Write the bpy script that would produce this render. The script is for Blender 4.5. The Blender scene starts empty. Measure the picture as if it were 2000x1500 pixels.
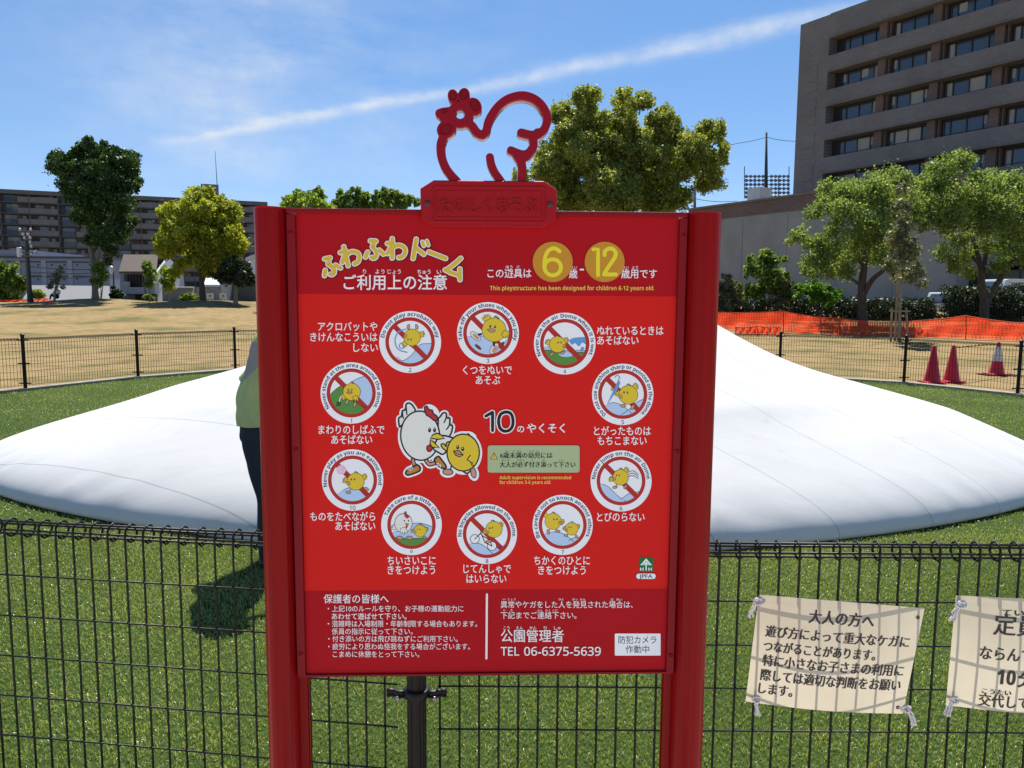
import bpy, bmesh, math, random
import numpy as np
from mathutils import Vector, Matrix
from mathutils.geometry import tessellate_polygon

SC = bpy.context.scene
COL = SC.collection
rad = math.radians
random.seed(7)

# ------------------------------------------------------------------ camera
F_PX, W_PX, H_PX = 1500.0, 2000.0, 1500.0
CAM_H = 1.6
PITCH, ROLL = rad(6.25), rad(0.4)
fwd = Vector((0, math.cos(PITCH), -math.sin(PITCH)))
up0 = Vector((0, math.sin(PITCH), math.cos(PITCH)))
rt0 = Vector((1, 0, 0))
cam_r = rt0 * math.cos(ROLL) + up0 * math.sin(ROLL)
cam_u = up0 * math.cos(ROLL) - rt0 * math.sin(ROLL)
CAM = Vector((0, 0, CAM_H))
cd = bpy.data.cameras.new('camera')
cam = bpy.data.objects.new('camera', cd)
COL.objects.link(cam)
cd.sensor_width = 36.0
cd.lens = 36.0 * F_PX / W_PX
cd.clip_start = 0.05
cd.clip_end = 3000
cam.matrix_world = Matrix(((cam_r.x, cam_u.x, -fwd.x, CAM.x), (cam_r.y, cam_u.y, -fwd.y, CAM.y),
                           (cam_r.z, cam_u.z, -fwd.z, CAM.z), (0, 0, 0, 1)))
SC.camera = cam

# ------------------------------------------------------------------ light
SUN_EL, SUN_AZ = 61.0, 7.5          # azimuth from straight ahead (+Y) towards the right (+X)
SKY_STRENGTH = 0.075
SKY_GAMMA, SKY_SAT, SKY_VAL = 0.62, 1.42, 1.72
SUN_STRENGTH = 4.2
EXPOSURE = 1.13
SC.view_settings.view_transform = 'Standard'
SC.view_settings.look = 'None'
SC.view_settings.gamma = 1.0
SC.view_settings.exposure = EXPOSURE
sd = bpy.data.lights.new('sun', 'SUN')
sd.energy = SUN_STRENGTH
sd.angle = rad(0.53)
sd.color = (1.0, 0.95, 0.87)
sun = bpy.data.objects.new('sun', sd)
COL.objects.link(sun)
to_sun = Vector((math.sin(rad(SUN_AZ)) * math.cos(rad(SUN_EL)), math.cos(rad(SUN_AZ)) * math.cos(rad(SUN_EL)), math.sin(rad(SUN_EL))))
sun.rotation_euler = to_sun.to_track_quat('Z', 'Y').to_euler()
sun.location = (10, 30, 60)


def ray(px, py):
    return cam_r * ((px - 1000) / F_PX) - cam_u * ((py - 750) / F_PX) + fwd


def P(px, py, Y):
    d = ray(px, py)
    return CAM + d * (Y / d.y)


world = bpy.data.worlds.new('World')
SC.world = world
world.use_nodes = True
wt = world.node_tree
wt.nodes.clear()


def wn(t, **kw):
    n = wt.nodes.new(t)
    for k, v in kw.items():
        setattr(n, k, v)
    return n


def wl(a, b):
    wt.links.new(a, b)


def wmath(op, a, b=None, clamp=False):
    n = wn('ShaderNodeMath', operation=op, use_clamp=clamp)
    for i, v in enumerate((a, b)):
        if v is None:
            continue
        if isinstance(v, (int, float)):
            n.inputs[i].default_value = v
        else:
            wl(v, n.inputs[i])
    return n.outputs[0]


def wdot(a, vec):
    n = wn('ShaderNodeVectorMath', operation='DOT_PRODUCT')
    wl(a, n.inputs[0])
    n.inputs[1].default_value = vec
    return n.outputs['Value']


sky = wn('ShaderNodeTexSky', sky_type='NISHITA')
sky.sun_disc = False
sky.sun_elevation = rad(SUN_EL)
sky.sun_rotation = rad(SUN_AZ)
sky.altitude = 0
sky.air_density = 0.75
sky.dust_density = 0.0
sky.ozone_density = 4.0
sgam = wn('ShaderNodeGamma')
sgam.inputs['Gamma'].default_value = SKY_GAMMA
wl(sky.outputs['Color'], sgam.inputs['Color'])
ssat = wn('ShaderNodeHueSaturation')
ssat.inputs['Saturation'].default_value = SKY_SAT
ssat.inputs['Value'].default_value = SKY_VAL
wl(sgam.outputs['Color'], ssat.inputs['Color'])
tc = wn('ShaderNodeTexCoord')
D = tc.outputs['Generated']
# thin cirrus and the long streak, laid out by direction in the sky
d1, d2 = ray(430, 264).normalized(), ray(1500, 58).normalized()
strk_n = d1.cross(d2).normalized()
along = (d2 - d1 * d1.dot(d2)).normalized()
nz = wn('ShaderNodeTexNoise')
nz.inputs['Scale'].default_value = 26.0
nz.inputs['Detail'].default_value = 7.0
nz.inputs['Roughness'].default_value = 0.62
wl(D, nz.inputs['Vector'])
nz2 = wn('ShaderNodeTexNoise')
nz2.inputs['Scale'].default_value = 5.0
nz2.inputs['Detail'].default_value = 6.0
nz2.inputs['Roughness'].default_value = 0.6
mp = wn('ShaderNodeMapping')
mp.inputs['Scale'].default_value = (1.1, 1.0, 3.4)
mp.inputs['Rotation'].default_value = (0, rad(25), 0)
wl(D, mp.inputs['Vector'])
wl(mp.outputs['Vector'], nz2.inputs['Vector'])
dist = wdot(D, strk_n)
wob = wmath('MULTIPLY', wmath('SUBTRACT', nz2.outputs['Fac'], 0.5), 0.035)
dist = wmath('ADD', dist, wob)
al = wdot(D, along)
width = wmath('ADD', wmath('MULTIPLY', al, 0.0075), 0.0050)
g = wmath('DIVIDE', dist, width)
g = wmath('EXPONENT', wmath('MULTIPLY', wmath('MULTIPLY', g, g), -1.0))
a0, a1 = 0.0, d2.dot(along)
fade = wmath('MULTIPLY', wmath('MULTIPLY', wmath('ADD', al, 0.09), 9.0, True), wmath('MULTIPLY', wmath('SUBTRACT', 0.80, al), 5.0, True))
streak = wmath('MULTIPLY', wmath('MULTIPLY', g, fade), wmath('MULTIPLY', wmath('SUBTRACT', nz.outputs['Fac'], 0.08), 1.15, True))


def blob(px, py, sharp):
    c = ray(px, py).normalized()
    v = wdot(D, c)
    return wmath('EXPONENT', wmath('MULTIPLY', wmath('SUBTRACT', 1.0, v), -sharp))


cir_m = wmath('ADD', wmath('ADD', blob(640, 70, 42), wmath('MULTIPLY', blob(380, 140, 70), 0.9)), wmath('MULTIPLY', blob(420, 270, 900), 0.8))
cir = wmath('MULTIPLY', wmath('MULTIPLY', wmath('SUBTRACT', nz2.outputs['Fac'], 0.36), 3.0, True), cir_m)
cir = wmath('MULTIPLY', cir, wmath('ADD', wmath('MULTIPLY', nz.outputs['Fac'], 0.5), 0.1))
cover = wmath('MINIMUM', wmath('ADD', wmath('MULTIPLY', streak, 0.95), wmath('MULTIPLY', cir, 0.70)), 0.8)
mix = wn('ShaderNodeMixRGB')
wl(cover, mix.inputs['Fac'])
stint = wn('ShaderNodeMixRGB', blend_type='MULTIPLY')
stint.inputs['Fac'].default_value = 1.0
stint.inputs['Color2'].default_value = (1.03, 0.97, 1.02, 1)
wl(ssat.outputs['Color'], stint.inputs['Color1'])
wl(stint.outputs['Color'], mix.inputs['Color1'])
mix.inputs['Color2'].default_value = (4.9, 5.2, 5.6, 1)
bg = wn('ShaderNodeBackground')
bg.inputs['Strength'].default_value = SKY_STRENGTH
wl(mix.outputs['Color'], bg.inputs['Color'])
wo = wn('ShaderNodeOutputWorld')
wl(bg.outputs['Background'], wo.inputs['Surface'])


# ------------------------------------------------------------------ terrain
def sstep(t):
    t = min(1.0, max(0.0, t))
    return t * t * (3 - 2 * t)


MOUNDS = []


def hz(x, y):
    z = 1.2 * sstep((y - 20) / 42.0)
    for mx, my, h, r in MOUNDS:
        z += h * math.exp(-((x - mx) ** 2 + (y - my) ** 2 * 0.6) / (r * r))
    return z


def G(px, py):
    """point of the terrain seen at a pixel"""
    d = ray(px, py)
    t = 1.0
    for _ in range(4000):
        q = CAM + d * t
        if q.z <= hz(q.x, q.y):
            break
        t += 0.05
        if t > 300:
            break
    q = CAM + d * t
    return Vector((q.x, q.y, hz(q.x, q.y)))


# ------------------------------------------------------------------ materials
def lin(r, g, b):
    f = lambda c: (c / 255 / 12.92) if c / 255 <= 0.04045 else ((c / 255 + 0.055) / 1.055) ** 2.4
    return (f(r), f(g), f(b))


MATS = {}


def mat(name, color, rough=0.6, spec=0.4, metallic=0.0, var=0.0, vscale=8.0, bump=0.0, bscale=60.0, coat=0.0, color2=None, stretch=None):
    if name in MATS:
        return MATS[name]
    m = bpy.data.materials.new(name)
    m.use_nodes = True
    nt = m.node_tree
    b = nt.nodes['Principled BSDF']
    b.inputs['Base Color'].default_value = (*color, 1)
    b.inputs['Roughness'].default_value = rough
    b.inputs['Specular IOR Level'].default_value = spec
    b.inputs['Metallic'].default_value = metallic
    if coat:
        b.inputs['Coat Weight'].default_value = coat
        b.inputs['Coat Roughness'].default_value = 0.08
    t = nt.nodes.new('ShaderNodeTexCoord')
    vec = t.outputs['Object']
    if stretch:
        mpn = nt.nodes.new('ShaderNodeMapping')
        mpn.inputs['Scale'].default_value = stretch
        nt.links.new(vec, mpn.inputs['Vector'])
        vec = mpn.outputs['Vector']
    if var > 0:
        n = nt.nodes.new('ShaderNodeTexNoise')
        n.inputs['Scale'].default_value = vscale
        n.inputs['Detail'].default_value = 6
        n.inputs['Roughness'].default_value = 0.65
        nt.links.new(vec, n.inputs['Vector'])
        r = nt.nodes.new('ShaderNodeValToRGB')
        c2 = color2 if color2 else tuple(min(1, c * (1 + var)) for c in color)
        c1 = color if color2 else tuple(c * (1 - var) for c in color)
        r.color_ramp.elements[0].position = 0.32
        r.color_ramp.elements[1].position = 0.68
        r.color_ramp.elements[0].color = (*c1, 1)
        r.color_ramp.elements[1].color = (*c2, 1)
        nt.links.new(n.outputs['Fac'], r.inputs['Fac'])
        nt.links.new(r.outputs['Color'], b.inputs['Base Color'])
    if bump > 0:
        n = nt.nodes.new('ShaderNodeTexNoise')
        n.inputs['Scale'].default_value = bscale
        n.inputs['Detail'].default_value = 5
        nt.links.new(vec, n.inputs['Vector'])
        bp = nt.nodes.new('ShaderNodeBump')
        bp.inputs['Strength'].default_value = bump
        bp.inputs['Distance'].default_value = 0.01
        nt.links.new(n.outputs['Fac'], bp.inputs['Height'])
        nt.links.new(bp.outputs['Normal'], b.inputs['Normal'])
    MATS[name] = m
    return m


def leaf_mat(name, c_dark, c_light, trans=0.4, rough=0.5, spec=0.35, glow=1.3):
    if name in MATS:
        return MATS[name]
    m = bpy.data.materials.new(name)
    m.use_nodes = True
    nt = m.node_tree
    b = nt.nodes['Principled BSDF']
    out = nt.nodes['Material Output']
    geo = nt.nodes.new('ShaderNodeNewGeometry')
    tcn = nt.nodes.new('ShaderNodeTexCoord')
    n = nt.nodes.new('ShaderNodeTexNoise')
    n.inputs['Scale'].default_value = 0.9
    n.inputs['Detail'].default_value = 3
    nt.links.new(tcn.outputs['Object'], n.inputs['Vector'])
    ad = nt.nodes.new('ShaderNodeMath')
    ad.operation = 'MULTIPLY_ADD'
    nt.links.new(geo.outputs['Random Per Island'], ad.inputs[0])
    ad.inputs[1].default_value = 0.5
    sb = nt.nodes.new('ShaderNodeMath')
    sb.operation = 'SUBTRACT'
    nt.links.new(n.outputs['Fac'], sb.inputs[0])
    sb.inputs[1].default_value = 0.25
    nt.links.new(sb.outputs[0], ad.inputs[2])
    r = nt.nodes.new('ShaderNodeValToRGB')
    r.color_ramp.elements[0].color = (*c_dark, 1)
    r.color_ramp.elements[1].color = (*c_light, 1)
    r.color_ramp.elements[0].position = 0.15
    r.color_ramp.elements[1].position = 0.85
    nt.links.new(ad.outputs[0], r.inputs['Fac'])
    nt.links.new(r.outputs['Color'], b.inputs['Base Color'])
    b.inputs['Roughness'].default_value = rough
    b.inputs['Specular IOR Level'].default_value = spec
    tr = nt.nodes.new('ShaderNodeBsdfTranslucent')
    hs = nt.nodes.new('ShaderNodeMixRGB')
    hs.blend_type = 'MULTIPLY'
    hs.inputs['Fac'].default_value = 1
    nt.links.new(r.outputs['Color'], hs.inputs['Color1'])
    hs.inputs['Color2'].default_value = (1.25 * glow, 1.2 * glow, 0.5 * glow, 1)
    nt.links.new(hs.outputs['Color'], tr.inputs['Color'])
    mx = nt.nodes.new('ShaderNodeMixShader')
    mx.inputs['Fac'].default_value = trans
    nt.links.new(b.outputs['BSDF'], mx.inputs[1])
    nt.links.new(tr.outputs['BSDF'], mx.inputs[2])
    nt.links.new(mx.outputs[0], out.inputs['Surface'])
    MATS[name] = m
    return m


# ------------------------------------------------------------------ object helpers
ORIGIN = {}


def tag(o, label=None, cat=None, group=None, kind=None):
    if label:
        o['label'] = label
    if cat:
        o['category'] = cat
    if group:
        o['group'] = group
    if kind:
        o['kind'] = kind
    return o


def thing(name, loc, label, cat, group=None):
    o = bpy.data.objects.new(name, None)
    o.empty_display_size = 0.1
    o.location = loc
    COL.objects.link(o)
    ORIGIN[o.name] = Vector(loc)
    return tag(o, label, cat, group)


def copy_tree(o, parent=None):
    c = o.copy()
    COL.objects.link(c)
    if parent:
        c.parent = parent
    ORIGIN[c.name] = ORIGIN[o.name].copy()
    for ch in list(o.children):
        copy_tree(ch, c)
    return c


def link_mesh(name, me, parent=None, origin=None):
    """mesh given in world coordinates; becomes a child of parent or a top-level object with the given origin"""
    o = bpy.data.objects.new(name, me)
    COL.objects.link(o)
    org = ORIGIN[parent.name] if parent else Vector(origin or (0, 0, 0))
    me.transform(Matrix.Translation(-org))
    if parent:
        o.parent = parent
    else:
        o.location = org
    ORIGIN[o.name] = org.copy()
    return o


class MB:
    def __init__(self):
        self.v, self.f, self.m = [], [], []

    def add(self, vs, fs, mi=0):
        k = len(self.v)
        self.v += [tuple(p) for p in vs]
        self.f += [tuple(i + k for i in f) for f in fs]
        self.m += [mi] * len(fs)
        return self

    def box(self, c, s, ax=None, mi=0):
        """box: centre, full size, optional axes triple"""
        ax = ax or (Vector((1, 0, 0)), Vector((0, 1, 0)), Vector((0, 0, 1)))
        c = Vector(c)
        h = [a * (d / 2) for a, d in zip(ax, s)]
        vs = [c + h[0] * i + h[1] * j + h[2] * k for k in (-1, 1) for j in (-1, 1) for i in (-1, 1)]
        fs = [(0, 2, 3, 1), (4, 5, 7, 6), (0, 1, 5, 4), (2, 6, 7, 3), (0, 4, 6, 2), (1, 3, 7, 5)]
        return self.add(vs, fs, mi)

    def tube(self, pts, r, n=6, cap=True, mi=0):
        pts = [Vector(p) for p in pts]
        rs = r if isinstance(r, (list, tuple)) else [r] * len(pts)
        vs, fs = [], []
        a = None
        for i, p in enumerate(pts):
            t = (pts[min(i + 1, len(pts) - 1)] - pts[max(i - 1, 0)])
            t = t.normalized() if t.length > 1e-9 else Vector((0, 0, 1))
            if a is None:
                a = t.orthogonal().normalized()
            else:
                a = (a - t * a.dot(t))
                a = a.normalized() if a.length > 1e-6 else t.orthogonal().normalized()
            b = t.cross(a)
            for k in range(n):
                an = 2 * math.pi * k / n
                vs.append(p + (a * math.cos(an) + b * math.sin(an)) * rs[i])
        for i in range(len(pts) - 1):
            for k in range(n):
                k2 = (k + 1) % n
                fs.append((i * n + k, i * n + k2, (i + 1) * n + k2, (i + 1) * n + k))
        if cap:
            fs.append(tuple(range(n - 1, -1, -1)))
            fs.append(tuple((len(pts) - 1) * n + k for k in range(n)))
        return self.add(vs, fs, mi)

    def prism(self, poly, ext, mi=0):
        """closed prism: planar polygon extruded by vector ext"""
        n = len(poly)
        poly = [Vector(p) for p in poly]
        ext = Vector(ext)
        vs = poly + [p + ext for p in poly]
        tris = tessellate_polygon([poly])
        fs = [tuple(t) for t in tris] + [tuple(i + n for i in reversed(t)) for t in tris]
        fs += [(i, (i + 1) % n, (i + 1) % n + n, i + n) for i in range(n)]
        return self.add(vs, fs, mi)

    def lathe(self, prof, c, n=24, ax=None, mi=0):
        c = Vector(c)
        ax = ax or (Vector((1, 0, 0)), Vector((0, 1, 0)), Vector((0, 0, 1)))
        vs, fs = [], []
        for r, z in prof:
            for k in range(n):
                an = 2 * math.pi * k / n
                vs.append(c + ax[0] * (r * math.cos(an)) + ax[1] * (r * math.sin(an)) + ax[2] * z)
        for i in range(len(prof) - 1):
            for k in range(n):
                k2 = (k + 1) % n
                fs.append((i * n + k, i * n + k2, (i + 1) * n + k2, (i + 1) * n + k))
        fs.append(tuple(range(n - 1, -1, -1)))
        fs.append(tuple((len(prof) - 1) * n + k for k in range(n)))
        return self.add(vs, fs, mi)

    def build(self, name, mats, parent=None, origin=None, smooth=False, bevel=0.0, auto=None):
        me = bpy.data.meshes.new(name)
        me.from_pydata(self.v, [], self.f)
        mats = mats if isinstance(mats, (list, tuple)) else [mats]
        for m in mats:
            me.materials.append(m)
        if len(mats) > 1:
            me.polygons.foreach_set('material_index', self.m)
        bm = bmesh.new()
        bm.from_mesh(me)
        bmesh.ops.recalc_face_normals(bm, faces=bm.faces)
        bm.to_mesh(me)
        bm.free()
        if smooth:
            me.polygons.foreach_set('use_smooth', [True] * len(me.polygons))
            if auto:
                me.set_sharp_from_angle(angle=rad(auto))
        me.update()
        o = link_mesh(name, me, parent, origin)
        if bevel:
            md = o.modifiers.new('bevel', 'BEVEL')
            md.width = bevel
            md.segments = 2
            md.limit_method = 'ANGLE'
            md.angle_limit = rad(40)
        return o


def smooth_pts(pts, n=6):
    """Catmull-Rom through points (tuples of any dimension)"""
    out = []
    N = len(pts)
    for i in range(N - 1):
        p0, p1, p2, p3 = pts[max(i - 1, 0)], pts[i], pts[i + 1], pts[min(i + 2, N - 1)]
        for k in range(n):
            t = k / n
            out.append(tuple(0.5 * (2 * b + (c - a) * t + (2 * a - 5 * b + 4 * c - d) * t * t + (3 * b - a - 3 * c + d) * t ** 3)
                             for a, b, c, d in zip(p0, p1, p2, p3)))
    out.append(tuple(pts[-1]))
    return out


# ------------------------------------------------------------------ the setting
A_BASE = (187, 587, 57)
B_BASE = (397, 588, 52)
for px, py, Y, h, r in ((187, 587, 57, 0.35, 3.5), (395, 588, 52, 0.40, 4.5)):
    q = P(px, py, Y)
    MOUNDS.append((q.x, q.y, h, r))

# ground sheet
m_field = mat('dry_grass', (0.172, 0.122, 0.053), 0.95, 0.1, var=0.5, vscale=2.2, bump=1.0, bscale=40, color2=(0.285, 0.205, 0.098))
nt = m_field.node_tree
b = nt.nodes['Principled BSDF']
n1 = nt.nodes.new('ShaderNodeTexNoise')
n1.inputs['Scale'].default_value = 0.22
n1.inputs['Detail'].default_value = 8
n1.inputs['Roughness'].default_value = 0.7
tcf = nt.nodes.new('ShaderNodeTexCoord')
nt.links.new(tcf.outputs['Object'], n1.inputs['Vector'])
rp = nt.nodes.new('ShaderNodeValToRGB')
rp.color_ramp.elements[0].position = 0.50
rp.color_ramp.elements[1].position = 0.62
nt.links.new(n1.outputs['Fac'], rp.inputs['Fac'])
mxf = nt.nodes.new('ShaderNodeMixRGB')
src = b.inputs['Base Color'].links[0].from_socket
nt.links.new(rp.outputs['Color'], mxf.inputs['Fac'])
nt.links.new(src, mxf.inputs['Color1'])
mxf.inputs['Color2'].default_value = (0.105, 0.100, 0.034, 1)
nt.links.new(mxf.outputs['Color'], b.inputs['Base Color'])

gx = np.concatenate([np.arange(-400, -60, 20), np.arange(-60, 60, 1.0), np.arange(60, 401, 20)])
gy = np.concatenate([np.arange(-60, -4, 8), np.arange(-4, 80, 1.0), np.arange(80, 700, 20)])
vs = [(float(x), float(y), hz(float(x), float(y)) - 0.012) for y in gy for x in gx]
nx = len(gx)
fs = [(j * nx + i, j * nx + i + 1, (j + 1) * nx + i + 1, (j + 1) * nx + i) for j in range(len(gy) - 1) for i in range(nx - 1)]
mb = MB()
mb.add(vs, fs)
ground = mb.build('ground', m_field, smooth=True)
tag(ground, 'wide field of dry tan grass', kind='structure')

# line of the fence round the dome
FAR = [(-7.5, 9.2), (-9.2, 11.6)]
for px, py in ((50, 762), (270, 738.5)):
    q = G(px, py)
    FAR.append((q.x, q.y))
FAR += [(-6.15, 17.0), (-4.2, 17.9), (-2.2, 18.3), (-0.2, 18.4), (1.8, 18.2), (3.8, 17.6), (5.8, 16.6)]
for px, py in ((1765, 749), (1987, 772.5)):
    q = G(px, py)
    FAR.append((q.x, q.y))
FAR += [(8.9, 10.9), (8.6, 8.8)]

# artificial turf sheet inside the fence, unseen pavement on the viewer's side kept pale to bounce light onto the sign, concrete edging under the far fence
m_turf = mat('turf_backing', (0.020, 0.042, 0.007), 0.9, 0.1, var=0.35, vscale=45, bump=1.0, bscale=240, color2=(0.062, 0.100, 0.020))
turf_poly = [Vector((x, y, 0.0)) for x, y in FAR] + [Vector((7.0, 1.95, 0)), Vector((-6.0, 1.95, 0))]
mb = MB()
tris = tessellate_polygon([turf_poly])
mb.add(turf_poly, [tuple(t) for t in tris])
turf = mb.build('turf', m_turf)
tag(turf, 'bright green artificial turf sheet around the dome', kind='structure')
m_pave = mat('pale_paving', (0.52, 0.49, 0.44), 0.9, 0.2, var=0.15, vscale=3, bump=0.3, bscale=120)
mb = MB()
mb.add([(-14, -16, 0.004), (14, -16, 0.004), (14, 1.93, 0.004), (-14, 1.93, 0.004)], [(0, 1, 2, 3)])
tag(mb.build('pavement', m_pave), 'unseen paving in front of the fence, pale to bounce light onto the sign', kind='structure')
m_conc = mat('concrete', (0.27, 0.245, 0.20), 0.9, 0.2, var=0.2, vscale=6, bump=0.4, bscale=80)
mb = MB()
for (xa, ya), (xb, yb) in zip(FAR[:-1], FAR[1:]):
    a, b_ = Vector((xa, ya, 0)), Vector((xb, yb, 0))
    u = (b_ - a).normalized()
    n = Vector((-u.y, u.x, 0))
    mb.box((a + b_) / 2 + Vector((0, 0, 0.012)) + n * 0.02, ((b_ - a).length, 0.22, 0.05), (u, n, Vector((0, 0, 1))))
tag(mb.build('kerb_strip', m_conc), 'pale concrete edging under the far fence', kind='structure')

# grass blades near the viewer
rng = np.random.default_rng(3)


def blades(n, x0, x1, y0, y1, h, w, pw):
    x = rng.uniform(x0, x1, n)
    y = y0 + (y1 - y0) * rng.random(n) ** pw
    keep = np.abs(x) < y * 0.72 + 0.3
    x, y = x[keep], y[keep]
    n = len(x)
    an = rng.uniform(0, 2 * np.pi, n)
    lean = rng.uniform(0.3, 1.25, n)
    la = rng.uniform(0, 2 * np.pi, n)
    hh = h * rng.uniform(0.6, 1.2, n)
    ww = w * rng.uniform(0.7, 1.3, n)
    dx, dy = np.cos(an) * ww / 2, np.sin(an) * ww / 2
    lx, ly = np.cos(la) * lean * hh * 0.55, np.sin(la) * lean * hh * 0.55
    z0 = np.zeros(n)
    v = np.empty((n, 5, 3), np.float32)
    v[:, 0] = np.stack([x - dx, y - dy, z0], 1)
    v[:, 1] = np.stack([x + dx, y + dy, z0], 1)
    v[:, 2] = np.stack([x + dx + lx * .4, y + dy + ly * .4, hh * .62], 1)
    v[:, 3] = np.stack([x - dx + lx * .4, y - dy + ly * .4, hh * .62], 1)
    v[:, 4] = np.stack([x + lx * 1.5, y + ly * 1.5, hh * (1.08 - 0.33 * lean)], 1)
    return v


def blade_mesh(v):
    n = len(v)
    me = bpy.data.meshes.new('grass')
    me.vertices.add(n * 5)
    me.vertices.foreach_set('co', v.reshape(-1))
    base = np.arange(n, dtype=np.int32)[:, None] * 5
    loops = np.concatenate([base + np.array([[0, 1, 2, 3]]), base + np.array([[3, 2, 4]])], 1).reshape(-1).astype(np.int32)
    me.loops.add(len(loops))
    me.loops.foreach_set('vertex_index', loops)
    me.polygons.add(2 * n)
    st = np.stack([np.arange(n) * 7, np.arange(n) * 7 + 4], 1).reshape(-1).astype(np.int32)
    me.polygons.foreach_set('loop_start', st)
    me.polygons.foreach_set('loop_total', np.tile([4, 3], n).astype(np.int32))
    me.update(calc_edges=True)
    me.validate()
    return me


bv = np.concatenate([blades(210000, -3.8, 3.8, 2.0, 5.2, 0.020, 0.0030, 1.0),
                     blades(80000, -6.0, 6.0, 3.6, 7.2, 0.021, 0.0042, 0.8),
                     blades(150000, -10.0, 10.0, 5.0, 16.0, 0.024, 0.008, 0.7)])
_c = bv[:, :4].mean(1)
_keep = np.array([True] * len(bv))
_poly = FAR + [(7.0, 1.95), (-6.0, 1.95)]
_in = np.zeros(len(bv), bool)
for _i in range(len(_poly)):
    (xa, ya), (xb, yb) = _poly[_i - 1], _poly[_i]
    _cr = (ya > _c[:, 1]) != (yb > _c[:, 1])
    _in ^= _cr & (_c[:, 0] < (xb - xa) * (_c[:, 1] - ya) / ((yb - ya) + 1e-12) + xa)
bv = bv[_in]
me = blade_mesh(bv)
me.materials.append(leaf_mat('turf_blade', (0.112, 0.165, 0.030), (0.37, 0.42, 0.15), trans=0.35, rough=0.3, spec=0.7, glow=1.1))
grass = link_mesh('grass', me)
tag(grass, 'green blades of the artificial turf', kind='stuff')

# ------------------------------------------------------------------ mesh fences
m_wire = mat('black_wire', (0.005, 0.005, 0.006), 0.45, 0.25)
m_post = mat('dark_post', (0.007, 0.006, 0.0055), 0.45, 0.22, var=0.3, vscale=30)
m_steel = mat('bolt_steel', (0.30, 0.27, 0.25), 0.35, 0.5, metallic=0.8)
Z = Vector((0, 0, 1))


def fence_panel(name, a, b, zb, zt, pitch, rows, rw, rh, parent, loop=0.024, seg=8, phase=0.5, n=5, m=None):
    """welded mesh panel from a to b (ground points); verticals bent into a closed roll along top and bottom"""
    a, b = Vector(a), Vector(b)
    u = (b - a)
    L = u.length
    u.normalize()
    nrm = Vector((u.y, -u.x, 0))
    if nrm.y > 0:
        nrm = -nrm                                   # towards the viewer
    mb = MB()
    cnt = int(L / pitch)
    s0 = (L - (cnt - 1) * pitch) * phase
    for i in range(cnt):
        base = a + u * (s0 + i * pitch)
        pts = []
        for k in range(seg):                          # bottom roll
            an = math.pi * 0.5 + math.pi * 2 * (1 - k / seg)
            pts.append(base + Z * (zb + loop + loop * math.sin(an - math.pi)) + nrm * (-loop + loop * math.cos(an - math.pi) * 1.0))
        pts = [base + Z * zb + nrm * 0]
        top = []
        for k in range(seg + 1):                      # top roll, a closed eye behind the panel plane
            an = -0.15 + (2 * math.pi - 0.5) * k / seg
            top.append(base + nrm * (-loop + loop * math.cos(an)) + Z * (zt - loop + loop * math.sin(an)) + u * (0.005 * k / seg))
        mb.tube(pts + top, rw, n, cap=False)
    ends = ((a + u * 0.012), (b - u * 0.012))
    for z in rows:
        mb.tube([ends[0] + Z * z + nrm * (rw + rh), ends[1] + Z * z + nrm * (rw + rh)], rh, n + 1)
    li = loop - rw - rh * 1.2
    for oy, oz in ((li * .25, li), (li, -li * .1), (-li, li * .2), (-li * .1, -li)):
        mb.tube([ends[0] + nrm * (oy - loop) + Z * (zt - loop + oz), ends[1] + nrm * (oy - loop) + Z * (zt - loop + oz)], rh * 1.25, n + 1)
    return mb.build(name, m or m_wire, parent, smooth=True)


def clamp(parent, c, u, nrm, s=1.0):
    """strap with two ears and a bolt on either side of a post"""
    mb = MB()
    mb.lathe([(0.034 * s, -0.012), (0.037 * s, -0.010), (0.037 * s, 0.010), (0.034 * s, 0.012)], c, 20)
    for k in (-1, 1):
        ear = [c + u * k * (0.034 + 0.007 * j) * s + nrm * (0.006 * math.sin(j * 0.9)) for j in range(8)]
        mb.tube(ear, [0.008 * s] * 6 + [0.010 * s, 0.006 * s], 8)
        mb.tube([p - Z * 0.012 * s for p in ear], [0.005 * s] * 8, 6)
    o = mb.build('clamp', m_wire, parent, smooth=True)
    for k in (-1, 1):
        bb = MB()
        bc = c + u * k * 0.052 * s + nrm * 0.012 * s - Z * 0.012
        bb.lathe([(0.0001, 0.009), (0.005, 0.008), (0.0075, 0.004), (0.008, 0.0)], bc, 12, (u, Z, nrm))
        bb.build('bolt', m_steel, o, smooth=True)
    return o


NEAR_Y = 2.09
zt_n = P(1700, 1063, NEAR_Y).z
pA = P(816, 1300, NEAR_Y)
joint = Vector((pA.x, NEAR_Y, 0))
# left panel runs back a little
d0 = ray(0, 1017)
tl = CAM + d0 * ((zt_n - CAM_H) / d0.z)
ldir = (Vector((tl.x, tl.y, 0)) - joint).normalized()
nf = thing('mesh_fence', joint, 'near black welded mesh fence with a rolled top edge, right behind the red sign', 'fence')
rows_n = [P(1400, y, NEAR_Y).z for y in (1172, 1257.5, 1341.5, 1425, 1508)]
st = rows_n[0] - rows_n[1]
while rows_n[-1] > 0.12:
    rows_n.append(rows_n[-1] - st)
px38 = P(1432, 1200, NEAR_Y).x - P(1393.2, 1200, NEAR_Y).x
fence_panel('mesh_panel', joint + Vector((0.045, 0, 0)), joint + Vector((3.0, 0, 0)), 0.06, zt_n, px38, rows_n, 0.0034, 0.0027, nf, loop=0.027, seg=10, phase=0.2, n=6)
fence_panel('mesh_panel', joint + ldir * 3.0, joint + ldir * 0.045, 0.06, zt_n, px38, rows_n, 0.0034, 0.0027, nf, loop=0.027, seg=10, phase=0.4, n=6)
mb = MB()
prof = []
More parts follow.
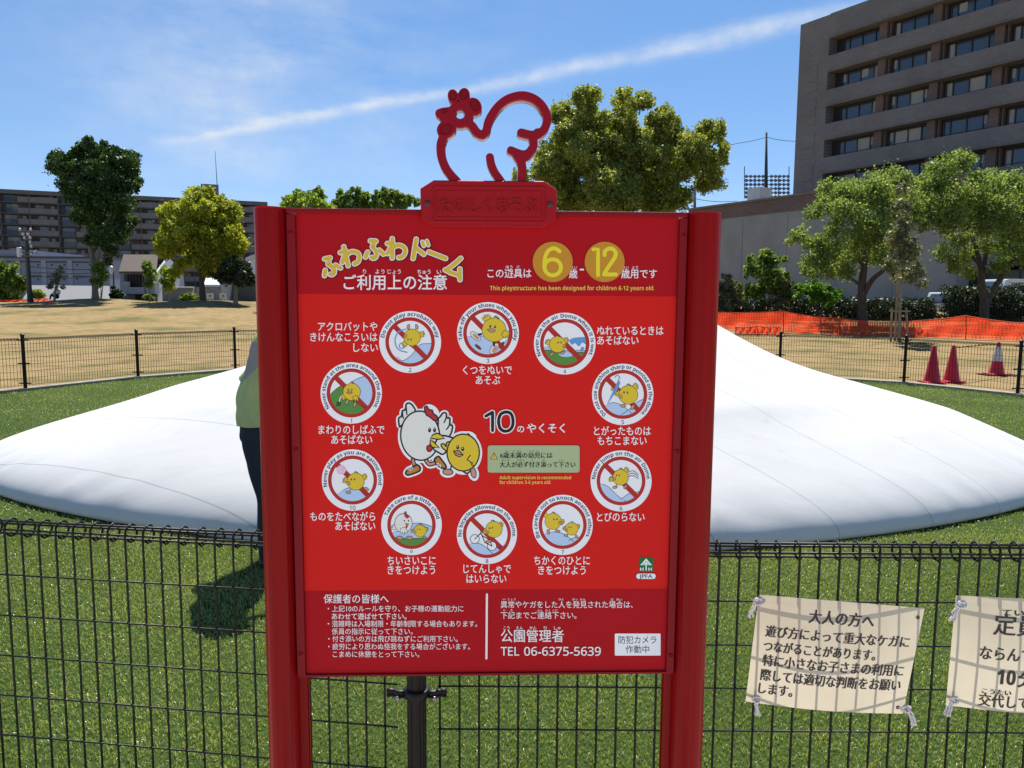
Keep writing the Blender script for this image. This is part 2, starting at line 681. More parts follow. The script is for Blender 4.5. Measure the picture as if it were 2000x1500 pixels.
for k in range(64):
    an = 2 * math.pi * k / 64
    r = 0.0262 + 0.0011 * math.cos(an * 16)
    prof.append(joint + Vector((r * math.cos(an), r * math.sin(an) - 0.03, 0.0)))
mb.prism(prof, (0, 0, zt_n - 0.03))
post = mb.build('post', m_post, nf)
mb = MB()
mb.lathe([(0.029, 0), (0.029, 0.012), (0.024, 0.024), (0.001, 0.028)], joint + Vector((0, -0.03, zt_n - 0.03)), 24)
mb.build('post_cap', m_wire, nf, smooth=True)
for zz in (P(816, 1341, NEAR_Y).z, 0.25, zt_n - 0.10):
    clamp(nf, Vector((joint.x, joint.y - 0.03, zz)), Vector((1, 0, 0)), Vector((0, -1, 0)))

ff = thing('mesh_fence', (0.0, 17.0, 0), 'far black mesh fence curving round the back of the white dome', 'fence')
for i, ((xa, ya), (xb, yb)) in enumerate(zip(FAR[:-1], FAR[1:])):
    a, b_ = Vector((xa, ya, 0)), Vector((xb, yb, 0))
    u = (b_ - a).normalized()
    k = max(1, round((b_ - a).length / 2.4))
    for j in range(k):
        p0, p1 = a.lerp(b_, j / k), a.lerp(b_, (j + 1) / k)
        fence_panel('mesh_panel', p0 + u * .03, p1 - u * .03, 0.07, 0.90, 0.055, [0.09 + 0.117 * q for q in range(7)], 0.0040, 0.0036, ff, loop=0.026, seg=5, n=3)
for i, (xa, ya) in enumerate(FAR):
    mb = MB()
    c = Vector((xa, ya, 0))
    mb.lathe([(0.030, 0), (0.030, 0.93), (0.034, 0.932), (0.034, 0.955), (0.018, 0.972), (0.001, 0.975)], c, 16)
    for zz in (0.12, 0.46, 0.86):
        mb.lathe([(0.033, -0.015), (0.036, -0.012), (0.036, 0.012), (0.033, 0.015)], c + Z * zz, 14)
        mb.box(c + Z * zz, (0.20, 0.03, 0.02))
    mb.build('post', m_post, ff, smooth=True, auto=40)

# ------------------------------------------------------------------ the white air dome
DX, DY, RX, RYF, RYB = 0.06, 7.25, 5.15, 2.65, 3.3


def dome_h(r, x, y):
    """height of the skin: a fat cushion with a hump"""
    base = 0.06 + 0.66 * max(0.0, 1 - r ** 2.6) ** 0.62
    sx = 1.10 if x > 0.95 else 2.25
    hill = 1.08 * math.exp(-((x - 0.95) ** 2) / (2 * sx * sx) - ((y - 7.9) ** 2) / (2 * 1.25 ** 2)) * min(1.0, (1 - r) * 3.0)
    shoulder = 0.17 * math.exp(-((x - 3.7) ** 2) / (2 * 0.95 ** 2) - ((y - 7.9) ** 2) / (2 * 1.4 ** 2)) * min(1.0, (1 - r) * 5.0)
    return base + hill + shoulder


m_dome = mat('white_membrane', (0.46, 0.47, 0.485), 0.6, 0.25)
nt = m_dome.node_tree
b = nt.nodes['Principled BSDF']
tcd = nt.nodes.new('ShaderNodeTexCoord')
sep = nt.nodes.new('ShaderNodeSeparateXYZ')
nt.links.new(tcd.outputs['Object'], sep.inputs[0])


def nm(nt, op, a, b=None, c=None, clamp=False):
    n = nt.nodes.new('ShaderNodeMath')
    n.operation = op
    n.use_clamp = clamp
    for i, v in enumerate((a, b, c)):
        if v is None:
            continue
        if isinstance(v, (int, float)):
            n.inputs[i].default_value = v
        else:
            nt.links.new(v, n.inputs[i])
    return n.outputs[0]


yy = nm(nt, 'ADD', nm(nt, 'MULTIPLY', sep.outputs['Y'], 0.88), nm(nt, 'MULTIPLY', sep.outputs['X'], 0.47))
fr = nm(nt, 'FRACT', nm(nt, 'DIVIDE', yy, 0.64))
seam = nm(nt, 'LESS_THAN', nm(nt, 'ABSOLUTE', nm(nt, 'SUBTRACT', fr, 0.5)), 0.0065)
no = nt.nodes.new('ShaderNodeTexNoise')
no.inputs['Scale'].default_value = 1.1
no.inputs['Detail'].default_value = 7
nt.links.new(tcd.outputs['Object'], no.inputs['Vector'])
rp = nt.nodes.new('ShaderNodeValToRGB')
rp.color_ramp.elements[0].position, rp.color_ramp.elements[1].position = 0.3, 0.7
rp.color_ramp.elements[0].color = (0.62, 0.62, 0.615, 1)
rp.color_ramp.elements[1].color = (0.68, 0.68, 0.675, 1)
nt.links.new(no.outputs['Fac'], rp.inputs['Fac'])
mx = nt.nodes.new('ShaderNodeMixRGB')
nt.links.new(nm(nt, 'MULTIPLY', seam, 0.36), mx.inputs['Fac'])
nt.links.new(rp.outputs['Color'], mx.inputs['Color1'])
mx.inputs['Color2'].default_value = (0.16, 0.17, 0.19, 1)
nos = nt.nodes.new('ShaderNodeTexNoise')
nos.inputs['Scale'].default_value = 2.6
nos.inputs['Detail'].default_value = 9
nos.inputs['Roughness'].default_value = 0.72
nt.links.new(tcd.outputs['Object'], nos.inputs['Vector'])
rps = nt.nodes.new('ShaderNodeValToRGB')
rps.color_ramp.elements[0].position, rps.color_ramp.elements[1].position = 0.60, 0.74
nt.links.new(nos.outputs['Fac'], rps.inputs['Fac'])
mxs_ = nt.nodes.new('ShaderNodeMixRGB')
nt.links.new(nm(nt, 'MULTIPLY', rps.outputs['Color'], 0.22), mxs_.inputs['Fac'])
nt.links.new(mx.outputs['Color'], mxs_.inputs['Color1'])
mxs_.inputs['Color2'].default_value = (0.24, 0.22, 0.19, 1)
nt.links.new(mxs_.outputs['Color'], b.inputs['Base Color'])
mpd = nt.nodes.new('ShaderNodeMapping')
mpd.inputs['Scale'].default_value = (0.7, 2.2, 1.0)
mpd.inputs['Rotation'].default_value = (0, 0, rad(25))
nt.links.new(tcd.outputs['Object'], mpd.inputs['Vector'])
no2 = nt.nodes.new('ShaderNodeTexNoise')
no2.inputs['Scale'].default_value = 1.6
no2.inputs['Detail'].default_value = 4
nt.links.new(mpd.outputs['Vector'], no2.inputs['Vector'])
trd = nt.nodes.new('ShaderNodeBsdfTranslucent')
nt.links.new(mxs_.outputs['Color'], trd.inputs['Color'])
mxt = nt.nodes.new('ShaderNodeMixShader')
mxt.inputs['Fac'].default_value = 0.22
nt.links.new(b.outputs[0], mxt.inputs[1])
nt.links.new(trd.outputs[0], mxt.inputs[2])
nt.links.new(mxt.outputs[0], nt.nodes['Material Output'].inputs['Surface'])
bp = nt.nodes.new('ShaderNodeBump')
bp.inputs['Strength'].default_value = 0.16
bp.inputs['Distance'].default_value = 0.05
nt.links.new(no2.outputs['Fac'], bp.inputs['Height'])
nt.links.new(bp.outputs['Normal'], b.inputs['Normal'])

NR, NA = 70, 220
vs, fs = [(DX, DY, dome_h(0, DX, DY))], []
for i in range(1, NR + 1):
    r = math.sin(math.pi / 2 * i / NR)
    for k in range(NA):
        an = 2 * math.pi * k / NA
        c, s = math.cos(an), math.sin(an)
        # front edge runs straighter than an ellipse, back edge fuller
        p = 1.62 if s < 0 else 2.2
        p = 1.9 + (p - 1.9) * min(1.0, abs(s) * 4)
        sq = 1.0 / (abs(c) ** p + abs(s) ** p) ** (1 / p)
        x, y = DX + RX * r * c * sq, DY + (RYF if s < 0 else RYB) * r * s * sq
        z = dome_h(r, x, y)
        pk = 0.016 * math.sin(an * 61 + 2 * math.sin(an * 7)) * max(0.0, (r - 0.90) / 0.10) * (0.5 + 0.5 * math.sin(an * 13)) * min(1.0, (1 - r) * 40)
        vs.append((x, y, z + pk))
rim0 = 1 + (NR - 1) * NA
for k in range(NA):
    x, y, z = vs[rim0 + k]
    vs[rim0 + k] = (x, y, 0.06)
FOOT = ((1.0015, 0.046), (1.0005, 0.030), (0.997, 0.014), (0.990, 0.004), (0.975, -0.012))
for f_, z_ in FOOT:                                   # foot tucked in under the rim
    for k in range(NA):
        x, y, z = vs[rim0 + k]
        an = 2 * math.pi * k / NA
        vs.append((DX + (x - DX) * f_, DY + (y - DY) * f_, z_ + (0.004 * math.sin(an * 61 + 2 * math.sin(an * 7)) if z_ > 0.02 else 0)))
for k in range(NA):
    fs.append((0, 1 + k, 1 + (k + 1) % NA))
for i in range(NR - 1 + len(FOOT)):
    for k in range(NA):
        a, b_ = 1 + i * NA + k, 1 + i * NA + (k + 1) % NA
        fs.append((a, a + NA, b_ + NA, b_))
mb = MB()
mb.add(vs, fs)
dome = mb.build('air_dome', m_dome, None, (DX, DY, 0), smooth=True)
tag(dome, 'white inflated bouncing dome swelling to a hump on the green turf', 'air dome')


# ------------------------------------------------------------------ flat artwork on surfaces
def font_mesh(s, off=0.0, res=3):
    """glyph outlines of the built-in font as (verts 2D, faces), left to right on one line"""
    c = bpy.data.curves.new('lettering', 'FONT')
    c.body = s
    c.size = 1.0
    c.offset = off
    c.resolution_u = res
    c.fill_mode = 'FRONT'
    o = bpy.data.objects.new('lettering', c)
    COL.objects.link(o)
    bpy.context.view_layer.update()
    dg = bpy.context.evaluated_depsgraph_get()
    me = bpy.data.meshes.new_from_object(o.evaluated_get(dg))
    v = np.array([(p.co.x, p.co.y) for p in me.vertices], float).reshape(-1, 2)
    f = [tuple(p.vertices) for p in me.polygons]
    bpy.data.objects.remove(o)
    bpy.data.curves.remove(c)
    bpy.data.meshes.remove(me)
    return v, f


_rv, _ = font_mesh('国')
EM_H = (_rv[:, 1].max() - _rv[:, 1].min()) / 0.90        # height of an em square
EM_MID = (_rv[:, 1].max() + _rv[:, 1].min()) / 2
_rv, _ = font_mesh('H')


def sans(s, bold=True):
    """Latin letters as their plain sans-serif forms"""
    out = ''
    for ch in s:
        if 'A' <= ch <= 'Z':
            out += chr((0x1D5D4 if bold else 0x1D5A0) + ord(ch) - 65)
        elif 'a' <= ch <= 'z':
            out += chr((0x1D5EE if bold else 0x1D5BA) + ord(ch) - 97)
        elif '0' <= ch <= '9':
            out += chr((0x1D7EC if bold else 0x1D7E2) + ord(ch) - 48)
        else:
            out += ch
    return out


_cv, _ = font_mesh(sans('H'))
CAP_H = _cv[:, 1].max()


class Art:
    """coloured flat shapes in photograph pixels, laid onto a surface by put(px, py, lift)"""

    def __init__(self, put, lift=0.0006, step=1.2e-5):
        self.put, self.lift, self.step = put, lift, step
        self.v, self.f, self.m, self.cols = [], [], [], []
        self.clip = None

    def _mi(self, m):
        if m not in self.cols:
            self.cols.append(m)
        return self.cols.index(m)

    def _emit(self, pts, faces, m):
        k = len(self.v)
        self.v += [self.put(x, y, self.lift) for x, y in pts]
        self.f += [tuple(i + k for i in f) for f in faces]
        self.m += [self._mi(m)] * len(faces)
        self.lift += self.step

    def poly(self, pts, m):
        pts = [(float(x), float(y)) for x, y in pts]
        if self.clip:
            pts = clip_circle(pts, *self.clip)
        if len(pts) < 3:
            return
        tri = tessellate_polygon([[Vector((x, y, 0)) for x, y in pts]])
        self._emit(pts, [tuple(t) for t in tri], m)

    def ellipse(self, cx, cy, rx, ry=None, rot=0.0, m=None, n=40):
        ry = rx if ry is None else ry
        c, s = math.cos(rad(rot)), math.sin(rad(rot))
        self.poly([(cx + rx * math.cos(a) * c - ry * math.sin(a) * s, cy + rx * math.cos(a) * s + ry * math.sin(a) * c)
                   for a in (2 * math.pi * k / n for k in range(n))], m)

    def ring(self, cx, cy, r0, r1, m, n=72):
        pts, fs = [], []
        for k in range(n):
            a = 2 * math.pi * k / n
            pts += [(cx + r0 * math.cos(a), cy + r0 * math.sin(a)), (cx + r1 * math.cos(a), cy + r1 * math.sin(a))]
        for k in range(n):
            j = (k + 1) % n
            fs.append((2 * k, 2 * k + 1, 2 * j + 1, 2 * j))
        self._emit(pts, fs, m)

    def stroke(self, pts, w, m, smooth=True, closed=False):
        pts = [tuple(map(float, p)) for p in pts]
        if closed:
            pts = pts + [pts[0]]
        if smooth and len(pts) > 2:
            pts = smooth_pts(pts, 6)
        n = len(pts)
        L, R = [], []
        for i in range(n):
            a, c = pts[max(i - 1, 0)], pts[min(i + 1, n - 1)]
            if closed and i in (0, n - 1):
                a, c = pts[-2], pts[1]
            dx, dy = c[0] - a[0], c[1] - a[1]
            l = math.hypot(dx, dy) or 1e-9
            nx_, ny_ = -dy / l, dx / l
            L.append((pts[i][0] + nx_ * w / 2, pts[i][1] + ny_ * w / 2))
            R.append((pts[i][0] - nx_ * w / 2, pts[i][1] - ny_ * w / 2))
        if closed:
            self._emit(L + R, [(i, i + 1, n + i + 1, n + i) for i in range(n - 1)], m)
            return
        cap = lambda p, q, sgn: [(p[0] + math.cos(t) * w / 2, p[1] + math.sin(t) * w / 2)
                                 for t in (math.atan2(q[1] - p[1], q[0] - p[0]) + sgn * math.pi * k / 8 for k in range(1, 8))]
        vs = L + R
        fs = [(i, i + 1, n + i + 1, n + i) for i in range(n - 1)]
        e = cap(pts[-1], L[-1], -1)
        k = len(vs)
        vs += e
        fs.append(tuple([n - 1] + list(range(k, k + 7)) + [2 * n - 1]))
        e = cap(pts[0], L[0], 1)
        k = len(vs)
        vs += e
        fs.append(tuple([0] + list(range(k, k + 7)) + [n]))
        if self.clip:
            cx, cy, r = self.clip
            if any((x - cx) ** 2 + (y - cy) ** 2 > r * r for x, y in vs):
                for f in fs:
                    self.lift -= self.step * 0.5
                    self.poly([vs[i] for i in f], m)
                return
        self._emit(vs, fs, m)

    def shape(self, pts, m, ink, w, smooth=True):
        """filled closed outline with an ink line round it"""
        p = smooth_pts(list(pts) + [pts[0]], 6)[:-1] if smooth else pts
        self.poly(p, m)
        self.stroke(list(p), w, ink, smooth=False, closed=not self.clip)
        if self.clip:
            self.stroke([p[-1], p[0]], w, ink, smooth=False)

    def text(self, s, x0, x1, ymid, em, m, off=0.010, asc=False, shear=0.0):
        v, f = font_mesh(s, off)
        if len(v) == 0:
            return
        a, b = v[:, 0].min(), v[:, 0].max()
        sx = (x1 - x0) / max(b - a, 1e-6)
        if asc:
            sy, my = em / CAP_H, CAP_H / 2
        else:
            sy, my = em / EM_H, EM_MID
        pts = [(x0 + (x - a) * sx, ymid - (y - my) * sy) for x, y in v]
        self._emit(pts, f, m)

    def arc_text(self, s, cx, cy, r, a0, a1, cap, m, off=0.006):
        """text bent along a circle, angles from the top, clockwise"""
        v, f = font_mesh(s, off)
        a, b = v[:, 0].min(), v[:, 0].max()
        sy = cap / CAP_H
        pts = []
        for x, y in v:
            t = rad(a0 + (a1 - a0) * (x - a) / (b - a))
            rr = r + y * sy
            pts.append((cx + rr * math.sin(t), cy - rr * math.cos(t)))
        self._emit(pts, f, m)

    def build(self, name, parent, face=None):
        me = bpy.data.meshes.new(name)
        me.from_pydata([tuple(p) for p in self.v], [], self.f)
        for m in self.cols:
            me.materials.append(m)
        me.polygons.foreach_set('material_index', self.m)
        if face is not None:
            bm = bmesh.new()
            bm.from_mesh(me)
            bm.normal_update()
            bmesh.ops.reverse_faces(bm, faces=[q for q in bm.faces if q.normal.dot(face) < 0])
            bm.to_mesh(me)
            bm.free()
        me.update()
        return link_mesh(name, me, parent)


def clip_circle(pts, cx, cy, r, n=40):
    out = pts
    for k in range(n):
        a0, a1 = 2 * math.pi * k / n, 2 * math.pi * (k + 1) / n
        p, q = (cx + r * math.cos(a0), cy + r * math.sin(a0)), (cx + r * math.cos(a1), cy + r * math.sin(a1))
        ex, ey = q[0] - p[0], q[1] - p[1]
        side = lambda t: ex * (t[1] - p[1]) - ey * (t[0] - p[0])
        src, out = out, []
        for i, c in enumerate(src):
            d = src[i - 1]
            sc, sd_ = side(c), side(d)
            if (sc >= 0) != (sd_ >= 0):
                t = sd_ / (sd_ - sc)
                out.append((d[0] + (c[0] - d[0]) * t, d[1] + (c[1] - d[1]) * t))
            if sc >= 0:
                out.append(c)
        if not out:
            return []
    return out


# ------------------------------------------------------------------ the red information sign
SY = rad(-2.0)
SN = Vector((math.sin(SY), math.cos(SY), 0))       # away from the viewer
ST = Vector((math.cos(SY), -math.sin(SY), 0))      # along the board, to the right
SD = 1.45 * math.cos(SY)


def S(px, py, lift=0.0):
    d = ray(px, py)
    return CAM + d * ((SD - lift) / d.dot(SN))


def sa(px, py):
    """sign-plane coordinates (along, height)"""
    q = S(px, py)
    return q.dot(ST), q.z


def SP(a, z, lift=0.0):
    return ST * a + SN * (SD - lift) + Z * z


AX = (ST, SN, Z)
m_red = mat('red_paint', (0.33, 0.006, 0.010), 0.36, 0.14, bump=0.03, bscale=400)
m_redpost = mat('red_aluminium', (0.235, 0.003, 0.004), 0.30, 0.10, var=0.16, vscale=3, stretch=(20, 20, 0.3))
m_redstrip = mat('red_strip', (0.22, 0.006, 0.010), 0.4, 0.12)
m_pmain = mat('print_red', (0.65, 0.015, 0.011), 0.6, 0.10)
m_pdark = mat('print_dark_red', (0.41, 0.006, 0.011), 0.6, 0.10)
m_pring = mat('print_ring_red', (0.45, 0.028, 0.022), 0.55, 0.18)
m_white = mat('print_white', (0.84, 0.84, 0.84), 0.55, 0.18)
m_pink = mat('print_soft_white', (0.86, 0.80, 0.79), 0.55, 0.18)
m_ink = mat('print_black', (0.018, 0.018, 0.02), 0.55, 0.18)
m_navy = mat('print_navy', (0.020, 0.028, 0.09), 0.55, 0.18)
m_yel = mat('print_yellow', (0.72, 0.52, 0.035), 0.55, 0.18)
m_yel2 = mat('print_title_yellow', (0.68, 0.46, 0.05), 0.55, 0.18)
m_yel3 = mat('print_bright_yellow', (0.78, 0.66, 0.03), 0.55, 0.18)
m_ytxt = mat('print_text_yellow', (0.85, 0.50, 0.09), 0.55, 0.18)
m_ochre = mat('print_ochre', (0.55, 0.25, 0.025), 0.55, 0.18)
m_sage = mat('print_sage', (0.40, 0.48, 0.26), 0.55, 0.18)
m_blue = mat('print_pale_blue', (0.46, 0.60, 0.80), 0.55, 0.18)
m_blue2 = mat('print_blue', (0.12, 0.32, 0.62), 0.55, 0.18)
m_green = mat('print_green', (0.10, 0.26, 0.05), 0.55, 0.18)
m_green2 = mat('print_logo_green', (0.010, 0.15, 0.04), 0.55, 0.18)
m_tan = mat('print_tan', (0.56, 0.30, 0.20), 0.55, 0.18)
m_shoe = mat('print_shoe_brown', (0.50, 0.21, 0.045), 0.55, 0.18)
m_cream = mat('print_cream', (0.76, 0.75, 0.67), 0.55, 0.18)
m_comb = mat('print_comb_red', (0.50, 0.03, 0.03), 0.55, 0.18)
m_candy = mat('print_candy', (0.78, 0.45, 0.58), 0.55, 0.18)
m_brown = mat('print_brown', (0.16, 0.05, 0.03), 0.55, 0.18)

sign = thing('information_sign', SP(sa(950, 900)[0], 0.0), 'big red playground rules sign on two fluted posts with a hen cut-out on top', 'sign')

# board
aL, zT = sa(578, 417)
aR, _ = sa(1326, 417)
_, zB = sa(950, 1313)
_, z1 = sa(950, 576.5)
_, z2 = sa(950, 1152)
mb = MB()
mb.box(SP((aL + aR) / 2, (zT + zB) / 2, -0.008), (aR - aL, 0.016, zT - zB), AX)
board = mb.build('panel', m_pmain, sign)


def on_sign(px, py, lift):
    return S(px, py, lift)


pl, pr = sa(578, 900)[0], sa(1326, 900)[0]
for za, zb_, m in ((zT, z1, m_pdark), (z2, zB, m_pdark)):
    art = Art(on_sign, lift=0.0003)
    k = len(art.v)
    art.v += [SP(aL, za, art.lift), SP(aR, za, art.lift), SP(aR, zb_, art.lift), SP(aL, zb_, art.lift)]
    art.f.append((k, k + 1, k + 2, k + 3))
    art.m.append(art._mi(m))
    art.build('colour_band', board, -SN)

# top rail, bottom rail, side strips with screws
mb = MB()
a0, a1 = sa(560, 412)[0], sa(1342, 412)[0]
mb.box(SP((a0 + a1) / 2, zT + 0.0045, -0.006), (a1 - a0, 0.028, 0.009), AX)
mb.build('top_rail', m_redstrip, sign, bevel=0.0012)
mb = MB()
mb.box(SP((aL + aR) / 2, zB - 0.002, -0.006), (aR - aL + 0.03, 0.022, 0.004), AX)
mb.build('bottom_rail', m_redstrip, sign)
for side, (xa, xb, ya), scr in ((-1, (560.5, 577.5, 417), ((567, 456), (579, 877), (588, 1274))), (1, (1326.5, 1342, 417), ((1334, 461), (1321, 880), (1311, 1277)))):
    s0, s1 = sa(xa, ya)[0], sa(xb, ya)[0]
    mb = MB()
    mb.box(SP((s0 + s1) / 2, (zT + zB) / 2 - 0.001, 0.001), (s1 - s0, 0.014, zT - zB - 0.002), AX)
    strip = mb.build('side_strip', m_redstrip, sign, bevel=0.0012)
    for px, py in scr:
        q = sa(px, py)
        mb = MB()
        mb.lathe([(0.0046, 0.0), (0.0046, 0.0012), (0.0030, 0.0026), (0.0022, 0.0027), (0.0018, 0.0012), (0.0001, 0.0012)], SP((s0 + s1) / 2, q[1], 0.008), 16, (ST, Z, -SN))
        mb.build('screw', m_redstrip, strip, smooth=True, auto=35)

# posts: long oval fluted columns
_, zpt = sa(527, 407)
_, zpt2 = sa(1376, 417)
for cxp, xl, xr, zt_, sgn in ((527, 493.5, 560, zpt, 1), (1376, 1341.5, 1411, zpt2, -1)):
    s0, s1 = sa(xl, 415)[0], sa(xr, 415)[0]
    hw = (s1 - s0) / 2
    prof = []
    N = 96
    for k in range(N):
        an = 2 * math.pi * k / N
        c, s = math.cos(an), math.sin(an)
        fl = 1 - 0.010 * (0.5 + 0.5 * math.cos(an * 24))
        x = hw * math.copysign(abs(c) ** 0.82, c) * fl
        y = 0.052 * math.copysign(abs(s) ** 0.82, s) * fl
        prof.append(SP((s0 + s1) / 2 + x, -0.3, -0.022 - y))
    mb = MB()
    mb.prism(prof, (0, 0, zt_ + 0.3 - 0.003))
    pst = mb.build('post', m_redpost, sign, smooth=True, auto=30)
    mb = MB()
    c0 = SP((s0 + s1) / 2, 0, -0.022)
    cap_ = [Vector(((p.x - c0.x) * 0.985 + c0.x, (p.y - c0.y) * 0.985 + c0.y, zt_ - 0.0028)) for p in prof]
    mb.prism(cap_, (0, 0, 0.004))
    mb.build('post_cap', m_red, pst, smooth=True, auto=30)
    # the grooved fin the board slides into
    mb = MB()
    e = s1 if sgn > 0 else s0
    fz = (zt_ - 0.004 - 0.3) / 2 + 0.0
    mb.box(SP(e + sgn * 0.006, zB / 2 - 0.15, -0.012), (0.016, 0.006, zB + 0.298), AX)
    mb.box(SP(e + sgn * 0.006, zB / 2 - 0.15, -0.030), (0.016, 0.006, zB + 0.298), AX)
    mb.box(SP(e + sgn * 0.002, zB / 2 - 0.15, -0.021), (0.008, 0.012, zB + 0.298), AX)
    mb.build('panel_groove', m_redpost, pst)

# plate below the hen
OCT = [(822.4, 371), (848.5, 354.8), (1061, 356.5), (1085.8, 373), (1085.8, 431), (1059, 447.5), (852, 445.6), (823.5, 430)]
octp = [sa(*p) for p in OCT]
ca, cz = sum(p[0] for p in octp) / 8, sum(p[1] for p in octp) / 8
mb = MB()
lay = [(1.0, -0.010), (1.0, 0.017), (0.985, 0.020)]
vs = [SP(ca + (a - ca) * s, cz + (z - cz) * (1 - (1 - s) * 2.0), l) for s, l in lay for a, z in octp]
fs = [tuple(range(8))[::-1], tuple(range(16, 24))]
for i in range(2):
    fs += [(i * 8 + k, i * 8 + (k + 1) % 8, i * 8 + 8 + (k + 1) % 8, i * 8 + 8 + k) for k in range(8)]
mb.add(vs, fs)
plate = mb.build('name_plate', m_red, sign, bevel=0.001)


def frame_ring(x0, y0, x1, y1, w, cut, lift, h, name):
    mb = MB()
    def octa(e):
        return [sa(x0 + cut + e * .4, y0 + e), sa(x1 - cut - e * .4, y0 + e + (x1 - x0) * .006), sa(x1 - e, y0 + cut + e * .4), sa(x1 - e, y1 - cut - e * .4),
                sa(x1 - cut - e * .4, y1 - e + (x1 - x0) * .006), sa(x0 + cut + e * .4, y1 - e), sa(x0 + e, y1 - cut - e * .4), sa(x0 + e, y0 + cut + e * .4)]
    rings = [(octa(0), lift), (octa(w * .35), lift + h), (octa(w * .65), lift + h), (octa(w), lift)]
    vs = [SP(a, z, l) for o, l in rings for a, z in o]
    fs = []
    for i in range(3):
        fs += [(i * 8 + k, i * 8 + (k + 1) % 8, i * 8 + 8 + (k + 1) % 8, i * 8 + 8 + k) for k in range(8)]
    mb.add(vs, fs)
    return mb.build(name, m_red, plate)


frame_ring(845, 365, 1066, 437, 5.0, 5, 0.0195, 0.0018, 'raised_border')
frame_ring(852, 374, 1058, 428, 3.5, 3, 0.0195, 0.0014, 'raised_border')
# embossed words, a thin raised outline of each letter
tv, tf = font_mesh('たのしくあそぶ', 0.016)
ti, tj = font_mesh('たのしくあそぶ', -0.004)


def emboss(name, v, f, x0, x1, ymid, em, lift, h, parent, m):
    a, b = v[:, 0].min(), v[:, 0].max()
    sx, sy = (x1 - x0) / (b - a), em / EM_H
    bm = bmesh.new()
    bv_ = [bm.verts.new(S(x0 + (x - a) * sx, ymid - (y - EM_MID) * sy, lift)) for x, y in v]
    for q in f:
        try:
            bm.faces.new([bv_[i] for i in q])
        except ValueError:
            pass
    bm.normal_update()
    bmesh.ops.recalc_face_normals(bm, faces=bm.faces)
    if sum(q.normal.dot(-SN) for q in bm.faces) < 0:
        bmesh.ops.reverse_faces(bm, faces=bm.faces)
    r = bmesh.ops.extrude_face_region(bm, geom=list(bm.faces))
    for e in r['geom']:
        if isinstance(e, bmesh.types.BMVert):
            e.co -= SN * h
    bmesh.ops.recalc_face_normals(bm, faces=bm.faces)
    me = bpy.data.meshes.new(name)
    bm.to_mesh(me)
    bm.free()
    me.materials.append(m)
    return link_mesh(name, me, parent)


emboss('lettering', tv, tf, 858, 1050, 402, 33, 0.0195, 0.0034, plate, m_red)
m_screwd = mat('dark_screw', (0.10, 0.05, 0.05), 0.35, 0.5, metallic=0.7)
for px, py in ((836, 400.5), (1073, 402)):
    q = sa(px, py)
    mb = MB()
    mb.lathe([(0.0055, 0.0), (0.0055, 0.002), (0.0038, 0.0038), (0.0001, 0.0042)], SP(q[0], q[1], 0.020), 18, (ST, Z, -SN))
    mb.box(SP(q[0], q[1], 0.0244), (0.0052, 0.0006, 0.0010), AX)
    mb.box(SP(q[0], q[1], 0.0244), (0.0010, 0.0006, 0.0052), AX)
    mb.build('screw', m_screwd, plate, smooth=True, auto=35)


# ------------------------------------------------------------------ the hen cut-out: a thick plate traced by a distance field
def hx(x, y):
    return (780 + x / 4.838, 150 + y / 4.838)


STEP = 0.55
gx0, gy0, gx1, gy1 = 845, 168, 1085, 366
GX, GY = np.meshgrid(np.arange(gx0, gx1, STEP), np.arange(gy0, gy1, STEP))


def sd_path(pts, w):
    pts = smooth_pts([hx(*p) for p in pts], 8)
    d = np.full(GX.shape, 1e9)
    for (ax, ay), (bx, by) in zip(pts[:-1], pts[1:]):
        ux, uy = bx - ax, by - ay
        l2 = ux * ux + uy * uy + 1e-12
        t = np.clip(((GX - ax) * ux + (GY - ay) * uy) / l2, 0, 1)
        d = np.minimum(d, np.hypot(GX - ax - t * ux, GY - ay - t * uy))
    return d - w / 2 / 4.838


def sd_ell(cx, cy, rx, ry, rot=0):
    cx, cy = hx(cx, cy)
    rx, ry = rx / 4.838, ry / 4.838
    c, s = math.cos(rad(rot)), math.sin(rad(rot))
    x, y = (GX - cx) * c + (GY - cy) * s, -(GX - cx) * s + (GY - cy) * c
    k = np.hypot(x / rx, y / ry)
    return (k - 1) * min(rx, ry)


def smin(a, b, k=3.0):
    h = np.clip(0.5 + 0.5 * (b - a) / k, 0, 1)
    return b * (1 - h) + a * h - k * h * (1 - h)


sdf = sd_path([(430, 560), (398, 640), (396, 720), (408, 790), (440, 870), (490, 940), (545, 1000), (560, 1040)], 82)
for p, w in (([(640, 440), (690, 480), (735, 540), (790, 560), (822, 520), (838, 450), (868, 385), (925, 305), (1000, 240), (1090, 203), (1180, 195), (1270, 225), (1340, 285), (1384, 365), (1390, 440), (1362, 510), (1305, 560), (1235, 562), (1148, 542)], 78),
             ([(1300, 540), (1262, 600), (1266, 660), (1240, 715), (1180, 745), (1120, 735), (1052, 707)], 76),
             ([(1240, 700), (1200, 770), (1130, 780)], 70),
             ([(1110, 755), (1148, 820), (1158, 890), (1152, 960), (1150, 1040)], 80),
             ([(855, 772), (868, 840), (900, 915), (950, 985), (980, 1040)], 76)):
    sdf = smin(sdf, sd_path(p, w))
sdf = smin(sdf, sd_ell(577, 372, 124, 122), 3.0)
for e in ((510, 202, 50, 66, -10), (612, 196, 56, 72, 6), (708, 296, 68, 84, -28)):
    sdf = smin(sdf, sd_ell(*e), 2.2)
sdf = smin(sdf, sd_ell(448, 508, 94, 80, -32), 2.2)
sdf = smin(sdf, sd_path([(470, 345), (415, 352), (385, 362)], 84), 2.0)
sdf = smin(sdf, sd_path([(470, 385), (440, 395), (412, 405)], 66), 2.0)
sdf = np.maximum(sdf, -sd_ell(577, 370, 42, 44))
floor_y = hx(0, 1010)[1]
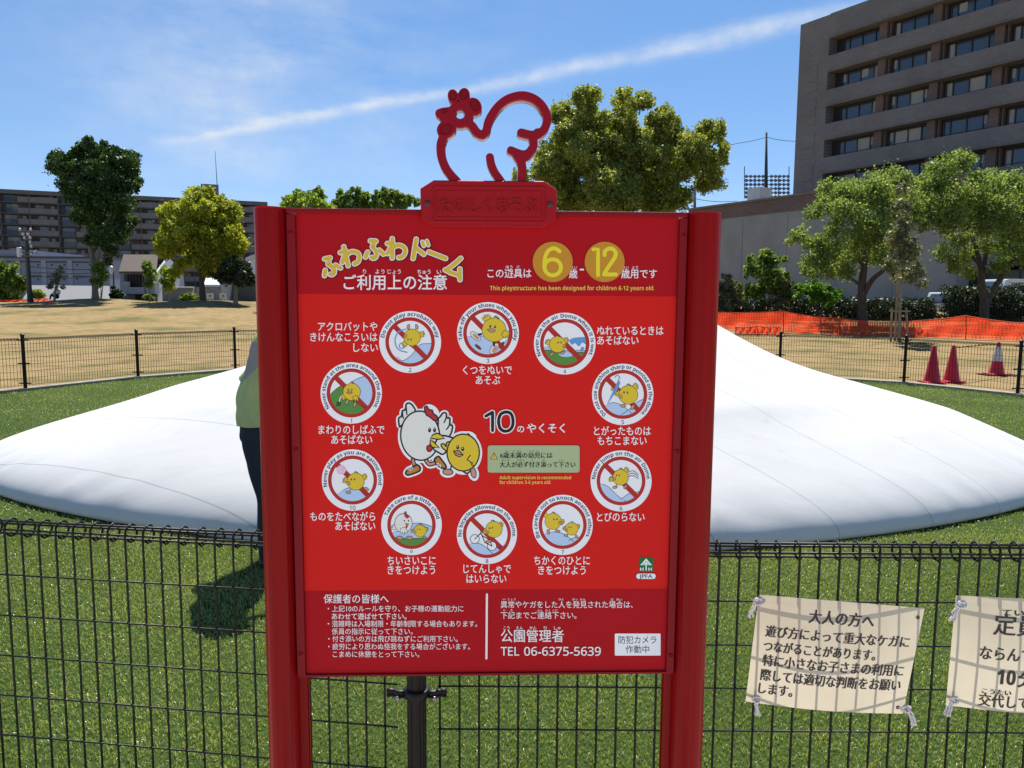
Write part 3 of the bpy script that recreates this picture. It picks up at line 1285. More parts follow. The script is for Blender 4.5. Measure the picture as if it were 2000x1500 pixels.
sdf = smin(sdf, np.where(GX > 0, (floor_y - GY + 0) * 1.0, 0) + 0 * GX + 1e3, 1.0)
sdf = np.maximum(sdf, GY - floor_y)


def contours(f, xs0, ys0, st):
    """closed iso-lines at zero by marching squares"""
    H, W = f.shape
    segs = {}
    def pt(i, j, k, l):
        a, b = f[i, j], f[k, l]
        t = a / (a - b)
        return (xs0 + (j + (l - j) * t) * st, ys0 + (i + (k - i) * t) * st)
    inside = f < 0
    for i in range(H - 1):
        row = inside[i, :-1].astype(int) + inside[i, 1:] * 2 + inside[i + 1, 1:] * 4 + inside[i + 1, :-1] * 8
        for j in np.nonzero((row > 0) & (row < 15))[0]:
            c = int(row[j])
            E = {'t': ('h', i, j), 'r': ('v', i, j + 1), 'b': ('h', i + 1, j), 'l': ('v', i, j)}
            tab = {1: ['lt'], 2: ['tr'], 3: ['lr'], 4: ['rb'], 5: ['lt', 'rb'], 6: ['tb'], 7: ['lb'], 8: ['bl'], 9: ['bt'], 10: ['tr', 'bl'], 11: ['br'], 12: ['rl'], 13: ['rt'], 14: ['tl']}
            for s in tab[c]:
                segs.setdefault(E[s[0]], []).append(E[s[1]])
                segs.setdefault(E[s[1]], []).append(E[s[0]])
    def pos(e):
        k, i, j = e
        return pt(i, j, i, j + 1) if k == 'h' else pt(i, j, i + 1, j)
    loops, seen = [], set()
    for e0 in segs:
        if e0 in seen:
            continue
        loop, e, prev = [], e0, None
        while e not in seen:
            seen.add(e)
            loop.append(pos(e))
            nxt = [q for q in segs[e] if q != prev and q not in seen]
            prev = e
            if not nxt:
                break
            e = nxt[0]
        if len(loop) > 12:
            loops.append(loop)
    return loops


def sheet_from_loops(name, loops, lift0, depth, bevel, m, parent):
    cu = bpy.data.curves.new(name, 'CURVE')
    cu.dimensions = '2D'
    cu.fill_mode = 'BOTH'
    cu.extrude = depth / 2 - bevel
    cu.bevel_depth = bevel
    cu.bevel_resolution = 1
    cu.offset = -bevel
    for lp in loops:
        lp = lp[::2]
        n = len(lp)
        sp = cu.splines.new('POLY')
        sp.points.add(n - 1)
        for k in range(n):
            x = (lp[k - 1][0] + 2 * lp[k][0] + lp[(k + 1) % n][0]) / 4
            y = (lp[k - 1][1] + 2 * lp[k][1] + lp[(k + 1) % n][1]) / 4
            a, z = sa(x, y)
            sp.points[k].co = (a, z, 0, 1)
        sp.use_cyclic_u = True
    o = bpy.data.objects.new(name, cu)
    COL.objects.link(o)
    bpy.context.view_layer.update()
    me = bpy.data.meshes.new_from_object(o.evaluated_get(bpy.context.evaluated_depsgraph_get()))
    bpy.data.objects.remove(o)
    bpy.data.curves.remove(cu)
    for v in me.vertices:
        v.co = SP(v.co.x, v.co.y, lift0 + v.co.z)
    me.name = name
    me.materials.clear()
    me.materials.append(m)
    me.polygons.foreach_set('use_smooth', [True] * len(me.polygons))
    me.set_sharp_from_angle(angle=rad(35))
    return link_mesh(name, me, parent)


m_hen = mat('red_hen_paint', (0.27, 0.005, 0.012), 0.12, 0.16, bump=0.02, bscale=300)
hen = sheet_from_loops('hen_cutout', contours(sdf, gx0, gy0, STEP), 0.0, 0.030, 0.0012, m_hen, sign)
m_hend = mat('red_hen_recess', (0.20, 0.004, 0.009), 0.3, 0.15)
for e in ((510, 205, 34, 44, -8), (611, 195, 38, 50, 8), (714, 290, 42, 60, -25), (445, 518, 62, 50, -32), (432, 345, 30, 18, -20)):
    cx, cy = hx(e[0], e[1])
    mb = MB()
    c, s = math.cos(rad(e[4])), math.sin(rad(e[4]))
    rings = []
    for sc_, l in ((1.0, 0.0149), (0.94, 0.0164), (0.86, 0.0164), (0.80, 0.0151), (0.0, 0.0151)):
        rg = []
        for k in range(32):
            an = 2 * math.pi * k / 32
            x, y = e[2] * sc_ * math.cos(an), e[3] * sc_ * math.sin(an)
            a, z = sa(cx + (x * c - y * s) / 4.838, cy + (x * s + y * c) / 4.838)
            rg.append(SP(a, z, l))
        rings.append(rg)
    vs = [p for rg in rings[:4] for p in rg] + [rings[4][0]]
    fs = [(i * 32 + k, i * 32 + (k + 1) % 32, i * 32 + 32 + (k + 1) % 32, i * 32 + 32 + k) for i in range(3) for k in range(32)]
    fs += [(96 + k, 96 + (k + 1) % 32, 128) for k in range(32)]
    mb.add(vs, fs)
    mb.build('raised_rim', m_hend, hen, smooth=True, auto=40)


# ------------------------------------------------------------------ lettering of the panel
T = Art(on_sign, lift=0.0009)
W = m_pink
for s, x0, x1, y, em in (
        ('アクロバットや', 621, 737, 638, 19), ('きけんなこういは', 606, 737, 658.5, 19), ('しない', 690, 738, 679, 19),
        ('くつをぬいで', 904, 1000, 723, 19), ('あそぶ', 929, 977, 742.5, 19),
        ('ぬれているときは', 1166, 1296, 646, 19), ('あそばない', 1166, 1247, 665, 19),
        ('まわりのしばふで', 622, 751, 839.5, 19), ('あそばない', 647, 727, 859, 19),
        ('とがったものは', 1160, 1271, 842, 19), ('もちこまない', 1167, 1263, 861, 19),
        ('とびのらない', 1166, 1259, 1010, 19),
        ('ものをたべながら', 606, 733, 1009, 19), ('あそばない', 655, 733, 1027.5, 19),
        ('ちいさいこに', 757, 851, 1095, 19), ('きをつけよう', 757, 850, 1113.5, 19),
        ('じてんしゃで', 905, 998, 1111, 19), ('はいらない', 911, 989, 1130.5, 19),
        ('ちかくのひとに', 1043, 1152, 1095, 19), ('きをつけよう', 1051, 1144, 1114, 19)):
    T.text(s, x0, x1, y, em, W, off=0.013)
for s, x0, x1, y, em, off in (
        ('ご利用上の注意', 671, 873, 552, 31, 0.013),
        ('り', 709, 715, 530.5, 10, 0.01), ('よう', 733, 751, 530.5, 10, 0.01), ('じょう', 757, 783, 530.5, 10, 0.01), ('ちゅう', 815, 841, 531, 10, 0.01), ('い', 853, 862, 531, 10, 0.01),
        ('この遊具は', 952, 1038, 534, 19, 0.012), ('ゆう', 988, 1001, 521.5, 7, 0.008), ('ぐ', 1009, 1015, 521.5, 7, 0.008),
        ('歳', 1111, 1128, 535, 19, 0.011), ('さい', 1114, 1127, 522.5, 6.5, 0.008), ('歳用です', 1213, 1283, 535, 19, 0.011), ('さい', 1216, 1228, 522.5, 6.5, 0.008), ('よう', 1234, 1246, 522.5, 6.5, 0.008),
        ('のやくそく', 2000, 2001, 0, 0, 0),
        ('の', 1010, 1024, 838, 16, 0.014), ('やくそく', 1029, 1104, 836.5, 20, 0.016),
        ('保護者の皆様へ', 632, 759, 1170, 18.5, 0.007),
        ('・上記10のルールを守り、お子様の運動能力に', 640, 905, 1189, 13.2, 0.004),
        ('あわせて遊ばせて下さい。', 648, 794, 1204, 13.2, 0.010),
        ('・混雑時は入場制限・年齢制限する場合もあります。', 640, 932, 1218.5, 13.2, 0.004),
        ('係員の指示に従って下さい。', 648, 806, 1233.5, 13.2, 0.004),
        ('・付き添いの方は飛び跳ねずにご利用下さい。', 641, 894, 1248, 13.2, 0.004),
        ('・疲労により思わぬ怪我をする場合がございます。', 641, 918, 1263, 13.2, 0.004),
        ('こまめに休憩をとって下さい。', 650, 819, 1278, 13.2, 0.004),
        ('異常やケガをした人を発見された場合は、', 978, 1236, 1181, 14.6, 0.004),
        ('い', 982, 987, 1170.5, 5, 0.006), ('じょう', 992, 1007, 1170.5, 5, 0.006), ('ひと', 1091, 1101, 1170.5, 5, 0.006), ('はっ', 1118, 1128, 1170.5, 5, 0.006), ('けん', 1133, 1144, 1171, 5, 0.006), ('ば', 1193, 1198, 1171, 5, 0.006), ('あい', 1204, 1215, 1171, 5, 0.006),
        ('下記までご連絡下さい。', 978, 1126, 1202, 14.6, 0.004),
        ('か', 983, 987, 1192, 5, 0.006), ('き', 997, 1001, 1192, 5, 0.006), ('れん', 1050, 1060, 1192.5, 5, 0.006), ('らく', 1065, 1075, 1192.5, 5, 0.006), ('くだ', 1079, 1089, 1192.5, 5, 0.006),
        ('公園管理者', 978, 1101, 1242.5, 25.5, 0.008),
        ('こう', 983, 995, 1226.5, 7.5, 0.008), ('えん', 1008, 1021, 1226.5, 7.5, 0.008), ('かん', 1034, 1048, 1226.5, 7.5, 0.008), ('り', 1062, 1068, 1226.5, 7.5, 0.008), ('しゃ', 1082, 1095, 1226.5, 7.5, 0.008)):
    if em:
        T.text(s, x0, x1, y, em, W, off=off)
T.text(sans('TEL', False), 978, 1014, 1272, 16.5, W, off=0.012, asc=True)
T.text(sans('06-6375-5639', False), 1023.5, 1173.5, 1272, 16.5, W, off=0.012, asc=True)
T.text(sans('This playstructure has been designed for children 6-12 years old.'), 957, 1278, 562.6, 8.2, m_ytxt, off=0.0, asc=True)
T.text(sans('Adult supervision is recommended'), 975.5, 1115.5, 932.6, 6.6, m_ytxt, off=0.004, asc=True)
T.text(sans('for children 3-6 years old.'), 975.5, 1076.5, 941.8, 6.6, m_ytxt, off=0.004, asc=True)
T.stroke([(1134, 526.5), (1139, 526.5)], 3.4, W)
T.stroke([(951, 1161), (950, 1286)], 4.0, W)
# the two age discs
for cx in (1079.5, 1181):
    T.ellipse(cx, 511.5, 39, 39.3, 0, m_ochre, n=72)
for pts in ([(1093, 491), (1086, 486), (1078, 485.5), (1070, 491), (1065, 502), (1063, 514), (1063.5, 521)],
            [(1159, 487), (1168, 486.5), (1168, 500), (1168, 537)],
            [(1181, 498), (1181.5, 491), (1188, 486), (1196, 486), (1202, 492), (1202, 500), (1197, 509), (1187, 523), (1180, 535.5)],
            [(1180, 536), (1203, 536)]):
    sm = len(pts) > 4
    T.stroke(pts, 7.6, m_yel3, smooth=sm)
T.stroke([(1079.5 + 16 * math.cos(k * math.pi / 12), 522 + 15.6 * math.sin(k * math.pi / 12)) for k in range(24)], 7.6, m_yel3, smooth=False, closed=True)
# "10" black with a white edge
for w, m in ((10.2, W), (6.2, m_ink)):
    T.stroke([(949, 812.5), (961.5, 805.5)], w, m)
    T.stroke([(962, 805.5), (962, 841)], w, m)
    T.stroke([(988, 804.5), (979, 808), (974.5, 817), (974, 826), (976.5, 836), (983, 841.5), (988.5, 842), (995, 840), (1000.5, 833), (1002, 823), (1000.5, 813), (996, 806.5)], w, m, closed=True)
# title in fat rounded strokes
GL = {'ふ': [[(.36, .08), (.62, .12)], [(.50, .27), (.43, .37), (.53, .50), (.60, .64), (.58, .82), (.46, .90), (.36, .86)], [(.20, .60), (.08, .82)], [(.74, .54), (.92, .74)]],
      'わ': [[(.30, .05), (.30, .95)], [(.08, .28), (.34, .26)], [(.34, .28), (.20, .52), (.07, .74)], [(.10, .70), (.36, .44), (.62, .36), (.86, .48), (.90, .68), (.78, .88), (.60, .93)]],
      'ド': [[(.28, .05), (.28, .95)], [(.30, .44), (.74, .68)], [(.58, .12), (.68, .30)], [(.78, .05), (.88, .23)]],
      'ー': [[(.04, .5), (.96, .5)]],
      'ム': [[(.50, .08), (.38, .40), (.16, .84)], [(.12, .85), (.46, .84), (.80, .78)], [(.68, .52), (.90, .94)]]}
title = [('ふ', 645.5, 520, -20, 41), ('わ', 684, 498.5, -13, 42), ('ふ', 730.5, 487.5, -4, 42), ('わ', 774.5, 485, 0, 42), ('ド', 819, 487.5, 9, 42), ('ー', 854, 498.5, 21, 38), ('ム', 891.5, 521, 27, 44)]
for dx, w, m in ((1.3, 11.6, m_ink), (0, 11.0, m_pink), (0, 7.6, m_yel2)):
    for ch, cx, cy, rot, em in title:
        c, s = math.cos(rad(rot)), math.sin(rad(rot))
        for st_ in GL[ch]:
            pts = [(cx + ((x - .5) * c - (y - .5) * s) * em + dx, cy + ((x - .5) * s + (y - .5) * c) * em + dx) for x, y in st_]
            ww = w if not (ch == 'ド' and st_[0][0] > .5) else w - 2.2
            T.stroke(pts, ww, m)
T.build('lettering', board, -SN)

# green supervision notice printed on the board
N = Art(on_sign, lift=0.0008)


def rrect(x0, y0, x1, y1, r, n=6):
    out = []
    for cx, cy, a in ((x1 - r, y0 + r, -90), (x1 - r, y1 - r, 0), (x0 + r, y1 - r, 90), (x0 + r, y0 + r, 180)):
        out += [(cx + r * math.cos(rad(a + 90 * k / n)), cy + r * math.sin(rad(a + 90 * k / n))) for k in range(n + 1)]
    return out


N.poly(rrect(951.5, 869, 1133, 924, 5.5), m_pring)
N.poly(rrect(952.6, 870, 1132, 923, 5), m_sage)
N.poly([(957, 897), (972.5, 897), (964.8, 883)], m_ink)
N.poly([(959, 896), (970.5, 896), (964.8, 885.3)], m_ytxt)
N.stroke([(964.8, 888), (964.8, 892)], 1.2, m_ink)
N.ellipse(964.8, 894.2, 0.7, None, 0, m_ink, 10)
for s, x0, x1, y, em in (('6歳未満の幼児には', 977, 1079, 889.5, 12), ('大人が必ず付き添って下さい', 976, 1124, 907.5, 12),
                         ('さい', 986, 995, 881.3, 4), ('み', 1002, 1006, 881.3, 4), ('まん', 1010, 1019, 881.3, 4), ('よう', 1034, 1043, 881.5, 4), ('じ', 1048, 1052, 881.5, 4),
                         ('おとな', 979, 995, 899, 4), ('かなら', 1010, 1024, 899, 4), ('つ', 1037, 1041, 899, 4), ('き', 1060, 1064, 899, 4), ('くだ', 1092, 1101, 899.2, 4)):
    for dx_ in ((-.3, .3) if em > 5 else (0,)):
        N.text(s, x0 + dx_, x1 + dx_, y, em, m_ink, off=0.005)
N.build('notice_box', board, -SN)

# association emblem
E = Art(on_sign, lift=0.0008)
E.poly([(1248, 1088.5), (1276, 1089), (1276, 1116), (1248, 1115.5)], m_green2)
E.poly([(1262, 1090.5), (1273.5, 1104), (1269.5, 1104), (1262, 1095.5), (1254.5, 1104), (1250.5, 1104)], m_white)
E.poly([(1262, 1096.8), (1268.3, 1104), (1265.5, 1104), (1263.3, 1101.2), (1263.3, 1114), (1260.7, 1114), (1260.7, 1101.2), (1258.5, 1104), (1255.7, 1104)], m_white)
for x in (1251.0, 1267.2):
    E.stroke([(x, 1109), (x, 1114)], 1.6, m_white)
    E.stroke([(x + 5.2, 1109), (x + 5.2, 1114)], 1.6, m_white)
    E.stroke([(x, 1111.5), (x + 5.2, 1111.5)], 1.5, m_white)
E.poly(rrect(1241.6, 1119.4, 1281.6, 1131.6, 6), m_ink)
E.poly(rrect(1242.4, 1120.2, 1280.8, 1130.8, 5.3), m_white)
E.text('JPFA', 1248.5, 1274.5, 1125.4, 7.6, m_ink, off=0.014, asc=True)
E.build('emblem', board, -SN)

# camera sticker
K = Art(on_sign, lift=0.0008)
K.poly(rrect(1200.8, 1237.4, 1290.2, 1280.4, 1.6), m_white)
K.text('防犯カメラ', 1208, 1282, 1250, 16, m_ink, off=0.006)
K.text('作動中', 1222, 1268, 1268.5, 16, m_ink, off=0.005)
K.build('camera_sticker', board, -SN)


# ------------------------------------------------------------------ small birds for the pictures
def wing3(A, x, y, s, ang, m, lw, flip=1):
    """a three feathered wing rooted at x, y and pointing along ang (degrees, 0 = right, 90 = down)"""
    base = [(0, -.30), (.45, -.50), (.95, -.42), (1.02, -.20), (.72, -.10), (1.0, .06), (.92, .26), (.62, .20), (.72, .42), (.52, .52), (.15, .40), (0, .28)]
    c, s_ = math.cos(rad(ang)), math.sin(rad(ang))
    A.shape([(x + (u * c - v * flip * s_) * s, y + (u * s_ + v * flip * c) * s) for u, v in base], m, m_ink, lw)


def foot(A, x, y, s, rot, lw):
    A.ellipse(x, y, s + lw / 2, s * .55 + lw / 2, rot, m_ink, 24)
    A.ellipse(x, y, s - lw / 2, s * .55 - lw / 2, rot, m_tan, 24)


def chick(A, cx, cy, r, look=0.0, tilt=0.0, wings=(), feet=(), lw=0.9, beak='flat', behind=True, fill=None):
    """plain yellow chick: look -1..1 moves the face sideways, tilt turns it"""
    fill = fill or m_yel
    c, s = math.cos(rad(tilt)), math.sin(rad(tilt))
    tr = lambda u, v: (cx + (u * c - v * s) * r, cy + (u * s + v * c) * r)
    for fu, fv, rot in feet:
        x, y = tr(fu, fv)
        bx, by = tr(fu * .6, fv * .7)
        A.stroke([(bx, by), (x, y)], lw * 1.5, m_ink)
        foot(A, x, y, r * .30, rot + tilt, lw)
    for wu, wv, ang, front in wings:
        if not front:
            x, y = tr(wu, wv)
            wing3(A, x, y, r * .62, ang + tilt, fill, lw)
    pts = []
    for k in range(40):
        a = 2 * math.pi * k / 40
        pts.append((math.sin(a), -math.cos(a) * 0.98))
    body = [tr(*p) for p in pts]
    A.poly([tr(p[0] * (1 + lw / 2 / r), p[1] * (1 + lw / 2 / r)) for p in pts], m_ink)
    A.poly([tr(-.30, -.86), tr(-.12, -1.14), tr(.05, -1.24), tr(.0, -1.10), tr(.20, -1.16), tr(.14, -1.04), tr(.30, -1.06), tr(.28, -.86)], m_ink)
    A.poly([tr(-.24, -.84), tr(-.09, -1.06), tr(.0, -1.13), tr(-.05, -1.0), tr(.10, -1.05), tr(.08, -.96), tr(.2, -.84)], fill)
    A.poly([tr(p[0] * (1 - lw / 2 / r), p[1] * (1 - lw / 2 / r)) for p in pts], fill)
    fx = look * .55
    for e in (-.22, .22):
        x, y = tr(fx + e * (1 - .35 * abs(look)), -.26)
        A.ellipse(x, y, r * .085, r * .13, tilt, m_ink, 16)
        x, y = tr(fx + e * (1 - .35 * abs(look)) - .02, -.31)
        A.ellipse(x, y, r * .028, None, 0, m_white, 8)
    fx = look * .78
    if beak == 'flat':
        A.shape([tr(fx - .36, .05), tr(fx, -.10), tr(fx + .36, .05), tr(fx, .26)], m_tan, m_ink, lw * .8)
        A.stroke([tr(fx - .3, .06), tr(fx, .10), tr(fx + .3, .06)], lw * .7, m_ink)
    else:
        k = 1 if look > 0 else -1
        A.shape([tr(k * .70, -.02), tr(k * 1.22, .00), tr(k * .86, .16), tr(k * 1.10, .34), tr(k * .62, .34)], m_tan, m_ink, lw * .8, smooth=False)
    for wu, wv, ang, front in wings:
        if front:
            x, y = tr(wu, wv)
            wing3(A, x, y, r * .62, ang + tilt, fill, lw)


RING = [
    ('Never stand at the area around the dome.', 686, 767.5, -124.5, 123, True, 60), ('Do not play acrobatic way.', 801, 668, -80.7, 83, True, 60.5),
    ('Take off your shoes when you play.', 953, 650.5, -105, 108, True, 60.5), ('Never use the air Dome when it is wet.', 1103, 671, -116.5, 116, True, 60.3),
    ('Do not use anything sharp or pointed on the dome.', 1216.3, 770.3, -139.6, 138, True, 60), ('Never jump on the air Dome.', 1213, 939.3, -86, 88, True, 59.6),
    ('Be careful not to knock against others.', 1099, 1025.2, -118, 118, False, 58.8), ('No bicycles allowed on the dome.', 951, 1043, -95.5, 97, True, 58.8),
    ('Take care of a little child.', 803.7, 1025, -69.7, 80, False, 59.2), ('Never play as you are eating food.', 688.6, 937.6, -104, 103, True, 60)]


def hill_fill(A, pts, m):
    """ground inside the round picture: curve pts closed far below"""
    p = smooth_pts(pts, 6)
    A.poly(p + [(p[-1][0], p[-1][1] + 90), (p[0][0], p[0][1] + 90)], m)
    A.stroke(p, 1.0, m_ink, smooth=False)


for i, (s, cx, cy, t0, t1, ban, R) in enumerate(RING):
    n = i + 1
    A = Art(on_sign, lift=0.0007)
    k = R / 60.0
    A.ellipse(cx, cy, R, None, 0, m_white, 96)
    A.ring(cx, cy, 41 * k, 48 * k, m_pring)
    A.arc_text(sans(s), cx, cy, 50.6 * k, t0, t1, 7.3 * k, m_navy, off=0.004)
    tv_ = sans(str(n), False)
    wd = 5.2 if n < 10 else 11.5
    if n == 1:
        wd = 3.0
    A.text(tv_, cx - wd / 2, cx + wd / 2, cy + 54.2 * k, 7.8, m_ink, off=0.014, asc=True)
    A.clip = (cx, cy, 41.2 * k)
    o = lambda u, v: (cx + u * k, cy + v * k)
    bar = lambda: A.poly([o(-34, -27), o(-27, -34), o(34, 27), o(27, 34)], m_pring)
    if n == 1:
        hill_fill(A, [o(-10, -10), o(5, -24), o(25, -32), o(50, -34)], m_blue)
        hill_fill(A, [o(-50, 15), o(-34, -4), o(-14, -16), o(2, -6), o(14, 22), o(44, 32)], m_green)
        bar()
        chick(A, *o(1, -2), 17, -.35, 0, wings=((-.85, .3, 120, False), (.35, .45, 75, True)), feet=((-.55, 1.15, -60), (.35, 1.45, -70)))
        for u in (-27, -24, -21):
            A.stroke([o(u, 18), o(u - 1.5, 25)], 1.6, m_ink)
        A.stroke([o(-23.5, 18), o(-21, 8)], 2.0, m_white)
        A.stroke([o(-27, 18), o(-21, 18)], 1.6, m_ink)
    elif n == 2:
        hill_fill(A, [o(-50, 34), o(-28, 29), o(-14, 36), o(4, 24), o(18, 6), o(34, 3), o(50, 3)], m_blue)
        bar()
        A.stroke([o(-8, -25), o(-22, -20), o(-29, -6), o(-27, 8), o(-20, 16), o(-6, 20)], 2.4, m_blue2)
        A.stroke([o(-14, 2), o(-20, 4), o(-20, 11), o(-13, 12), o(-12, 6)], 2.0, m_blue2)
        chick(A, *o(4, -9), 16.5, .55, 180, wings=((.75, -.55, -60, False), (-.9, .2, 150, False)), feet=((.45, 1.25, 100), (-.55, 1.25, 70)), beak='open')
    elif n == 3:
        hill_fill(A, [o(-50, 10), o(-30, 6), o(-10, 6), o(10, 10), o(24, 24), o(40, 10)], m_blue)
        bar()
        A.ellipse(*o(-19, 27), 8, 3, 40, m_brown, 20)
        A.ellipse(*o(28, 22), 6, 3, -60, m_brown, 20)
        for (u, v, rt) in ((-24, 6, 40), (12, 30, -55)):
            A.ellipse(*o(u, v), 12.5, 6.5, rt, m_ink, 28)
            A.ellipse(*o(u, v), 11.6, 5.6, rt, m_cream, 28)
            A.ellipse(*o(u + 1, v + 1), 8, 3.4, rt, m_tan, 24)
            A.stroke([o(u + 6, v - 3), o(u + 11, v - 4)] if u < 0 else [o(u, v - 6), o(u - 1, v - 12)], 4, m_ink)
        chick(A, *o(12, -6), 23.5, -.30, 8, wings=((-.45, -.75, 205, False), (.75, .1, 25, True)), feet=())
    elif n == 4:
        hill_fill(A, [o(-50, 12), o(-30, 5), o(-20, 4), o(-8, 12), o(40, 14)], m_blue)
        hill_fill(A, [o(-50, 12), o(-30, 13), o(0, 16), o(36, 17), o(50, 16)], m_green)
        A.ellipse(*o(3, 21), 14, 5, 0, m_blue, 28)
        A.shape([o(8, -6), o(20, -11), o(45, -11), o(45, 3), o(34, -2), o(28, 5), o(20, -1), o(14, 2)], m_blue2, m_blue2, 0.6)
        A.ellipse(*o(34, 11), 3.2, 5, 25, m_blue2, 20)
        bar()
        chick(A, *o(-14, 2), 16, .45, 0, wings=((-.85, -.25, 190, False), (.8, -.3, -40, False)), feet=((-.7, 1.15, -40), (.65, 1.0, -30)), beak='open')
    elif n == 5:
        hill_fill(A, [o(-50, 26), o(-34, 22), o(-20, 16), o(-4, 20), o(12, 32), o(20, 42)], m_blue)
        hill_fill(A, [o(-4, 41), o(14, 28), o(30, 14), o(50, 6)], m_blue)
        bar()
        chick(A, *o(11, 1), 18.5, -.5, 0, wings=((.55, -.62, -50, False), (-.8, -.05, 200, False)), feet=((-.55, 1.15, 0), (.45, 1.30, -60)), beak='open')
        A.poly([o(-29, 18), o(-16, -12), o(-8, -30), o(-5, -22), o(-11, -8)], m_blue2)
        A.stroke([o(-29, 18), o(-8, -28), o(-7, -35), o(-12, -37), o(-15, -33)], 1.6, m_blue2)
        A.ellipse(*o(-20, -10), 3.2, None, 0, m_ink, 16)
        A.ellipse(*o(-20, -10), 2.3, None, 0, m_yel, 16)
    elif n == 6:
        hill_fill(A, [o(-50, 4), o(-38, 6), o(-24, 12), o(-8, 28), o(12, 42)], m_blue)
        hill_fill(A, [o(0, 36), o(14, 26), o(30, 22), o(50, 20)], m_blue)
        bar()
        chick(A, *o(-1, -7), 15.5, -.6, 0, wings=((.55, -.65, -55, False), (-.85, .15, 170, False)), feet=((-.7, 1.25, -10), (.6, 1.2, -60)), beak='open')
        for q in range(3):
            A.stroke([o(15, -17 + 4 * q), o(24, -20 + 5 * q), o(34, -12 + 4 * q)], 1.1, m_ink)
    elif n == 7:
        hill_fill(A, [o(-50, 24), o(-34, 18), o(-16, 14), o(2, 18), o(16, 28), o(34, 42)], m_blue)
        hill_fill(A, [o(12, 32), o(22, 26), o(36, 26), o(50, 28)], m_blue)
        chick(A, *o(-19, -7), 16, .5, 0, wings=((-.75, -.62, 220, False), (.75, .1, -5, False)), feet=((-.6, 1.3, 70), (.55, 1.2, 5)), beak='open')
        chick(A, *o(18, 8), 12.5, -.5, 0, wings=((.7, -.2, -30, False), (-.75, -.05, 190, False)), feet=((-.9, 1.05, 10), (.75, 1.2, 60)), beak='open', lw=.8)
    elif n == 8:
        hill_fill(A, [o(-50, 26), o(-34, 20), o(-22, 18), o(-8, 22), o(6, 34), o(16, 44)], m_blue)
        hill_fill(A, [o(4, 32), o(20, 28), o(36, 22), o(50, 14)], m_blue)
        bar()
        for u, v in ((-24, 10), (10, 24)):
            A.clip = None
            A.ring(*o(u, v), 8.2, 9.4, m_ink, 32)
            A.clip = (cx, cy, 41.2 * k)
            A.ellipse(*o(u, v), 8.2, None, 0, m_white, 30)
        for pts in ([o(-24, 10), o(-12, -2)], [o(-12, -2), o(-4, 17)], [o(-4, 17), o(10, 24)], [o(-10, 3), o(6, 12)], [o(6, 12), o(-4, 17)], [o(6, 12), o(10, 24)], [o(-12, -2), o(-12, -6)]):
            A.stroke(pts, 1.7, m_ink)
        chick(A, *o(14, -9), 16, -.6, -10, wings=((.65, -.25, -30, False), (-.8, .0, 175, False)), feet=(), beak='open')
        foot(A, *o(3, 15), 5.5, -20, .9)
    elif n == 9:
        hill_fill(A, [o(-50, 20), o(-34, 14), o(-20, 10), o(0, -2), o(24, -2), o(50, 8)], m_blue)
        hill_fill(A, [o(-50, 24), o(-30, 25), o(0, 27), o(24, 26), o(50, 26)], m_green)
        wing3(A, *o(-30, 6), 10, 190, m_cream, .8)
        A.ellipse(*o(-16, -3), 17.5, 19, 0, m_ink, 40)
        A.ellipse(*o(-16, -3), 16.6, 18.1, 0, m_cream, 40)
        A.shape([o(-14, -25), o(-11, -26), o(-9, -20), o(-5, -18), o(-7, -13), o(-11, -14), o(-14, -19)], m_comb, m_ink, .6)
        for u in (-14, -6):
            A.ellipse(*o(u, -8), 1.2, 1.9, 0, m_ink, 12)
        A.shape([o(-12, -3), o(-5, -2), o(-9, 5)], m_shoe, m_ink, .7, smooth=False)
        A.ellipse(*o(-10, 4), 2, 3, 0, m_comb, 14)
        wing3(A, *o(-18, 6), 13, 70, m_cream, .8)
        foot(A, *o(-23, 26), 6, 10, .8)
        foot(A, *o(-4, 26), 6, 5, .8)
        chick(A, *o(17, 12), 12, -.4, 0, wings=((.75, -.1, -20, False), (-.8, .1, 190, False)), feet=((.7, 1.05, 40),), beak='open', lw=.8)
    elif n == 10:
        hill_fill(A, [o(-50, 34), o(-30, 28), o(-10, 16), o(14, 18), o(40, 40)], m_blue)
        bar()
        A.stroke([o(-18, 0), o(-21, -16)], 1.3, m_white)
        A.ellipse(*o(-22, -20), 9.2, None, 0, m_candy, 30)
        for r_ in (6.6, 3.4):
            A.stroke([(o(-22, -20)[0] + r_ * math.cos(t * .7), o(-22, -20)[1] + r_ * math.sin(t * .7)) for t in range(8)], 0.9, m_white)
        chick(A, *o(6, 3), 17, -.55, 0, wings=((.75, -.35, -35, False), (-.85, -.15, 180, False)), feet=((-.85, 1.25, 10), (1.25, .85, 30)), beak='open')
    A.build('pictogram', board, -SN)

# ------------------------------------------------------------------ hen with chick in the middle of the board
H = Art(on_sign, lift=0.0007)
hq = lambda x, y: (740 + x / 7.5, 760 + y / 7.5)
hp = lambda L: [hq(*p) for p in L]
LW = 3.3
edge = 9.0
lw_l = [(300, 560), (290, 430), (330, 400), (345, 320), (390, 300), (400, 225), (445, 205), (500, 250), (520, 350)]
lw_r = [(870, 430), (900, 400), (940, 350), (985, 355), (995, 420), (1040, 430), (1040, 520), (1078, 540), (1060, 640), (1010, 700), (880, 660)]
arm = [(880, 680), (1000, 690), (1110, 740), (1080, 840), (1000, 900), (940, 955), (860, 920), (800, 860)]
shoe1 = [(390, 1230), (420, 1180), (500, 1140), (560, 1110), (605, 1150), (590, 1200), (500, 1240), (420, 1260)]
shoe2 = [(810, 1030), (870, 985), (930, 1050), (985, 1130), (960, 1165), (890, 1140), (830, 1080)]
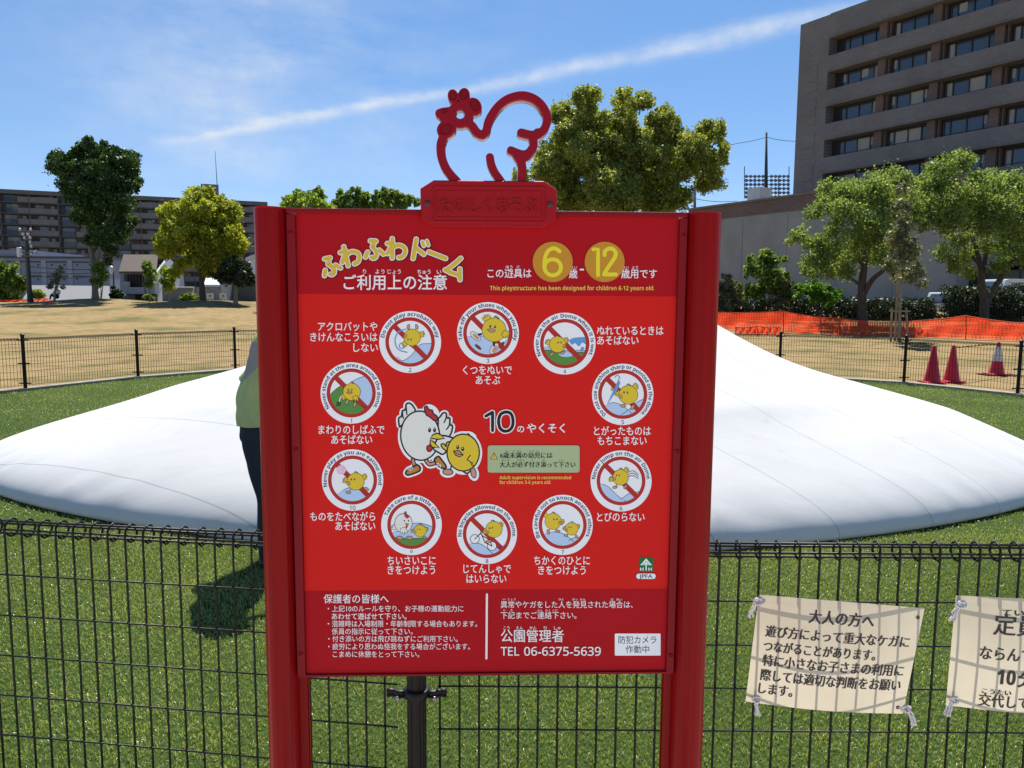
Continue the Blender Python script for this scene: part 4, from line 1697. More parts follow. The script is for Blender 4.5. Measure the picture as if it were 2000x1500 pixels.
# white die-cut edge first
for L in (lw_l, lw_r, arm, shoe1, shoe2):
    p = smooth_pts(hp(L) + [hp(L)[0]], 6)[:-1]
    H.poly(p, m_white)
    H.stroke(p, 10.0, m_white, smooth=False, closed=True)
H.ellipse(*hq(605, 685), 43.5, 53, 0, m_white, 72)
H.ellipse(*hq(1235, 935), 37, 42.5, 0, m_white, 64)
for x, y, rx, ry, rt in ((1010, 1215, 15.5, 11, 0), (1385, 1230, 10.5, 15.5, -15), (760, 350, 19, 15, 45), (1330, 690, 14, 9, 20), (960, 850, 10, 10, 0), (1020, 1060, 20, 18, 0)):
    H.ellipse(*hq(x, y), rx, ry, rt, m_white, 40)
H.stroke(hp([(510, 1000), (530, 1120)]), 14, m_white)
H.stroke(hp([(680, 1040), (740, 1110), (830, 1090)]), 14, m_white)
H.shape(hp(lw_l), m_cream, m_ink, LW)
H.shape(hp(lw_r), m_cream, m_ink, LW)
for L in ([(985, 355), (985, 420), (955, 490)], [(1040, 430), (1030, 530), (990, 590)], [(400, 260), (405, 330), (412, 370)], [(345, 330), (350, 390), (360, 430)]):
    H.stroke(hp(L), LW * .8, m_ink)
H.stroke(hp([(512, 1000), (500, 1060), (530, 1120)]), 9.0, m_ink)
H.stroke(hp([(512, 1000), (500, 1060), (530, 1120)]), 4.4, m_tan)
H.stroke(hp([(690, 1040), (740, 1100), (830, 1080)]), 9.0, m_ink)
H.stroke(hp([(690, 1040), (740, 1100), (830, 1080)]), 4.4, m_tan)
H.shape(hp(shoe1), m_shoe, m_ink, LW)
H.shape(hp(shoe2), m_shoe, m_ink, LW)
for L in ([(420, 1180), (450, 1165), (465, 1195)], [(450, 1150), (480, 1145), (495, 1175)], [(845, 1095), (870, 1090), (860, 1130)], [(880, 1120), (905, 1110), (895, 1150)]):
    H.stroke(hp(L), 1.4, m_white)
H.ellipse(*hq(605, 682), 39.5, 49.5, -4, m_ink, 80)
H.ellipse(*hq(605, 682), 36.5, 46.5, -4, m_cream, 80)
H.shape(hp([(665, 265), (700, 250), (735, 300), (780, 310), (800, 360), (850, 400), (860, 450), (820, 465), (770, 430), (740, 405), (690, 370)]), m_comb, m_ink, LW * .8)
for x in (742, 815):
    H.ellipse(*hq(x, 598), 3.0, 4.8, 0, m_ink, 24)
    H.ellipse(*hq(x - 5, 582), 1.0, 1.2, 0, m_white, 12)
H.shape(hp(arm), m_cream, m_ink, LW)
H.ellipse(*hq(740, 868), 6.4, 7.4, 0, m_ink, 30)
H.ellipse(*hq(742, 868), 4.2, 5.2, 0, m_comb, 30)
H.shape(hp([(755, 720), (790, 670), (850, 645), (910, 670), (965, 722), (860, 735)]), m_yel, m_ink, LW * .8, smooth=False)
H.shape(hp([(755, 740), (800, 770), (885, 862), (780, 850), (750, 800)]), m_yel, m_ink, LW * .8, smooth=False)
H.shape(hp([(1000, 910), (940, 870), (910, 815), (950, 800), (985, 840), (990, 790), (1030, 770), (1060, 800)]), m_yel, m_ink, LW * .8)
H.stroke(hp([(1060, 1130), (1050, 1190)]), 2.6, m_ink)
H.ellipse(*hq(1010, 1215), 10.8, 6.6, 4, m_ink, 32)
H.ellipse(*hq(1010, 1215), 9, 4.8, 4, m_tan, 32)
H.stroke(hp([(1240, 1210), (1290, 1235), (1340, 1200)]), 3.0, m_ink)
H.ellipse(*hq(1385, 1225), 5.8, 11.2, -12, m_ink, 32)
H.ellipse(*hq(1385, 1225), 4.2, 9.4, -12, m_tan, 32)
H.poly(hp([(1190, 730), (1250, 670), (1310, 645), (1335, 665), (1310, 690), (1370, 700), (1345, 735), (1370, 760)]), m_ink)
H.ellipse(*hq(1235, 930), 32.8, 37.2, 0, m_ink, 72)
H.ellipse(*hq(1235, 930), 30.2, 34.6, 0, m_yel, 72)
H.poly(hp([(1190, 760), (1255, 690), (1305, 668), (1280, 710), (1335, 712), (1320, 760)]), m_yel)
for x, y in ((1155, 852), (1228, 876)):
    H.ellipse(*hq(x, y), 3.1, 4.2, 0, m_ink, 24)
    H.ellipse(*hq(x - 3, y - 10), 1.0, 1.1, 0, m_white, 12)
H.shape(hp([(1090, 905), (1170, 900), (1238, 965), (1180, 992), (1120, 965)]), m_tan, m_ink, LW * .7, smooth=False)
H.stroke(hp([(1100, 915), (1160, 950), (1230, 966)]), 1.6, m_ink)
H.stroke(hp([(1340, 970), (1295, 1030), (1330, 1055), (1345, 1080), (1370, 1075), (1360, 1110), (1385, 1120)]), 2.0, m_ink)
H.build('hen_picture', board, -SN)


# ------------------------------------------------------------------ plants
def leaf_mesh(name, lobes, n, size, seed, sub=9, spread=0.42, up=0.35, fill=0.55, stray=0.13):
    """many small leaf faces gathered in clumps over the surfaces of the lobes [(x, y, z, r)]"""
    r_ = np.random.default_rng(seed)
    L = np.array(lobes, float)
    wgt = L[:, 3] ** 2
    wgt /= wgt.sum()
    # clumps
    cl = []
    for x, y, z, r in L:
        k = max(3, int(sub * (0.6 + 0.8 * r_.random())))
        d = r_.normal(size=(k, 3))
        d /= np.linalg.norm(d, axis=1)[:, None]
        d[:, 2] = d[:, 2] * 0.9 + 0.12
        rr = r * (fill + (1 - fill) * r_.random(k)) * 0.92
        cl.append(np.column_stack([np.array([x, y, z]) + d * rr[:, None], np.full(k, r * spread) * r_.uniform(0.6, 1.15, k)]))
    C = np.concatenate(cl)
    w2 = C[:, 3] ** 2
    idx = r_.choice(len(C), n, p=w2 / w2.sum())
    c = C[idx]
    d = r_.normal(size=(n, 3))
    d /= np.linalg.norm(d, axis=1)[:, None]
    pos = c[:, :3] + d * (c[:, 3] * r_.random(n) ** 0.5 * np.where(r_.random(n) < stray, r_.uniform(1.0, 1.9, n), 1.0))[:, None]
    nrm = r_.normal(size=(n, 3)) + d * 0.6
    nrm[:, 2] += up
    nrm /= np.linalg.norm(nrm, axis=1)[:, None]
    t = np.cross(nrm, r_.normal(size=(n, 3)))
    t /= np.linalg.norm(t, axis=1)[:, None] + 1e-9
    b_ = np.cross(nrm, t)
    s = (size * r_.uniform(0.6, 1.35, n))[:, None]
    v = np.empty((n, 4, 3), np.float32)
    v[:, 0] = pos - t * s * 0.5
    v[:, 1] = pos + b_ * s * 0.30 + nrm * s * 0.06
    v[:, 2] = pos + t * s * 0.5
    v[:, 3] = pos - b_ * s * 0.30 + nrm * s * 0.06
    me = bpy.data.meshes.new(name)
    me.vertices.add(n * 4)
    me.vertices.foreach_set('co', v.reshape(-1))
    me.loops.add(n * 4)
    me.loops.foreach_set('vertex_index', np.arange(n * 4, dtype=np.int32))
    me.polygons.add(n)
    me.polygons.foreach_set('loop_start', np.arange(0, n * 4, 4, dtype=np.int32))
    me.polygons.foreach_set('loop_total', np.full(n, 4, np.int32))
    me.update(calc_edges=True)
    return me


def px_lobes(pts, Y, seed, deep=0.6, squash=1.0, both=True):
    """round clumps given as pixel centre and radius, spread in depth about Y"""
    r_ = random.Random(seed)
    cx = sum(p[0] * p[2] for p in pts) / sum(p[2] for p in pts)
    cy = sum(p[1] * p[2] for p in pts) / sum(p[2] for p in pts)
    R = max(math.hypot(p[0] - cx, p[1] - cy) + p[2] * .5 for p in pts)
    out = []
    for px, py, r in pts:
        k = Y / F_PX
        rest = math.sqrt(max(0.0, R * R - (px - cx) ** 2 - (py - cy) ** 2)) * k * deep
        for sgn in ((-1, 1) if both else (-1,)):
            dy = sgn * rest * r_.uniform(0.35, 0.95)
            q = P(px, py, Y + dy)
            out.append((q.x, q.y, q.z, r * k * (1 + dy / Y)))
    return out


m_bark = mat('bark', (0.085, 0.066, 0.050), 0.9, 0.2, var=0.45, vscale=5, bump=0.8, bscale=14, stretch=(3, 3, 0.7))
m_barkg = mat('grey_bark', (0.20, 0.175, 0.145), 0.9, 0.2, var=0.35, vscale=5, bump=0.7, bscale=14, stretch=(3, 3, 0.7))
m_twig = mat('pale_twig', (0.24, 0.20, 0.15), 0.9, 0.2, var=0.3, vscale=9)


def tree(name, label, cat, base_px, Y, limbs, pts, n, size, lm, seed, bark=None, group=None, deep=0.6, sub=9, spread=0.42, fill=0.55, up=0.35, both=True, stray=0.13):
    """trunk and limbs as tapered tubes [(pixel points, radius px at foot, radius px at tip)] and a crown of leaves"""
    q = P(base_px[0], base_px[1], Y)
    q.z = hz(q.x, q.y)
    t = thing(name, q, label, cat, group)
    r_ = random.Random(seed)
    mb = MB()
    for k, (lp, r0, r1) in enumerate(limbs):
        dy = 0.0
        sl = 0 if k == 0 else r_.uniform(-1.2, 1.2)
        w = []
        for i, (px, py) in enumerate(lp):
            p = P(px, py, Y + dy)
            if i == 0 and k == 0:
                p = q - Z * 0.15
            w.append(tuple(p))
            dy += sl * 0.5
        w = smooth_pts(w, 4)
        m_ = len(w) - 1
        rr = [(r0 + (r1 - r0) * i / m_) * Y / F_PX for i in range(m_ + 1)]
        if k == 0:
            rr[0] *= 1.45
            rr[1] *= 1.15
        mb.tube(w, rr, 9)
    if limbs:
        mb.build('trunk', bark or m_bark, t, smooth=True)
    me = leaf_mesh('crown', px_lobes(pts, Y, seed, deep, both=both), n, size, seed, sub, spread, up, fill, stray)
    me.materials.append(lm)
    link_mesh('crown', me, t)
    return t


L_DARK = leaf_mat('leaf_zelkova', (0.0162, 0.0405, 0.0108), (0.0607, 0.1215, 0.0270), trans=0.25)
L_YEL = leaf_mat('leaf_yellow', (0.115, 0.152, 0.013), (0.40, 0.435, 0.048), trans=0.45)
L_CAM = leaf_mat('leaf_camphor', (0.085, 0.115, 0.020), (0.32, 0.36, 0.085), trans=0.42)
L_MID = leaf_mat('leaf_mid', (0.0540, 0.1013, 0.0230), (0.2160, 0.3105, 0.0702), trans=0.40, spec=0.25)
L_CHR = leaf_mat('leaf_cherry', (0.060, 0.105, 0.030), (0.24, 0.32, 0.10), trans=0.45, rough=0.5, spec=0.22)
L_LIGHT = leaf_mat('leaf_light', (0.0875, 0.1500, 0.0187), (0.2750, 0.3625, 0.0625), trans=0.45)
L_GREY = leaf_mat('leaf_grey', (0.0520, 0.0676, 0.0338), (0.2080, 0.2275, 0.1300), trans=0.30, rough=0.5, spec=0.2)
L_HEDGE = leaf_mat('leaf_hedge', (0.0096, 0.0192, 0.0072), (0.0384, 0.0660, 0.0216), trans=0.15, spec=0.3)
L_BRIGHT = leaf_mat('leaf_bright', (0.035, 0.10, 0.012), (0.12, 0.27, 0.035), trans=0.45)

# tall dark tree on the left
zel = [(172, 274, 9), (180, 286, 10), (148, 296, 10), (236, 300, 10), (98, 308, 7), (112, 326, 10), (262, 318, 9), (272, 352, 8), (262, 372, 10), (265, 395, 8), (240, 470, 12), (130, 322, 30), (168, 305, 28), (212, 312, 30), (248, 325, 24), (150, 355, 38), (200, 352, 42), (243, 355, 28), (178, 398, 36), (224, 398, 30), (162, 425, 20), (190, 438, 36), (140, 385, 20), (118, 312, 16), (172, 282, 12), (255, 308, 16),
       (205, 468, 22), (228, 450, 24), (250, 436, 18), (215, 488, 16), (240, 420, 16), (268, 362, 9), (105, 305, 9), (120, 340, 14), (205, 290, 14), (225, 295, 10), (160, 290, 14), (180, 470, 16), (212, 512, 9)]
tree('zelkova_tree', 'tall dark green tree, vase shaped, on a mound before the grey apartment block', 'tree', (187, 586), 57,
     [([(187, 586), (184, 540), (180, 500), (174, 470), (166, 435)], 6.0, 3.2), ([(186, 530), (192, 500), (203, 465), (212, 430), (214, 395)], 4.2, 1.6),
      ([(174, 470), (158, 430), (150, 390), (140, 350)], 3.0, 0.9), ([(168, 440), (185, 400), (195, 350), (190, 310)], 2.4, 0.8), ([(203, 465), (230, 440), (245, 400)], 1.8, 0.6), ([(160, 420), (130, 370), (115, 330)], 1.6, 0.5)],
     zel, 46000, 0.23, L_DARK, 11, m_barkg, 'park trees across the field', sub=12, spread=0.40, fill=.5, stray=.16)
# rounded yellow-green tree
yel = [(345, 425, 32), (388, 405, 38), (432, 425, 36), (330, 468, 30), (375, 455, 42), (422, 462, 42), (452, 470, 28), (322, 490, 20), (358, 503, 30), (410, 503, 34), (448, 503, 26), (404, 382, 17), (372, 395, 20), (428, 398, 20), (345, 530, 15), (402, 532, 16), (312, 470, 12), (470, 490, 10), (465, 450, 12), (385, 375, 10)]
tree('camphor_tree', 'rounded yellow-green tree on a low mound left of the red sign', 'tree', (396, 586), 52,
     [([(396, 586), (395, 560), (391, 535), (380, 500), (372, 460)], 6.0, 2.0), ([(394, 550), (402, 520), (415, 490), (425, 450)], 4.5, 1.4), ([(391, 535), (396, 480), (396, 430)], 3.0, 1.0), ([(380, 500), (350, 480), (335, 450)], 2.0, .7)],
     yel, 60000, 0.18, L_YEL, 12, m_bark, 'park trees across the field', sub=15, spread=0.38, fill=0.55, stray=0.07)
# dark conifer-like tree by the sign post
tree('evergreen_tree', 'small dark evergreen with a spreading crown close to the left sign post', 'tree', (460, 588), 50,
     [([(460, 588), (460, 560), (459, 530)], 4.5, 3.0)],
     [(462, 535, 26), (436, 542, 15), (482, 545, 16), (458, 515, 17), (445, 525, 16), (476, 525, 14), (425, 540, 8), (490, 552, 8)], 9000, 0.24, L_HEDGE, 13, m_barkg, 'park trees across the field')
# the big many-domed tree behind the sign
C4 = [(310, 240, 75), (460, 150, 80), (460, 270, 80), (350, 380, 90), (550, 440, 100), (590, 280, 55), (720, 190, 95), (700, 120, 45), (720, 310, 90), (830, 160, 55), (930, 290, 85), (1000, 310, 58), (960, 400, 80), (740, 450, 90), (900, 520, 80), (1120, 430, 80), (1230, 370, 88), (1200, 320, 45), (1290, 520, 66), (1230, 640, 85), (1110, 540, 80), (235, 480, 80), (350, 560, 90), (480, 560, 90), (600, 600, 90), (760, 620, 85), (1000, 650, 85), (330, 720, 80), (450, 740, 80), (700, 780, 90), (900, 790, 90), (1040, 760, 75), (180, 600, 70), (60, 620, 50), (820, 400, 70), (620, 740, 80), (930, 225, 40), (1320, 450, 36)]
cam_pts = [(1000 + x / 3.19, 150 + y / 3.19, r / 3.19 * 1.12) for x, y, r in C4]
cam_pts += [(1090, 340, 40), (1150, 305, 48), (1215, 290, 48), (1280, 330, 48), (1340, 320, 40), (1120, 385, 45), (1200, 380, 55), (1290, 390, 45), (1360, 300, 30), (1150, 250, 28), (1300, 270, 30)]
tree('camphor_tree', 'big olive green tree of many rounded domes rising behind the hen cut-out', 'tree', (1195, 600), 46,
     [([(1195, 600), (1192, 500), (1185, 440), (1180, 400), (1178, 360)], 11, 4), ([(1185, 430), (1205, 380), (1230, 330), (1240, 290)], 5, 1.5), ([(1190, 450), (1260, 390), (1300, 350), (1330, 310)], 5, 1.4), ([(1185, 440), (1130, 390), (1110, 330)], 5, 1.4), ([(1190, 460), (1290, 410), (1350, 370)], 4, 1.2), ([(1180, 380), (1150, 300), (1145, 230)], 3, 1)],
     cam_pts, 190000, 0.17, L_CAM, 14, m_bark, 'park trees across the field', sub=22, spread=0.40, fill=0.45, deep=0.55, stray=0.05)
# smaller crowns peeping over the board
tree('bushy_tree', 'light green tuft-topped tree peeping over the left end of the red board', 'tree', (600, 592), 48,
     [([(600, 592), (600, 500), (602, 430)], 4, 2)],
     [(575, 395, 22), (618, 392, 24), (600, 412, 32), (552, 404, 10), (640, 408, 16), (585, 378, 12), (622, 374, 10), (560, 420, 25), (640, 430, 25), (600, 445, 35)], 9000, 0.22, L_LIGHT, 15, m_bark, 'park trees across the field', sub=12, spread=.36)
tree('broadleaf_tree', 'dark broad-leaved tree between the light tuft and its twin above the board', 'tree', (680, 594), 58,
     [([(680, 594), (680, 500), (684, 420), (686, 395)], 4, 1.5)],
     [(668, 388, 17), (690, 380, 16), (708, 388, 15), (680, 405, 24), (705, 412, 20), (685, 440, 30), (655, 400, 10)], 8000, 0.26, L_MID, 16, m_bark, 'park trees across the field', sub=9, spread=.36)
tree('broadleaf_tree', 'dark broad-leaved tree above the board just left of the raised name plate', 'tree', (765, 594), 58,
     [([(765, 594), (765, 500), (766, 420), (768, 395)], 4, 1.5)],
     [(738, 385, 13), (758, 380, 14), (780, 384, 15), (800, 392, 12), (748, 402, 18), (778, 408, 20), (766, 440, 30), (815, 396, 9), (728, 402, 10)], 9000, 0.26, L_MID, 17, m_bark, 'park trees across the field', sub=9, spread=.36)

# cherry trees on the right
X6 = lambda L: [(1400 + x / 3, 300 + y / 3, r / 3) for x, y, r in L]
X7 = lambda L: [(x, y, r * 1.15) for x, y, r in X6(L)]
ch1 = X7([(670, 215, 60), (720, 260, 60), (800, 225, 70), (920, 190, 70), (1010, 170, 60), (640, 300, 50), (570, 350, 40), (740, 340, 70), (860, 310, 80), (980, 290, 80), (1060, 250, 60), (480, 490, 42), (435, 510, 22), (560, 520, 50), (650, 480, 45), (600, 620, 50), (540, 640, 40), (700, 560, 60), (780, 600, 60), (900, 470, 70), (1000, 420, 80), (1060, 350, 60), (540, 690, 40), (650, 690, 55), (760, 680, 55), (930, 600, 60), (1030, 520, 60), (880, 400, 60), (620, 560, 45), (700, 420, 40), (800, 480, 70), (740, 270, 60), (840, 540, 60), (960, 500, 70), (1120, 230, 60), (1150, 320, 60), (1100, 160, 45), (1180, 420, 50)])
tree('cherry_tree', 'leafy cherry tree with a dark forked trunk before the grey windowless wall', 'tree', (1686, 655), 37,
     [([(1686, 656), (1684, 600), (1684, 550), (1690, 500), (1684, 450), (1672, 415), (1655, 390)], 9.5, 2.2), ([(1686, 575), (1705, 545), (1735, 520), (1755, 490)], 6, 2), ([(1690, 500), (1710, 450), (1730, 400), (1740, 370)], 5, 1.2), ([(1687, 520), (1660, 490), (1620, 475), (1570, 468)], 3.5, .9), ([(1684, 450), (1670, 420), (1620, 395)], 3, .8), ([(1684, 560), (1640, 530), (1590, 520)], 3, .8), ([(1672, 415), (1680, 380), (1672, 330)], 2, .5)],
     ch1, 40000, 0.135, L_CHR, 18, m_bark, 'cherry trees by the hedge', sub=9, spread=0.70, deep=0.9, fill=.5)
mb = None
ch2 = X7([(1290, 95, 45), (1370, 65, 50), (1440, 40, 45), (1480, 40, 30), (1330, 160, 70), (1240, 180, 55), (1520, 150, 45), (1570, 130, 40), (1600, 190, 70), (1700, 200, 70), (1790, 200, 60), (1230, 260, 60), (1340, 280, 80), (1460, 290, 80), (1580, 300, 80), (1700, 320, 80), (1800, 330, 80), (1240, 380, 60), (1370, 400, 75), (1500, 410, 70), (1620, 430, 70), (1740, 430, 70), (1830, 430, 70), (1400, 520, 55), (1330, 590, 50), (1460, 600, 55), (1700, 560, 65), (1790, 600, 60), (1600, 540, 50), (1660, 670, 45), (1480, 690, 40), (1400, 660, 40), (1200, 200, 50), (1190, 300, 60), (1550, 230, 60), (1650, 260, 60)])
tree('cherry_tree', 'spreading cherry tree at the right edge with parked vehicles showing beneath it', 'tree', (1922, 626), 39,
     [([(1922, 628), (1922, 590), (1918, 560), (1915, 520), (1905, 480), (1895, 450)], 9, 2.5), ([(1922, 600), (1940, 565), (1965, 530), (1990, 490), (2010, 460)], 7, 2), ([(1918, 550), (1925, 500), (1930, 440), (1925, 380)], 5, 1.2), ([(1912, 515), (1880, 480), (1850, 455)], 4, 1), ([(1905, 480), (1880, 420), (1860, 370), (1850, 330)], 3, .8), ([(1965, 530), (1960, 470), (1965, 400)], 3, .8)],
     ch2, 44000, 0.14, L_CHR, 19, m_bark, 'cherry trees by the hedge', sub=9, spread=0.70, deep=0.9, fill=.5)

# young staked tree
sap = [(1763, 430, 22), (1765, 465, 24), (1758, 400, 18), (1775, 500, 22), (1785, 530, 20), (1770, 545, 20), (1745, 470, 18), (1790, 480, 14), (1742, 520, 16), (1762, 370, 12), (1800, 555, 10)]
st_y = 29.0
s0 = P(1757, 662, st_y)
s0.z = hz(s0.x, s0.y)
tree('young_tree', 'slender grey-leaved young tree tied to wooden stakes behind the far fence', 'tree', (1757, 662), st_y,
     [([(1757, 664), (1758, 600), (1761, 520), (1763, 440), (1764, 350)], 3.2, .6), ([(1761, 520), (1775, 490), (1790, 460)], 1.0, .4), ([(1762, 470), (1748, 440), (1740, 420)], 1.0, .4), ([(1760, 540), (1780, 520), (1800, 505)], 1.0, .4), ([(1762, 440), (1772, 400), (1775, 370)], .9, .3)],
     sap, 5500, 0.13, L_GREY, 20, m_twig, deep=0.7, sub=8, spread=.55)
m_wood = mat('stake_wood', (0.30, 0.215, 0.13), 0.85, 0.2, var=0.3, vscale=6, bump=.4, bscale=30, stretch=(4, 4, .6))
ts = thing('tree_stake', s0, 'wooden support frame of stakes and a crossbar round the young tree', 'tree stake')
for (xa, xb, yt, dy) in ((1741, 1742, 601, 0), (1775, 1770, 601, 0.05), (1749, 1755, 520, 0.25)):
    a, b_ = P(xa - 1, 664, st_y + dy), P(xb, yt, st_y + dy)
    a.z = hz(a.x, a.y) - .1
    mb = MB()
    mb.tube([a, b_], 0.038, 10)
    mb.build('stake', m_wood, ts, smooth=True, auto=50)
a, b_ = P(1737, 607, st_y - .06), P(1778, 608, st_y - .06)
mb = MB()
mb.tube([a, b_], 0.032, 10)
mb.build('crossbar', m_wood, ts, smooth=True, auto=50)

# shrubs and hedge in front of the grey wall
def shrub(name, label, pts, Y, n, size, lm, seed, group='shrubs along the hedge', stems=3, cat='shrub', both=True):
    cx = sum(p[0] for p in pts) / len(pts)
    q = P(cx, 620, Y)
    q.z = hz(q.x, q.y)
    t = thing(name, q, label, cat, group)
    r_ = random.Random(seed)
    mb = MB()
    for k in range(stems):
        p = r_.choice(pts)
        e = P(p[0], p[1], Y)
        s_ = q + Vector((r_.uniform(-.25, .25), r_.uniform(-.2, .2), -.05))
        mid = s_.lerp(e, .5) + Vector((r_.uniform(-.1, .1), 0, .1))
        mb.tube([s_, mid, e], [.035, .024, .010], 6)
    mb.build('stem', m_bark, t, smooth=True)
    me = leaf_mesh('foliage', px_lobes(pts, Y, seed, .7, both=both), n, size, seed, 9, .42)
    me.materials.append(lm)
    link_mesh('foliage', me, t)
    return t


shrub('shrub', 'tall shrub with upright leafy shoots right of the red sign post', X6([(280, 610, 45), (220, 650, 45), (330, 640, 42), (270, 700, 60), (400, 620, 25), (190, 700, 40), (340, 720, 55), (300, 790, 60), (230, 800, 60), (360, 800, 50), (310, 580, 22), (200, 610, 22), (400, 720, 30)]), 41, 9500, 0.16, L_MID, 31)
shrub('shrub', 'grey-green shrub half hidden by the right sign post', X6([(55, 740, 40), (110, 790, 50), (40, 800, 50), (120, 850, 55), (40, 870, 50), (60, 900, 40), (-20, 800, 60), (-60, 860, 60)]), 41, 7500, 0.15, L_GREY, 32)
shrub('shrub', 'low greyish shrub between the tall shrub and the bright green bush', X6([(420, 780, 45), (440, 830, 45), (400, 860, 45), (370, 880, 45), (470, 790, 25)]), 40.5, 4500, 0.15, L_GREY, 33)
shrub('shrub', 'bright green bush beneath the first cherry tree', X6([(520, 790, 45), (580, 800, 50), (640, 810, 50), (560, 840, 45), (640, 860, 45), (700, 830, 45), (470, 830, 30)]), 39.5, 6500, 0.15, L_BRIGHT, 34)


def hedge(label, x0, x1, ytop, ybot, Y, n, seed):
    q = P((x0 + x1) / 2, ybot, Y)
    q.z = hz(q.x, q.y)
    t = thing('hedge', q, label, 'hedge', 'dark hedges along the fence line')
    pts = []
    r_ = random.Random(seed)
    x = x0
    while x < x1:
        for yy_ in np.arange(ytop + 8, ybot + 4, 11):
            pts.append((x + r_.uniform(-3, 3), yy_ + r_.uniform(-5, 5), 12))
        x += 11
    me = leaf_mesh('foliage', px_lobes(pts, Y, seed, 0.0, both=False), n, 0.15, seed, 8, .5)
    me.materials.append(L_HEDGE)
    # spread in depth
    v = np.empty(len(me.vertices) * 3, np.float32)
    me.vertices.foreach_get('co', v)
    v = v.reshape(-1, 4, 3)
    v[:, :, 1] += np.random.default_rng(seed).uniform(-.1, 1.1, (len(v), 1))
    me.vertices.foreach_set('co', v.reshape(-1))
    link_mesh('foliage', me, t)
    mb = MB()
    for k in range(int((x1 - x0) / 14)):
        a = P(x0 + 7 + 14 * k, ybot, Y + .5)
        a.z = hz(a.x, a.y) - .05
        top = P(x0 + 7 + 14 * k, ytop + 14, Y + .5)
        mb.tube([a, a.lerp(top, .5) + Vector((.05, 0, 0)), top], [.03, .025, .012], 5)
    mb.build('stem', m_bark, t, smooth=True)
    return t


hedge('dark clipped hedge running from the sign post to the gap by the parked van', 1395, 1826, 583, 634, 42, 26000, 41)
hedge('dark clipped hedge at the right edge below the second cherry tree', 1862, 2040, 562, 634, 42, 16000, 42)

# black railing in front of the hedges
m_iron = mat('black_iron', (0.012, 0.012, 0.013), 0.5, 0.4)
q0, q1 = P(1385, 640, 40.8), P(2050, 640, 40.8)
for q in (q0, q1):
    q.z = hz(q.x, q.y)
rl = thing('railing', (q0 + q1) / 2, 'low black iron railing in front of the dark hedges', 'fence')
mb = MB()
for zz in (0.15, 1.02):
    mb.tube([q0 + Z * zz, q1 + Z * zz], 0.016, 5)
mb.build('rail', m_iron, rl)
mb = MB()
n_ = int((q1 - q0).length / 0.14)
for k in range(n_ + 1):
    p = q0.lerp(q1, k / n_)
    mb.tube([p, p + Z * 1.12], 0.010, 4)
mb.build('balusters', m_iron, rl)

# plants along the left edge of the field
shrub('bush', 'big green bush at the left edge of the photo beside the leaning pole', [(10, 525, 18), (25, 548, 22), (4, 560, 22), (40, 562, 14), (0, 535, 15), (20, 575, 20), (46, 548, 8), (30, 520, 8)], 60, 9000, 0.24, L_MID, 51, 'small plants at the far edge of the field', cat='bush')
for nm_, lab, bx, limbs, pts, n, sz, lm in (
        ('sapling', 'nearly bare small tree beside the white-shirted person', 106, [([(106, 586), (108, 565), (113, 545), (118, 520)], 2.0, .8), ([(108, 562), (100, 560), (96, 555)], .8, .4), ([(109, 562), (120, 560), (128, 566)], .8, .4)], [(112, 540, 9), (118, 528, 8), (106, 555, 9), (124, 562, 6), (98, 560, 6)], 500, 0.2, L_GREY),
        ('sapling', 'thin multi-stemmed young tree just left of the tall dark trunk', 197, [([(198, 586), (197, 560), (192, 530)], 1.2, .5), ([(198, 584), (201, 555), (200, 530)], 1.0, .4)], [(188, 525, 9), (196, 520, 9), (202, 540, 12), (194, 552, 10), (184, 548, 7)], 1500, 0.2, L_MID),
        ('sapling', 'slim green young tree standing before the tiled-roof house', 292, [([(293, 586), (292, 560), (290, 535)], 1.4, .6)], [(288, 522, 10), (292, 535, 12), (284, 515, 6), (296, 550, 10), (288, 556, 8)], 1900, 0.2, L_MID),
        ('sapling', 'loose light green young tree under the yellow-green tree', 330, [([(332, 588), (331, 560), (328, 530)], 1.4, .6)], [(322, 532, 12), (334, 545, 12), (328, 558, 12), (345, 530, 10), (318, 550, 8)], 1700, 0.2, L_LIGHT)):
    tree(nm_, lab, 'tree', (bx, 587), 56, limbs, pts, n, sz, lm, bx, m_twig, 'young trees at the far edge of the field', spread=.5)
for lab, pts, n, lm in (('small rounded shrub at the foot of the leaning pole', [(73, 574, 9), (80, 578, 8), (66, 579, 8)], 1600, L_LIGHT), ('small shrub by the red netting in front of the house', [(288, 583, 7), (295, 584, 6)], 1000, L_MID),
                        ('low shrub beside the mound of the yellow-green tree', [(360, 582, 8), (372, 580, 9), (382, 584, 6)], 1500, L_MID), ('dark pointed shrub right of the tall dark trunk', [(226, 570, 6), (232, 577, 9), (224, 580, 8), (222, 562, 4)], 1800, L_HEDGE)):
    shrub('shrub', lab, pts, 59, n, 0.22, lm, int(pts[0][0]), 'small plants at the far edge of the field', stems=2)


